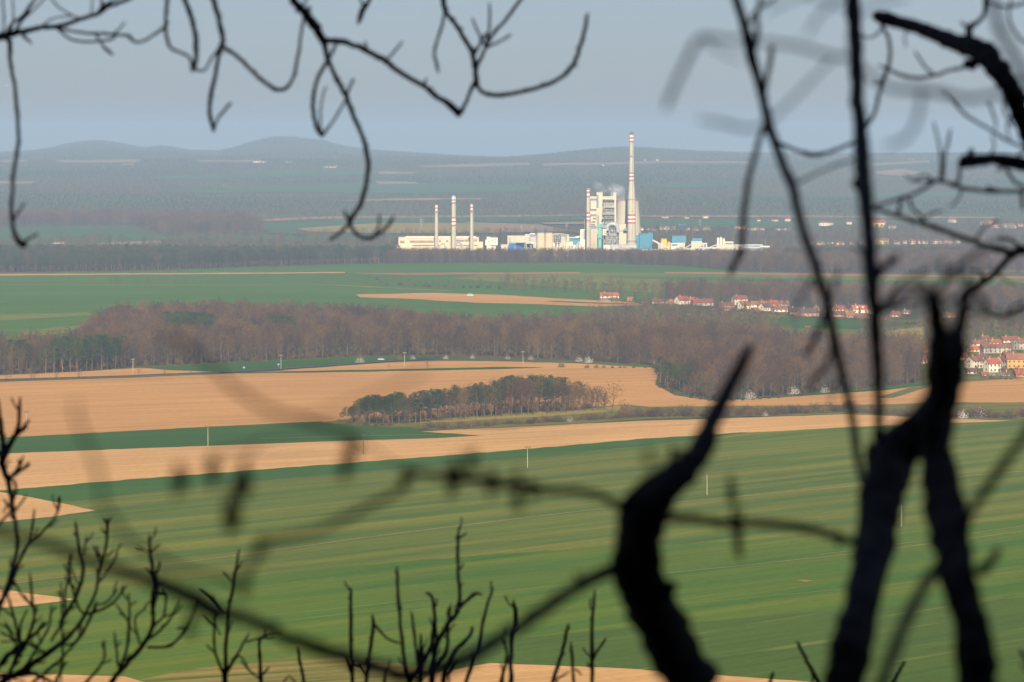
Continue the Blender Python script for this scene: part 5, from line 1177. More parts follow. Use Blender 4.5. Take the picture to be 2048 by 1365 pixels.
lamp(266, 748, 718, 'leftmost T-shaped pole on the tan wedge by the road'); lamp(562, 740, 710, 'T-shaped pole on the green strip at the road bend'); lamp(809, 735, 705, 'T-shaped pole on the tan strip left of centre'); lamp(1046, 734, 703, 'tallest T-shaped pole on the tan strip near the blossoming bushes'); lamp(1308, 737, 710, 'rightmost T-shaped pole where tan field and wood meet')
for x, yb, h, lb in ((488, 742, 8, 'blue road sign on a post left of the road bend'), (557, 737, 9, 'blue road sign beside the T-shaped pole at the bend')):
    p = G(x, yb); r = thing('road_sign', lb, 'sign', tuple(p)); hh = h / F * p.y
    MB().add(*tube([(0, 0, -.2), (0, 0, hh)], [.06, .06], 6)).build('post', M['polec'], r); MB().box(-.6, .6, -.1, -.06, hh - .9, hh + .1).build('panel', M['signb'], r)
p = G(352, 750); r = thing('marker_post', 'short white marker post beside the road at left', 'post', tuple(p)); MB().add(*tube([(0, 0, -.1), (0, 0, 1.7)], [.12, .1], 6)).build('post', M['carw'], r); MB().box(-.14, .14, -.14, .14, 1.2, 1.4).build('band', M['poled'], r)
def vehicle(name, p, L, w, h, rz, label, cat):
    r = thing(name, label, cat, tuple(p), rz)
    V = []; pf = [(-.5, .22), (-.5, .6), (-.42, .66), (-.28, .98), (.2, 1), (.34, .64), (.49, .55), (.5, .22)]
    for y in (-w / 2, w / 2): V += [(a * L, y, b * h) for a, b in pf]
    n = len(pf); MB().add(V, [tuple(range(n))[::-1], tuple(range(n, 2 * n))] + [(k, (k + 1) % n, n + (k + 1) % n, n + k) for k in range(n)]).build('body', M['carw'], r)
    MB().box(-.34 * L, .26 * L, -w / 2 - .02, w / 2 + .02, .66 * h, .9 * h).build('window', M['glass'], r)
    for sx in (-.31, .31):
        for sy in (-1, 1): MB().add(*tube([(sx * L, sy * w / 2, .33), (sx * L, sy * (w / 2 - .2), .33)], [.33, .33], 12)).build('wheel', M['tyre'], r)
    return r
vehicle('delivery_van', G(940, 593), 6.0, 2.2, 2.6, .15, 'white van parked on the tan strip beyond the long wood', 'van')
vehicle('parked_car', G(762, 721), 4.3, 1.8, 1.5, .3, 'small white car on the road between blossoming bushes', 'car')
p = G(1209, 605); mb = MB(); mb.lathe([(8, -.2), (6.5, 1.1), (4, 2.3), (1.5, 3.0), (.2, 3.1)], 18); mb.V = [(v[0] * 1.1 + rj.uniform(-.3, .3), v[1] * .7, v[2] + rj.uniform(-.2, .2)) for v in mb.V]
o = mb.build('earth_mound', M['earth'], None, True); o.location = p; tag(o, 'low brown earth mound on the tan strip left of the village', 'mound')
# a light aircraft far away in the sky at left
P = W(14, 172, 9000); r = thing('airplane', 'tiny white airplane high in the sky at the far left', 'airplane', tuple(P), .5)
MB().add(*tube([(-4.2, 0, 0), (-3.4, 0, 0), (0, 0, .1), (2.5, 0, .35), (4.6, 0, .5)], [.25, .6, .75, .45, .12], 10)).build('fuselage', M['carw'], r, True)
MB().box(-1.0, .7, -5.4, 5.4, .5, .66).build('wing', M['carw'], r); MB().box(3.7, 4.7, -1.7, 1.7, .45, .55).build('tailplane', M['carw'], r); MB().add([(3.4, -.06, .4), (4.7, -.06, .4), (4.8, -.06, 2), (4.2, -.06, 2), (3.4, .06, .4), (4.7, .06, .4), (4.8, .06, 2), (4.2, .06, 2)], [(0, 1, 2, 3), (7, 6, 5, 4), (0, 4, 5, 1), (1, 5, 6, 2), (2, 6, 7, 3), (3, 7, 4, 0)]).build('fin', M['carw'], r)

# ================================================================== THE TREES AND SHRUBS AT THE LOOKOUT
M['black_bark'] = plain('dark_lookout_bark', (0.075, 0.055, 0.038), .4, 30, .95, .1)
M['fg_twig'] = plain('dark_lookout_twig', (0.06, 0.045, 0.034), .35, 60, .9, .1)
M['dry_leaf'] = plain('dry_brown_leaf', (0.07, 0.045, 0.025), .3, 40, .9, .1)
rf_ = random.Random(31)
def pt(x, y, d, amp=.05):
    dd = d * (1 + amp * math.sin(x / 137.0 + 1.3) * math.cos(y / 151.0))
    return W(x, y, dd)
def branch(root, pts, z, d, name='branch', k=.62, blend=None, mat='fg_twig', tip=True, wav=.05, sides=7):
    """one limb: pts are (x, y, visible width) along it in a photo detail z = (x origin, y origin, magnification); d its distance, either one number or start and end"""
    k = min(1.1, k * 1.28) if mat == 'black_bark' else min(1.02, k * 1.22)
    ox, oy, m = z
    Pp = [(ox + p[0] / m, oy + p[1] / m, (p[2] if len(p) > 2 else None)) for p in pts]
    w = [p[2] for p in Pp]
    last = next(v for v in w if v)
    for i in range(len(w)):
        if w[i] is None: w[i] = last
        last = w[i]
    d0, d1 = d if isinstance(d, tuple) else (d, d)
    n = len(Pp); bul = rf_.uniform(-.03, .03)
    P = []; R = []
    for i, (x, y, _) in enumerate(Pp):
        t = i / max(1, n - 1); dd = (d0 + (d1 - d0) * t) * (1 + bul * math.sin(math.pi * t))
        P.append(pt(x, y, dd, wav)); R.append(w[i] / m * k * dd / F / 2)
    PR = smooth(np.array([(*p, r) for p, r in zip(P, R)]), 5)
    rad = np.maximum(PR[:, 3], 0.0012)
    q = np.array([rf_.gauss(0, 1) for _ in range(len(PR) * 3)]).reshape(-1, 3) * rad[:, None] * (.06 if mat == 'black_bark' else .13)
    path = PR[:, :3] + q
    rad = rad * np.array([1 + rf_.uniform(-.09, .09) for _ in rad])
    rad[-1] *= .55
    V, Fc = tube(path, rad, sides, True, rf_, .10)
    mb = MB(); mb.add(V, Fc)
    kb = .85 if mat == 'black_bark' else 1.35
    L = len(path)                                                   # buds and knots along the limb
    for i in range(2, L - 1):
        if rf_.random() < (.10 if mat == 'black_bark' else .2):
            dv = np.array((rf_.uniform(-1, 1), rf_.uniform(-.6, .6), rf_.uniform(-.4, 1))); dv /= np.linalg.norm(dv)
            mb.add(*tube([path[i], path[i] + dv * rad[i] * kb, path[i] + dv * rad[i] * (kb + .45)], [rad[i] * .6, rad[i] * .5, rad[i] * .15], 5))
    ox_, oy_, oz_ = root.location
    mb.V = [(v[0] - ox_, v[1] - oy_, v[2] - oz_) for v in mb.V]
    return mb.build(name, M[mat], root, True)
def stem(root, P, R, name='trunk', mat='black_bark', sides=10):
    """a limb given in metres (for what stands outside the picture)"""
    PR = smooth(np.array([(*p, r) for p, r in zip(P, R)]), 6)
    V, Fc = tube(PR[:, :3], PR[:, 3], sides, True, rf_, .07)
    o = root.location
    return mesh(name, [(v[0] - o[0], v[1] - o[1], v[2] - o[2]) for v in V], Fc, M[mat], root, True)
def ground_at(X, Y): return (X, Y, float(hill_z(X, Y)) - .15)
Z7, Z8, ZR, ZM, ZB, ZC, Z4 = (0, 0, 2.626), (560, 0, 2.625), (1300, 0, 2.73), (1300, 460, 2.73), (1150, 860, 2.28), (400, 840, 2.41), (0, 780, 2.334)

# --- tree whose bare twigs hang into the sky from above
D = 14.0
root = thing('bare_tree', 'overhanging tree at left with bare twigs hanging down across the sky', 'tree', ground_at(-2.9, 14.3))
tb = root.location
stem(root, [tuple(tb), (-2.85, 14.3, H - 2), (-2.7, 14.2, H + .1), (-2.75, 14.2, H + 2.2), (-2.6, 14.3, H + 4.5)], [.13, .11, .09, .07, .03])
stem(root, [(-2.72, 14.2, H + .3), (-2.2, 14.0, H + .85), (-1.2, 14.0, H + 1.02), (-.4, 14.0, H + .98), (.5, 14.0, H + 1.1), (.95, 14, H + 1.35)], [.05, .04, .034, .03, .024, .012], 'limb', sides=8)
stem(root, [(-2.71, 14.2, H - .1), (-2.3, 14.0, H + .2), tuple(pt(-60, 72, D))], [.04, .03, .014], 'limb', sides=8)
A = lambda *p, **kw: branch(root, p, Z7, D, **kw)
A((-160, 190, 36), (0, 190, 34), (50, 182, 38), (150, 160, 28), (230, 145, 26), (300, 140, 26), (420, 105, 22), (520, 70, 24), (560, 40, 24), (660, 0, 22), (900, -120, 24), (1100, -200, 26), k=.85)
A((0, 200, 24), (50, 215, 40), (55, 330, 27), (75, 450, 28), (90, 600, 28), (95, 750, 28), (75, 900, 26), (62, 1050, 26), (65, 1160, 28), (85, 1250, 32), (120, 1290, 38), (138, 1275, 26))
A((125, 1275, 22), (160, 1250, 20), (200, 1228, 16), k=.5); A((65, 1165, 20), (95, 1120, 20), (128, 1065, 18), k=.5)
A((50, 185, 16), (70, 100, 13), (66, 0, 11), (60, -60, 9)); A((20, 190, 16), (20, 80, 18), (12, -20, 16), k=.55); A((70, 180, 18), (120, 100, 22), (150, 50, 20), (200, -30, 16), k=.75)
A((105, 120, 16), (190, 40, 18), (245, -20, 16), k=.5); A((225, 132, 14), (280, 98, 12), (380, 85, 12), (420, 100, 14)); A((300, 150, 20), (360, 160, 16), (450, 175, 16), (560, 180, 18), (640, 185, 16), (680, 192, 20), (700, 215, 18), (740, 222, 16), (800, 190, 15), (850, 155, 18), (888, 115, 14), k=.75)
A((300, 150, 16), (370, 205, 15), (450, 220, 15), (540, 215, 15), (600, 200, 16), (588, 178, 12), k=.75); A((505, 185, 12), (530, 225, 14), (560, 262, 20), (592, 288, 16), k=.7); A((588, 185, 16), (630, 150, 16), (658, 115, 14), k=.5)
A((380, 82, 16), (310, 40, 16), (265, -10, 16), k=.5); A((480, 85, 14), (486, 0, 14), (490, -60, 10), k=.5); A((535, 60, 20), (535, 0, 18), (540, -50, 12), k=.6); A((118, 190, 20), (150, 215, 18), (170, 232, 12)); A((510, 75, 24), (545, 30, 20), (620, -10, 16), k=.6)
A((30, 185, 26), (-20, 215, 26), (-80, 235, 20)); A((30, 195, 22), (60, 130, 20), (118, 85, 20), (160, 20, 16), k=.7); A((150, 155, 16), (130, 195, 14), (165, 225, 12))
# hanging loops
A((860, -140, 30), (878, 0, 32), (870, 110, 28), (880, 220, 28), (910, 260, 24), (960, 280, 22), (1000, 310, 24), (1012, 372, 34), k=.55)
A((930, -120, 34), (970, 0, 36), (1010, 100, 34), (1030, 220, 34), (1030, 310, 32), (1010, 372, 38), k=.62); A((1012, 360, 24), (1070, 372, 20), (1110, 310, 20), (1155, 250, 20), k=.5)
A((1090, -130, 34), (1120, 0, 36), (1150, 100, 36), (1170, 200, 36), (1160, 252, 34), (1148, 300, 28), (1130, 400, 30), (1105, 520, 30), (1102, 610, 30), (1125, 690, 36), k=.62)
A((1122, 688, 28), (1145, 620, 24), (1175, 585, 24), (1215, 540, 24), k=.5); A((1165, 245, 30), (1250, 300, 30), (1330, 380, 30), (1400, 440, 30), (1450, 470, 32), (1500, 465, 30), (1540, 410, 26), (1565, 300, 24), (1580, 180, 22), (1597, 90, 20), k=.58)
A((1500, -130, 44), (1540, 0, 42), (1600, 70, 48), (1660, 150, 48), (1700, 215, 44), k=.8); A((1655, 150, 30), (1690, 140, 16), k=.6)
B = lambda *p, **kw: branch(root, p, Z8, D, **kw)
B((228, 212, 42), (250, 310, 36), (310, 440, 34), (350, 510, 36), (390, 620, 34), (440, 740, 32), (460, 850, 36), (455, 950, 34), (430, 1060, 34), (395, 1120, 32), (365, 1172, 42), k=.62)
B((365, 1172, 30), (320, 1220, 26), (258, 1262, 26), k=.5); B((365, 1175, 30), (400, 1230, 26), (460, 1252, 28), (520, 1230, 26), (570, 1180, 26), (597, 1135, 22), k=.55); B((500, 1240, 26), (520, 1180, 26), (520, 1125, 24), k=.42); B((365, 1170, 30), (345, 1130, 28), (340, 1110, 26), k=.45)
B((228, 214, 40), (300, 215, 38), (380, 235, 36), (450, 265, 38), (560, 325, 36), (650, 395, 34), (750, 450, 36), (830, 510, 36), (905, 562, 46), (942, 610, 50), k=.68)
B((455, 258, 26), (448, 215, 22), k=.45); B((555, 322, 28), (600, 272, 26), (643, 220, 24), k=.42); B((758, 445, 26), (768, 412, 22), k=.45); B((940, 605, 36), (975, 540, 30), (1005, 470, 30), (1025, 425, 32), k=.58)
B((250, 325, 28), (285, 255, 26), (300, 218, 24), k=.55); B((246, 328, 30), (200, 410, 28), (178, 500, 28), (175, 600, 30), (200, 680, 36), (228, 712, 40), k=.62); B((215, 690, 26), (212, 600, 22), (225, 500, 20), (242, 455, 20), k=.42); B((225, 705, 32), (270, 650, 24), (320, 570, 22), (347, 518, 22), k=.45); B((348, 508, 30), (365, 460, 28), (388, 415, 24), k=.45)
B((830, -130, 36), (855, 0, 36), (870, 60, 36), (930, 140, 34), (990, 240, 34), (1010, 285, 32), (1022, 350, 36), (1030, 420, 38), (1022, 455, 30), k=.68); B((865, 70, 30), (840, 170, 28), (810, 270, 30), (832, 385, 26), k=.48)
B((1028, 430, 34), (1060, 482, 32), (1120, 500, 36), (1200, 495, 36), (1300, 475, 36), (1400, 445, 36), (1480, 405, 34), (1540, 345, 36), (1570, 260, 34), (1595, 180, 32), (1617, 72, 28), k=.55)
B((1030, 360, 30), (1080, 250, 28), (1110, 190, 28), (1180, 110, 30), (1262, 0, 28), (1310, -80, 24), k=.55); B((1075, 240, 24), (1040, 170, 24), (1008, 95, 22), k=.45); B((1082, 230, 26), (1100, 150, 28), (1100, 15, 24), k=.45); B((1085, 250, 26), (1150, 220, 24), (1215, 182, 22), k=.5); B((1015, 295, 28), (1050, 230, 26), (1085, 175, 24), k=.55)
B((480, -60, 22), (470, 0, 24), (440, 50, 36), (410, 125, 28), k=.7); B((410, -60, 18), (425, 0, 18), (440, 45, 20), k=.6); B((90, 60, 30), (135, 10, 22), (150, -60, 18), k=.5); B((120, 75, 34), (185, 120, 36), (215, 150, 20), k=.7)

# --- black branch tree at the right edge
D = 11.0
root = thing('bare_tree', 'tree beyond the right edge reaching in with a thick black bent branch', 'tree', ground_at(2.2, 11.2))
tb = root.location
stem(root, [tuple(tb), (2.15, 11.2, H - 2.4), (2.0, 11.1, H - 1.0), tuple(pt(2110, 700, D)), (2.0, 11, H + 1.6), (2.1, 11.1, H + 3.5)], [.11, .09, .075, .055, .04, .015])
R = lambda *p, **kw: branch(root, p, ZR, D, **kw)
R((2300, 1500, 90), (2220, 1100, 100), (2120, 850, 100), (2042, 680, 96), (2000, 560, 96), (1960, 480, 98), (1900, 380, 106), (1830, 300, 114), (1740, 255, 106), (1620, 215, 86), (1500, 165, 72), (1350, 120, 66), (1270, 98, 70), (1222, 88, 34), name='limb', k=.92, mat='black_bark', sides=10)
R((1270, 110, 50), (1270, 150, 30), (1300, 200, 28), (1310, 280, 30), (1300, 360, 30), (1275, 440, 32), (1250, 520, 28), (1230, 610, 28), (1190, 680, 26), (1155, 725, 24), (1120, 770, 24), (1050, 805, 26), (970, 835, 28), (880, 848, 32), (800, 822, 26), (720, 790, 26), (680, 765, 22), k=.6)
R((1268, 150, 26), (1230, 195, 22), (1190, 207, 20), (1150, 190, 18), k=.5); R((1770, 340, 90), (1740, 362, 40), (1640, 385, 30), (1540, 415, 32), (1450, 425, 32), (1370, 410, 32), (1310, 385, 28), (1245, 355, 22), k=.5)
R((1545, 408, 30), (1490, 350, 28), (1447, 280, 24), k=.45); R((1275, 450, 30), (1212, 455, 18), k=.6); R((1745, 240, 50), (1745, 160, 44), (1790, 120, 28), (1825, 80, 26), (1832, 0, 28), (1835, -60, 26), k=.72); R((1745, 160, 30), (1695, 118, 20), k=.6); R((1740, 160, 28), (1755, 120, 18), k=.7)
R((1845, 10, 28), (1900, 30, 28), (1970, 36, 30), (2042, 20, 30), (2140, -20, 30), k=.45); R((1598, 485, 24), (1650, 552, 30), (1730, 632, 30), (1830, 692, 30), (1940, 762, 30), (2042, 812, 26), (2160, 880, 30), k=.48); R((1848, 560, 26), (1880, 640, 28), (1892, 705, 24), k=.4); R((1740, 345, 60), (1775, 375, 30), k=.8)
R((2300, 960, 70), (2150, 930, 70), (2042, 902, 68), (1950, 880, 64), (1850, 872, 56), (1740, 882, 64), (1688, 892, 44), name='limb', k=.9, mat='black_bark', sides=9); R((1742, 880, 46), (1754, 835, 34), (1756, 810, 16), k=.9, mat='black_bark')
R((1692, 895, 30), (1690, 960, 26), (1678, 1002, 28), (1630, 1000, 26), (1560, 990, 28), (1480, 1040, 26), (1400, 1075, 24), (1300, 1105, 22), (1215, 1132, 20), k=.6); R((1580, 990, 26), (1590, 880, 26), (1570, 760, 24), (1548, 665, 22), k=.45); R((1600, 975, 24), (1610, 860, 26), (1642, 705, 22), k=.5)
R((1640, 1010, 28), (1720, 1030, 30), (1850, 1045, 32), (2042, 1045, 28), (2180, 1030, 30), k=.6); R((1948, 930, 30), (1980, 980, 26), (2050, 1025, 24), (2160, 1060, 24), k=.6); R((2028, 1045, 26), (2036, 1145, 24), k=.6)
R((1372, 1075, 26), (1364, 1120, 24), (1350, 1172, 28), k=.6); R((1410, 1070, 24), (1430, 1130, 22), (1500, 1205, 26), k=.55); R((1210, 1130, 20), (1350, 1180, 26), (1500, 1225, 36), (1700, 1295, 36), (1850, 1350, 38), (2000, 1380, 44), (2160, 1370, 50), k=.65)
R((1900, 930, 30), (1940, 905, 30), (2042, 830, 24), (2120, 800, 22), k=.5); R((1840, 1020, 20), (1900, 1042, 20), k=.6); R((1395, 960, 16), (1450, 990, 18), (1560, 985, 18), k=.5)
Mm = lambda *p, **kw: branch(root, p, ZM, D, **kw)
Mm((2140, 60, 46), (2042, 112, 46), (2000, 118, 44), (1940, 175, 42), (1850, 270, 44), (1760, 325, 44), (1700, 360, 40), k=.7)
Mm((2140, 380, 30), (2042, 425, 30), (1950, 465, 26), (1880, 470, 24), (1835, 440, 22), k=.6)

R((2160, 300, 40), (2042, 230, 30), (1985, 160, 26), (1960, 80, 24), (1975, -20, 22), k=.45); R((1960, 470, 60), (1930, 560, 26), (1950, 640, 24), (1990, 700, 22), k=.45); R((1560, 990, 20), (1500, 960, 18), (1440, 985, 16), k=.5); R((1700, 1030, 24), (1690, 1080, 20), (1640, 1130, 18), k=.5)
R((1480, 1220, 26), (1530, 1170, 20), (1600, 1150, 18), k=.5); R((1780, 1310, 26), (1830, 1240, 22), (1910, 1200, 18), k=.5); R((2042, 560, 30), (1990, 590, 22), (1950, 690, 22), (1965, 760, 20), k=.42); R((1850, 870, 40), (1880, 800, 22), (1865, 740, 20), k=.45); R((1420, 140, 40), (1390, 200, 20), (1400, 260, 18), k=.4)
Mm((2042, 120, 40), (1980, 60, 30), (1900, 40, 26), k=.55); Mm((1830, 280, 40), (1800, 230, 26), (1740, 215, 22), k=.5); Mm((1950, 465, 26), (1975, 420, 20), (2042, 390, 20), k=.5); Mm((1900, 215, 30), (1930, 270, 22), (2000, 300, 20), k=.45)

# --- near twigs, far out of focus
D = 4.5
root = thing('bare_tree', 'nearest tree just outside the right edge, its twigs blurred to grey ghosts', 'tree', ground_at(1.0, 4.6))
tb = root.location
stem(root, [tuple(tb), (.98, 4.6, H - .9), (.86, 4.55, H), (.78, 4.5, H + .35), (.8, 4.5, H + 1.2)], [.035, .03, .025, .018, .006])
GH = lambda *p, **kw: branch(root, p, ZR, D, wav=.02, sides=8, **{**kw, 'k': kw['k'] * 1.3})
GH((2300, 700, 90), (2120, 540, 80), (2042, 420, 84), (1990, 310, 84), (1920, 180, 80), (1878, 50, 74), (1860, -80, 60), k=.36)
GH((2060, 430, 70), (1990, 470, 62), (1900, 512, 60), (1750, 540, 64), (1600, 512, 66), (1450, 492, 66), (1290, 478, 58), (1100, 330, 50), (960, 300, 48), (820, 257, 50), (700, 240, 50), (520, 222, 46), (420, 216, 48), (320, 205, 52), (262, 220, 56), (200, 330, 56), (140, 460, 56), (85, 600, 46), k=.34)
GH((300, 225, 40), (400, 290, 38), (510, 335, 34), k=.22); GH((1480, 520, 60), (1475, 580, 60), (1455, 660, 56), (1400, 755, 50), (1280, 805, 44), k=.27)
GH((270, 652, 50), (400, 676, 58), (560, 702, 58), (680, 640, 50), (900, 420, 46), (1010, 310, 44), k=.24); GH((862, 180, 46), (930, 82, 48), (1000, 20, 46), (1100, -60, 44), k=.26); GH((640, 70, 40), (760, 10, 42), (900, -50, 40), k=.24)
GH((1100, 330, 46), (1110, 120, 44), (1250, 20, 42), (1400, -10, 44), k=.26); GH((840, -30, 40), (960, 10, 40), (1110, 60, 40), k=.26)

# --- two leaning dark trunks at right
D = 6.4
root = thing('bare_tree', 'dark trunk left of two crossing at right, splitting into two slender upright stems', 'tree', ground_at(.52, 6.5))
tb = root.location
br = lambda z, *p, **kw: branch(root, p, z, D, **kw)
bt = pt(1150 + 1215 / 2.28, 860 + 1180 / 2.28, D)
stem(root, [tuple(tb), (.5, 6.45, H - 2.2), tuple(bt)], [.055, .05, .028])
br(ZB, (1215, 1180, 165), (1245, 1050, 165), (1285, 900, 158), (1335, 700, 160), (1372, 500, 170), (1395, 350, 185), (1405, 220, 180), (1430, 110, 120), (1450, 40, 70), name='trunk', k=.86, mat='black_bark', sides=12)
br(ZM, (1490, 1040, 120), (1420, 1120, 190), (1350, 1210, 230), (1325, 1320, 200), (1310, 1400, 190), name='trunk', k=.86, mat='black_bark', sides=12)
br(ZB, (1390, 330, 110), (1370, 210, 90), (1345, 60, 60), name='trunk', k=.8, mat='black_bark', sides=10)
branch(root, [(1245, 1150, 64), (1250, 1060, 60), (1248, 900, 62), (1240, 700, 68), (1222, 400, 78), (1202, 200, 84), (1190, 0, 84)], ZM, (D, 7.2), name='stem', k=.78, mat='black_bark', sides=9)
branch(root, [(1195, 1258, 84), (1180, 1100, 86), (1168, 950, 88), (1158, 800, 88), (1140, 600, 80), (1126, 400, 84), (1120, 200, 84), (1110, 0, 88), (1100, -160, 86)], ZR, (7.2, 7.8), name='stem', k=.76, mat='black_bark', sides=9)
branch(root, [(1180, 1400, 60), (1150, 1340, 50), (1120, 1150, 52), (1090, 950, 54), (1050, 800, 56), (1000, 580, 58), (970, 420, 60), (930, 280, 58), (890, 150, 58), (840, 20, 60)], ZM, (D, 7.6), name='stem', k=.72, mat='black_bark', sides=9)
branch(root, [(845, 1300, 60), (800, 1130, 58), (780, 1030, 62), (720, 880, 60), (660, 715, 62), (640, 640, 58), (600, 470, 60), (560, 330, 66), (545, 260, 70), (510, 120, 60), (468, -10, 52), (430, -120, 50)], ZR, (7.6, 8.6), name='stem', k=.68, mat='black_bark', sides=9)
I = lambda *p, **kw: branch(root, p, ZR, 8.3, **kw)
I((620, 690, 46), (592, 780, 48), (552, 930, 54), (520, 1100, 58), (508, 1240, 58), (500, 1365, 60), (470, 1430, 58), (430, 1500, 44), k=.5); I((612, 560, 46), (635, 440, 46), (655, 340, 46), (668, 245, 42), k=.5); I((560, 300, 54), (590, 180, 50), (585, 80, 46), (612, -40, 40), k=.45); I((545, 130, 40), (580, 60, 40), (690, -10, 36), k=.4)
I((790, 1010, 40), (900, 950, 34), (1050, 890, 32), (1140, 870, 30), k=.34); I((1150, 1040, 40), (1122, 1010, 32), (1112, 985, 22), k=.8)
I2 = lambda *p, **kw: branch(root, p, ZM, 7.0, **kw)
I2((960, 420, 40), (935, 520, 52), (890, 610, 54), (850, 690, 44), k=.5); I2((1010, 600, 40), (955, 750, 60), (900, 810, 56), (870, 880, 40), k=.38); I2((985, 420, 36), (1005, 300, 40), (1035, 215, 34), k=.45); I2((1225, 340, 56), (1245, 250, 60), (1300, 180, 56), (1355, 140, 44), k=.6); I2((1190, 300, 40), (1165, 210, 40), k=.4)
I2((1240, 420, 50), (1290, 390, 44), (1360, 300, 40), (1440, 250, 36), (1540, 200, 34), k=.4); I2((1235, 470, 46), (1300, 440, 40), (1400, 400, 38), (1500, 390, 36), k=.4); I2((900, 250, 46), (850, 330, 44), (800, 420, 38), (785, 500, 32), k=.25); I2((940, 330, 40), (880, 300, 34), (830, 230, 30), k=.3); I2((1050, 800, 44), (1000, 860, 40), (985, 950, 36), k=.3); I2((1195, 220, 46), (1160, 130, 40), (1100, 80, 34), k=.35)
branch(root, [(1290, 520, 50), (1240, 500, 46), (1190, 530, 30)], ZB, D, k=.6)

D = 5.8
root = thing('bare_tree', 'thickest dark trunk at right, forked at the top and leaning over a thinner one', 'tree', ground_at(.80, 5.9))
tb = root.location
br = lambda z, *p, **kw: branch(root, p, z, kw.pop('d', D), **kw)
bt = pt(1150 + 1845 / 2.28, 860 + 1190 / 2.28, D)
stem(root, [tuple(tb), (.78, 5.85, H - 1.9), tuple(bt)], [.05, .045, .027])
br(ZB, (1845, 1190, 172), (1815, 960, 158), (1790, 840, 140), (1750, 700, 150), (1712, 500, 172), (1685, 350, 180), (1655, 170, 150), (1635, 40, 120), (1628, -80, 120), name='trunk', k=.86, mat='black_bark', sides=12)
br(ZM, (1565, 1210, 140), (1575, 1060, 150), (1590, 940, 170), (1610, 820, 190), (1618, 720, 200), (1620, 640, 200), name='trunk', k=.88, mat='black_bark', sides=12)
br(ZM, (1585, 720, 120), (1578, 600, 110), (1562, 480, 100), (1548, 400, 80), (1538, 350, 60), name='limb', k=.8, mat='black_bark', sides=10)
br(ZM, (1655, 720, 120), (1675, 600, 100), (1700, 500, 84), (1722, 400, 70), (1742, 310, 56), name='limb', k=.75, mat='black_bark', sides=10)
br(ZM, (1600, 860, 150), (1550, 960, 150), (1480, 1035, 130), (1400, 1090, 110), (1330, 1140, 90), name='limb', k=.85, mat='black_bark', sides=11)
br(ZM, (1545, 400, 60), (1490, 345, 50), (1420, 330, 50), (1340, 380, 54), (1260, 450, 44), (1215, 500, 36), k=.55, d=5.4); br(ZM, (1548, 380, 60), (1560, 330, 56), (1650, 235, 62), (1750, 155, 56), (1850, 95, 44), (1950, 50, 36), k=.5, d=5.4)
br(ZM, (1740, 330, 56), (1800, 360, 54), (1828, 410, 50), (1812, 500, 38), k=.55, d=5.4); br(ZM, (1735, 340, 50), (1640, 385, 46), (1560, 350, 44), (1470, 330, 40), (1440, 300, 36), k=.55, d=5.3); br(ZM, (1540, 380, 44), (1510, 300, 40), (1430, 240, 36), k=.4, d=5.3); br(ZM, (1728, 360, 50), (1745, 280, 44), (1700, 220, 36), k=.4, d=5.3); br(ZM, (1620, 560, 60), (1640, 480, 26), (1665, 420, 22), k=.3, d=5.3)
br(ZM, (1690, 480, 60), (1760, 440, 46), (1850, 440, 40), (1960, 480, 36), (2060, 470, 32), k=.42, d=5.3); br(ZM, (1740, 320, 56), (1700, 260, 46), (1640, 240, 40), (1560, 170, 36), k=.42, d=5.3); br(ZM, (1545, 380, 50), (1500, 420, 40), (1440, 440, 36), (1400, 520, 32), k=.35, d=5.3); br(ZM, (1600, 600, 60), (1570, 640, 40), (1520, 650, 34), k=.4, d=5.5); br(ZM, (1720, 400, 50), (1780, 300, 44), (1800, 220, 38), (1880, 180, 32), k=.38, d=5.2); br(ZM, (1650, 300, 40), (1600, 230, 34), (1610, 150, 30), k=.3, d=5.2)
br(ZB, (1850, 650, 60), (1905, 590, 52), (1935, 545, 36), k=.7)
br(ZB, (2260, -280, 56), (2150, -130, 58), (2048, 30, 62), (1900, 230, 60), (1790, 400, 62), (1720, 520, 64), (1600, 700, 74), (1500, 900, 72), (1400, 1160, 76), (1330, 1400, 80), name='stem', k=.62, d=4.9, mat='black_bark')

# --- curved broken stem in the middle right, with its long thin twigs and dry seed clusters
D = 6.2
root = thing('bare_tree', 'curved broken-topped dark stem right of centre with long drooping twigs', 'tree', ground_at(.37, 6.3))
tb = root.location
bt = pt(1150 + 545 / 2.28, 860 + 1190 / 2.28, D)
stem(root, [tuple(tb), (.36, 6.3, H - 2.2), tuple(bt)], [.065, .055, .034])
br(ZB, (560, 1190, 236), (475, 1050, 215), (400, 920, 212), (345, 800, 212), (300, 700, 205), (270, 640, 190), name='trunk', k=.9, mat='black_bark', sides=12)
br(ZB, (290, 720, 130), (232, 640, 110), (218, 580, 92), (240, 510, 90), (285, 450, 120), name='trunk', k=.86, mat='black_bark', sides=10); br(ZB, (300, 700, 120), (335, 640, 110), (338, 580, 104), (325, 510, 110), (300, 450, 120), name='trunk', k=.86, mat='black_bark', sides=10)
br(ZB, (285, 500, 160), (300, 440, 190), (315, 380, 186), (380, 302, 150), (470, 222, 118), (560, 112, 106), (620, 0, 90), name='trunk', k=.86, mat='black_bark', sides=12)
br(ZM, (240, 1280, 105), (300, 1150, 96), (340, 1040, 94), (380, 970, 84), (440, 850, 74), (500, 730, 62), (540, 655, 46), (552, 630, 26), name='limb', k=.84, mat='black_bark', sides=10)
br(ZB, (345, 300, 80), (335, 265, 40), k=.9, mat='black_bark'); br(ZB, (400, 760, 80), (440, 720, 56), (445, 700, 30), k=.8, mat='black_bark')
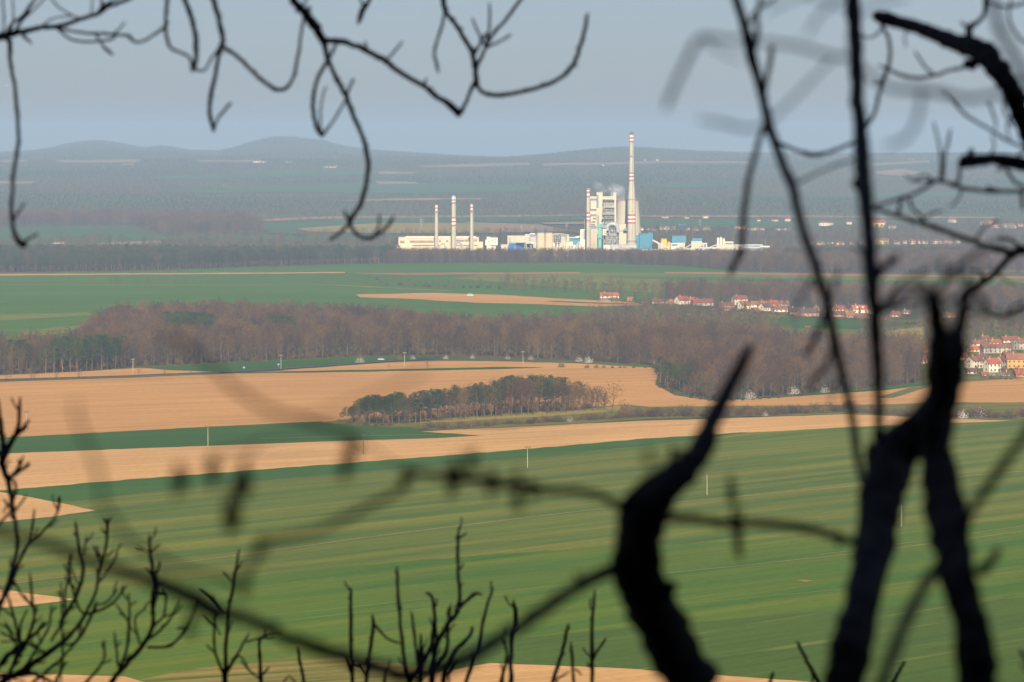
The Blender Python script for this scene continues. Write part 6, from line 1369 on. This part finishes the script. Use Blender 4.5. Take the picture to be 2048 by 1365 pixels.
def seeds(z, cl, d):
    """a drooping bunch of dry seed leaves hanging on a twig"""
    ox, oy, m = z
    for (x, y, w, L) in cl:
        mb = MB(); s = d / F / m
        for k in range(8):
            cxp, cyp = x + rf_.uniform(-.35, .35) * w, y + rf_.uniform(-.2, .5) * L
            P = np.array(W(ox + cxp / m, oy + cyp / m, d + rf_.uniform(-.01, .01)))
            a = L * s * .36; b = w * s * .15
            tl = rf_.uniform(-.35, .35); ax = np.array((math.sin(tl), rf_.uniform(-.3, .3), -math.cos(tl))); bx = np.array((math.cos(tl), rf_.uniform(-.5, .5), math.sin(tl)))
            n = np.cross(ax, bx); rows_ = [(-1, .15), (-.6, .8), (0, 1), (.6, .7), (1, .1)]
            V = [P + ax * a * t + bx * b * q * sg + n * b * .5 * abs(sg) * .6 for t, q in rows_ for sg in (-1, 0, 1)]
            Fc = [(i * 3 + j, i * 3 + j + 1, i * 3 + j + 4, i * 3 + j + 3) for i in range(4) for j in range(2)]
            mb.add(V, Fc)
        top = np.array(W(ox + x / m, oy + (y - L * .55) / m, d)); bot = np.array(W(ox + x / m, oy + (y + L * .4) / m, d))
        mb.add(*tube([top, (top + bot) / 2, bot], [w * s * .05] * 3, 5))
        o = root.location; mb.V = [(v[0] - o[0], v[1] - o[1], v[2] - o[2]) for v in mb.V]
        mb.build('seed_cluster', M['dry_leaf'], root)
br(ZC, (2060, 440, 60), (1960, 380, 46), (1850, 350, 46), (1700, 340, 50), (1560, 320, 52), (1400, 300, 50), (1220, 280, 50), (1080, 262, 44), (1000, 240, 36), k=.72, d=(D, 4.6))
seeds(ZC, [(985, 280, 60, 130), (1230, 240, 90, 150), (1410, 300, 64, 130), (1530, 310, 74, 180), (1215, 300, 50, 110), (1600, 330, 60, 90)], 4.6)
br(ZC, (1040, 260, 46), (940, 350, 52), (880, 385, 54), (700, 470, 58), (560, 540, 50), (400, 570, 60), (300, 600, 64), (235, 720, 54), (205, 790, 44), k=.5, d=(4.6, 4.0))
seeds(ZC, [(300, 600, 70, 90), (210, 790, 60, 110), (740, 120, 60, 110), (690, 220, 54, 130), (60, 240, 60, 140), (220, 250, 64, 140), (150, 430, 90, 170)], 3.9)
br(ZC, (150, 440, 30), (200, 330, 26), (225, 200, 24), (300, 100, 22), (520, 60, 22), (740, 90, 22), (985, 240, 24), k=.3, d=(3.9, 4.6)); br(ZC, (60, 260, 26), (80, 160, 22), (225, 130, 22), (300, 100, 22), k=.3, d=3.9)
br(ZB, (190, 630, 66), (80, 680, 62), (0, 722, 60), k=.85, d=(D, 5.4)); br(ZC, (1980, 720, 60), (1800, 820, 60), (1600, 950, 66), (1400, 1080, 68), (1250, 1175, 74), (1000, 1235, 76), (800, 1175, 74), (600, 1115, 70), (420, 1055, 66), (250, 972, 62), (100, 920, 60), (0, 882, 60), k=.85, d=(5.4, 4.6))
br(Z4, (1010, 1045, 84), (880, 962, 88), (700, 892, 70), (560, 842, 60), (400, 792, 56), (250, 732, 52), (100, 690, 50), (0, 662, 46), (-150, 610, 40), k=.78, d=(4.6, 4.1)); seeds(Z4, [(890, 1070, 64, 120)], 4.3)
br(ZB, (390, 400, 60), (470, 403, 48), (560, 410, 46), (720, 430, 50), (900, 430, 48), (1080, 460, 48), (1230, 500, 42), (1275, 505, 36), k=.72, d=(D, 6.0)); seeds(ZB, [(712, 260, 44, 130), (735, 420, 60, 150), (742, 510, 50, 110), (440, 115, 50, 90)], 5.6)
br(ZB, (715, 430, 30), (735, 330, 24), (708, 200, 22), k=.5, d=5.6); br(ZB, (560, 112, 40), (490, 100, 30), (440, 90, 22), k=.5, d=(D, 5.6))

ZZ1 = (0, 0, 1.0)
br(ZZ1, (735, 892, 30), (690, 866, 40), (600, 838, 46), (540, 820, 46), (470, 778, 44), (425, 735, 40), (380, 700, 36), (330, 660, 34), k=.2, d=(3.9, 3.3)); br(ZZ1, (205, 1010, 40), (200, 960, 40), (180, 900, 38), (155, 840, 34), (150, 800, 30), k=.2, d=(3.4, 3.2)); br(ZZ1, (600, 838, 30), (680, 815, 28), (800, 770, 28), (860, 730, 26), k=.18, d=3.2)
br(ZZ1, (205, 1010, 36), (260, 1080, 34), (360, 1135, 34), (480, 1170, 34), k=.3, d=(3.3, 4.3)); seeds(ZZ1, [(360, 960, 34, 66), (425, 935, 26, 56), (480, 965, 36, 60), (700, 890, 26, 70), (470, 1020, 30, 60), (940, 925, 30, 60), (1300, 905, 26, 44)], 3.9)
br(ZZ1, (1240, 1010, 18), (1290, 960, 16), (1340, 925, 16), (1345, 890, 14), k=.6, d=(D, 5.4))

# --- bare shrubs along the bottom
M['shrub_twig'] = plain('dark_shrub_twig', (0.05, 0.036, 0.026), .35, 40, .9, .1)
def shrub(label, base, d, z, lines, k=.64, group='bare shrubs on the slope below'):
    g = W(base, 1500, d); g = ground_at(g.x, d)
    r = thing('bare_shrub', label, 'shrub', g, 0, group)
    ox, oy, m = z
    shoots = []
    for ln in lines:                                                # short side shoots along the longer twigs
        for (x0, y0, *_), (x1, y1, *_) in zip(ln[::-1], ln[::-1][1:]):
            L = math.hypot(x1 - x0, y1 - y0)
            if L > 70 and rf_.random() < .75 and len(shoots) + len(lines) < 80:
                t = rf_.uniform(.3, .95); sg = rf_.choice((-1, 1)); a = math.atan2(y1 - y0, x1 - x0) + sg * rf_.uniform(.4, .85); q = rf_.uniform(22, 70)
                bx, by = x0 + (x1 - x0) * t, y0 + (y1 - y0) * t; a2 = a - sg * rf_.uniform(.1, .5)
                shoots.append([(bx + math.cos(a) * q * .5 + math.cos(a2) * q * .6, by + math.sin(a) * q * .5 + math.sin(a2) * q * .6, 10), (bx + math.cos(a) * q * .5, by + math.sin(a) * q * .5, 11), (bx, by, 13)])
    for ln in lines + shoots:
        tip_w = ln[0][2] if len(ln[0]) > 2 else 12
        ln = [(p[0], p[1], (p[2] if len(p) > 2 else tip_w)) for p in ln]
        branch(r, ln[::-1], z, d, 'twig', k, mat='shrub_twig', wav=.03, sides=6)
        x, y, w = ln[-1]
        if oy + y / m > 1340:                                      # stems that leave the picture run on down to the root
            p = pt(ox + x / m, oy + y / m, d, .03); rr = w / m * k * d / F / 2
            q = (p + (Vector(g) - p) * .45); q = Vector((q.x + (p.x - g[0]) * .25, q.y, q.z))
            stem(r, [tuple(g), tuple(q), tuple(p)], [rr * 1.6, rr * 1.25, rr], 'stem', 'shrub_twig', 7)
    return r
shrub('bare twiggy shrub with two upright sticks left of the bottom centre', 705, 21, ZC, [
    [(728, 810, 20), (726, 950, 24), (735, 1265, 27)], [(830, 940, 20), (835, 1000, 24), (815, 1150, 25), (800, 1268, 27)], [(965, 1080, 16), (900, 1050, 16), (840, 985, 18)], [(700, 1150, 20), (735, 1230, 22)], [(895, 1190, 14), (885, 1268, 16)], [(760, 1180, 12), (800, 1240, 14)]])
shrub('tallest bare shrub at the bottom centre with one long straight twig', 860, 20, ZC, [
    [(950, 710, 20), (955, 850, 23), (975, 1080, 25), (1005, 1268, 29)], [(1018, 920, 17), (1035, 1050, 19), (1052, 1190, 24)], [(1088, 832, 16), (1120, 860, 22), (1130, 970, 26), (1110, 1100, 30), (1060, 1190, 32), (1010, 1268, 34)],
    [(1245, 520, 19), (1243, 700, 23), (1250, 900, 25), (1190, 990, 31), (1130, 1120, 36), (1118, 1268, 42)], [(1288, 543, 12), (1245, 575, 13)], [(1272, 693, 12), (1250, 722, 13)], [(1362, 845, 12), (1322, 840, 20), (1252, 905, 24)], [(1210, 888, 17), (1196, 1000, 22), (1190, 1100, 24), (1140, 1180, 24)],
    [(1065, 1030, 22), (1066, 1200, 30), (1060, 1268, 32)], [(1312, 995, 16), (1300, 1040, 24), (1210, 1140, 29), (1172, 1268, 32)], [(1232, 560, 10), (1245, 600, 12)], [(1135, 970, 16), (1140, 1100, 20), (1110, 1200, 22)], [(1250, 1160, 14), (1200, 1230, 18)]])
shrub('sparse bare shrub of leaning sticks right of the bottom centre', 965, 21, ZC, [
    [(1411, 808, 19), (1370, 950, 23), (1340, 1100, 25), (1280, 1268, 27)], [(1512, 870, 20), (1520, 960, 30), (1500, 1100, 29), (1500, 1268, 31)], [(1458, 1050, 18), (1480, 1130, 20), (1450, 1268, 24)], [(1528, 905, 14), (1522, 1000, 18)]])
shrub('bare shrub with three thin upright sticks left of the curved stem', 1170, 21, ZC, [
    [(1775, 985, 18), (1750, 1100, 22), (1698, 1268, 27)], [(1790, 1070, 18), (1800, 1268, 23)], [(1903, 820, 19), (1890, 1000, 25), (1890, 1268, 29)], [(1958, 1052, 16), (1912, 1120, 18), (1888, 1175, 18)], [(1865, 1170, 14), (1888, 1200, 16)], [(1780, 1215, 14), (1720, 1250, 16)], [(1840, 1230, 12), (1810, 1200, 12)]])
shrub('small forked bare shrub at the lower left of centre', 455, 20, ZC, [
    [(190, 620, 13), (165, 770, 20), (136, 950, 24), (120, 1190, 30), (115, 1268, 34)], [(112, 728, 12), (152, 778, 14)], [(0, 812, 16), (60, 860, 20), (132, 942, 17)], [(72, 928, 20), (70, 1100, 18), (112, 1222, 20)], [(236, 1028, 16), (180, 1130, 18), (128, 1222, 20)], [(397, 1023, 14), (310, 1045, 14), (228, 1072, 13)], [(15, 945, 12), (72, 1002, 14)], [(30, 1085, 12), (70, 1120, 14)], [(100, 1040, 12), (60, 960, 12)]])
shrub('short bare shrub sticks between two forked shrubs at the bottom left', 515, 22, ZC, [[(470, 1100, 18), (485, 1180, 22), (502, 1268, 24)], [(283, 1055, 18), (290, 1150, 24), (292, 1268, 26)], [(195, 1160, 12), (250, 1220, 14), (290, 1250, 14)], [(335, 1190, 12), (300, 1230, 14)], [(430, 1230, 12), (460, 1268, 14)], [(425, 1235, 10), (400, 1268, 12)]])
shrub('bare shrub with a thick arching stem, second from the left corner', 235, 19, Z4, [
    [(697, 672, 15), (705, 800, 24), (720, 900, 26), (710, 1000, 24), (715, 1100, 27), (660, 1200, 31), (590, 1280, 32), (515, 1368, 38)], [(635, 728, 10), (700, 762, 13)], [(748, 718, 10), (700, 762, 13)], [(680, 825, 12), (712, 865, 14)], [(775, 958, 18), (718, 950, 16)], [(775, 958, 18), (766, 1050, 15), (718, 1102, 17)], [(838, 985, 14), (780, 1090, 15), (702, 1160, 17)],
    [(928, 965, 13), (880, 1090, 18), (800, 1190, 19), (690, 1202, 20)], [(600, 948, 12), (605, 1080, 19), (590, 1220, 21), (555, 1305, 22)], [(538, 998, 12), (602, 1082, 13)], [(682, 1018, 11), (630, 1070, 13), (652, 1185, 15)], [(486, 1168, 14), (480, 1270, 17), (398, 1368, 20)], [(534, 1128, 14), (552, 1290, 18)], [(522, 1258, 10), (480, 1276, 12)], [(640, 985, 10), (605, 1010, 11)], [(820, 1115, 10), (855, 1110, 16)], [(730, 850, 14), (735, 930, 18), (712, 1040, 18)]])
shrub('large tangled bare shrub filling the lower left corner', 40, 19, Z4, [
    [(498, 600, 22), (496, 730, 19), (462, 850, 21), (440, 960, 21), (350, 1120, 27), (220, 1230, 35), (90, 1320, 40), (0, 1368, 40)], [(548, 768, 13), (500, 850, 15), (470, 892, 16)], [(592, 915, 16), (520, 1000, 17), (430, 1042, 19), (380, 1036, 17), (340, 940, 15), (318, 850, 14)], [(350, 612, 18), (370, 740, 21), (386, 850, 25), (350, 970, 25), (280, 1092, 22)], [(404, 680, 12), (394, 765, 15)], [(434, 722, 12), (470, 805, 15)], [(298, 815, 13), (332, 885, 15)], [(552, 925, 12), (500, 990, 14), (440, 1005, 14)],
    [(278, 500, 26), (260, 590, 15), (180, 680, 17), (120, 740, 20), (80, 830, 24), (40, 930, 24), (-10, 1000, 24)], [(160, 555, 14), (150, 650, 20), (138, 705, 16)], [(140, 855, 16), (150, 980, 20), (160, 1060, 20), (120, 1180, 22), (60, 1290, 26), (20, 1368, 28)], [(62, 885, 12), (100, 955, 14), (150, 1010, 14)], [(35, 955, 14), (70, 1080, 18), (92, 1185, 20)], [(22, 1078, 14), (60, 1160, 16), (100, 1245, 18)], [(285, 895, 12), (290, 1100, 15), (290, 1280, 19), (258, 1368, 22)], [(452, 985, 20), (400, 1110, 20), (350, 1180, 17), (288, 1192, 15)],
    [(220, 1085, 20), (150, 1150, 24), (60, 1220, 30), (0, 1285, 32), (-60, 1368, 34)], [(255, 1372, 20), (160, 1325, 26), (90, 1330, 34), (0, 1335, 30), (-60, 1368, 30)], [(520, 595, 12), (500, 625, 14)], [(480, 600, 12), (502, 630, 14)], [(535, 745, 10), (500, 775, 12)], [(320, 770, 12), (330, 850, 14), (305, 940, 16), (300, 1060, 16), (240, 1170, 18)], [(0, 1130, 14), (60, 1160, 18), (140, 1190, 18), (210, 1230, 18)], [(175, 1005, 10), (160, 1070, 14)], [(0, 1010, 14), (60, 1060, 12)], [(130, 1020, 12), (95, 1100, 16), (90, 1200, 18), (60, 1280, 18)], [(240, 1000, 12), (230, 1100, 15), (170, 1210, 18), (110, 1300, 20)], [(430, 1060, 12), (380, 1140, 16), (300, 1240, 18), (220, 1310, 20), (150, 1368, 22)], [(315, 1265, 12), (285, 1310, 14)]], k=.62)
shrub('dark shrub standing at the left edge above the tangled one', -12, 17, Z4, [
    [(93, 35, 20), (85, 170, 26), (45, 260, 32), (12, 330, 42), (38, 420, 36), (60, 550, 26), (75, 650, 22), (80, 740, 24), (40, 900, 26), (-40, 1120, 30), (-90, 1368, 34)], [(138, 138, 20), (60, 235, 22)], [(140, 345, 20), (60, 402, 22)], [(-10, 40, 20), (0, 150, 30), (15, 260, 34), (10, 330, 40)], [(-20, 645, 16), (20, 600, 16), (52, 560, 18), (70, 470, 16)], [(110, 310, 16), (80, 375, 20), (45, 410, 24)], [(65, 420, 20), (75, 470, 18), (60, 520, 18)], [(15, 510, 14), (50, 555, 16)], [(-40, 250, 20), (10, 320, 26)], [(125, 490, 12), (90, 540, 14), (65, 570, 16)]], k=.7)
shrub('short bare sticks between the curved stem and the crossing trunks', 1560, 20, ZB, [[(1012, 965, 20), (1060, 1060, 23), (1112, 1158, 26)], [(905, 1105, 18), (888, 1158, 22)]])
shrub('single bare stick before the right crossing trunk', 1780, 20, ZB, [[(1505, 1055, 18), (1480, 1100, 20), (1450, 1158, 22)]])
shrub('pale tip of a bare twig at the lower right edge', 2090, 12, ZB, [[(2028, 1005, 26), (2060, 1060, 26), (2080, 1170, 28)]], k=.6)

# ================================================================== STEAM AND HAZE
m = bpy.data.materials.new('steam'); m.use_nodes = True; nt = m.node_tree; nt.nodes.remove(nt.nodes['Principled BSDF'])
pv = nt.nodes.new('ShaderNodeVolumePrincipled'); pv.inputs['Color'].default_value = (1, 1, 1, 1); pv.inputs['Anisotropy'].default_value = -.3
tc = N(nt, 'ShaderNodeTexCoord'); no = N(nt, 'ShaderNodeTexNoise'); no.inputs['Scale'].default_value = .055; no.inputs['Detail'].default_value = 4
nt.links.new(tc.outputs['Object'], no.inputs['Vector'])
mr = N(nt, 'ShaderNodeMapRange'); mr.inputs['From Min'].default_value = .42; mr.inputs['From Max'].default_value = .75; mr.inputs['To Min'].default_value = 0; mr.inputs['To Max'].default_value = .04
nt.links.new(no.outputs['Fac'], mr.inputs['Value']); nt.links.new(mr.outputs['Result'], pv.inputs['Density'])
nt.links.new(pv.outputs['Volume'], nt.nodes['Material Output'].inputs['Volume'])
M['steam'] = m
def plume(pts, Y, label):
    P = smooth([(Xp(x, Y), Y, Zp(y, Y)) for x, y, _ in pts], 4); R = smooth([(w * SC, 0, 0) for _, _, w in pts], 4)[:, 0]
    V, Fc = tube(P, R, 16, True, rj, .12)
    o = mesh('steam_plume', V, Fc, M['steam'], None, True); tag(o, label, 'steam', None, 'stuff'); return o
plume([(1248, 405, 12), (1245, 393, 15), (1237, 383, 14), (1226, 377, 11), (1212, 373, 7), (1200, 370, 5)], YT, 'white steam drifting left from the cooling tower')
plume([(1212, 385, 5), (1204, 378, 8), (1194, 371, 8), (1182, 366, 5)], YT + 10, 'thin steam wisps above the slim chimney')
plume([(1266, 403, 8), (1272, 397, 8), (1277, 394, 5)], YT, 'small steam puff right of the tall chimney on the tower rim')

m = bpy.data.materials.new('haze'); m.use_nodes = True; nt = m.node_tree; nt.nodes.remove(nt.nodes['Principled BSDF'])
pv = nt.nodes.new('ShaderNodeVolumePrincipled')
pv.inputs['Color'].default_value = (0.545, 0.755, 0.95, 1)
pv.inputs['Density'].default_value = HAZE
pv.inputs['Anisotropy'].default_value = 0.05
nt.links.new(pv.outputs['Volume'], nt.nodes['Material Output'].inputs['Volume'])
m.cycles.volume_sampling = 'DISTANCE'
m.cycles.homogeneous_volume = True
hz = MB().box(-7900, 7900, -2200, 25500, -42, 232).build('haze', m)
tag(hz, 'pale blue haze lying over the whole plain', 'haze', None, 'stuff')
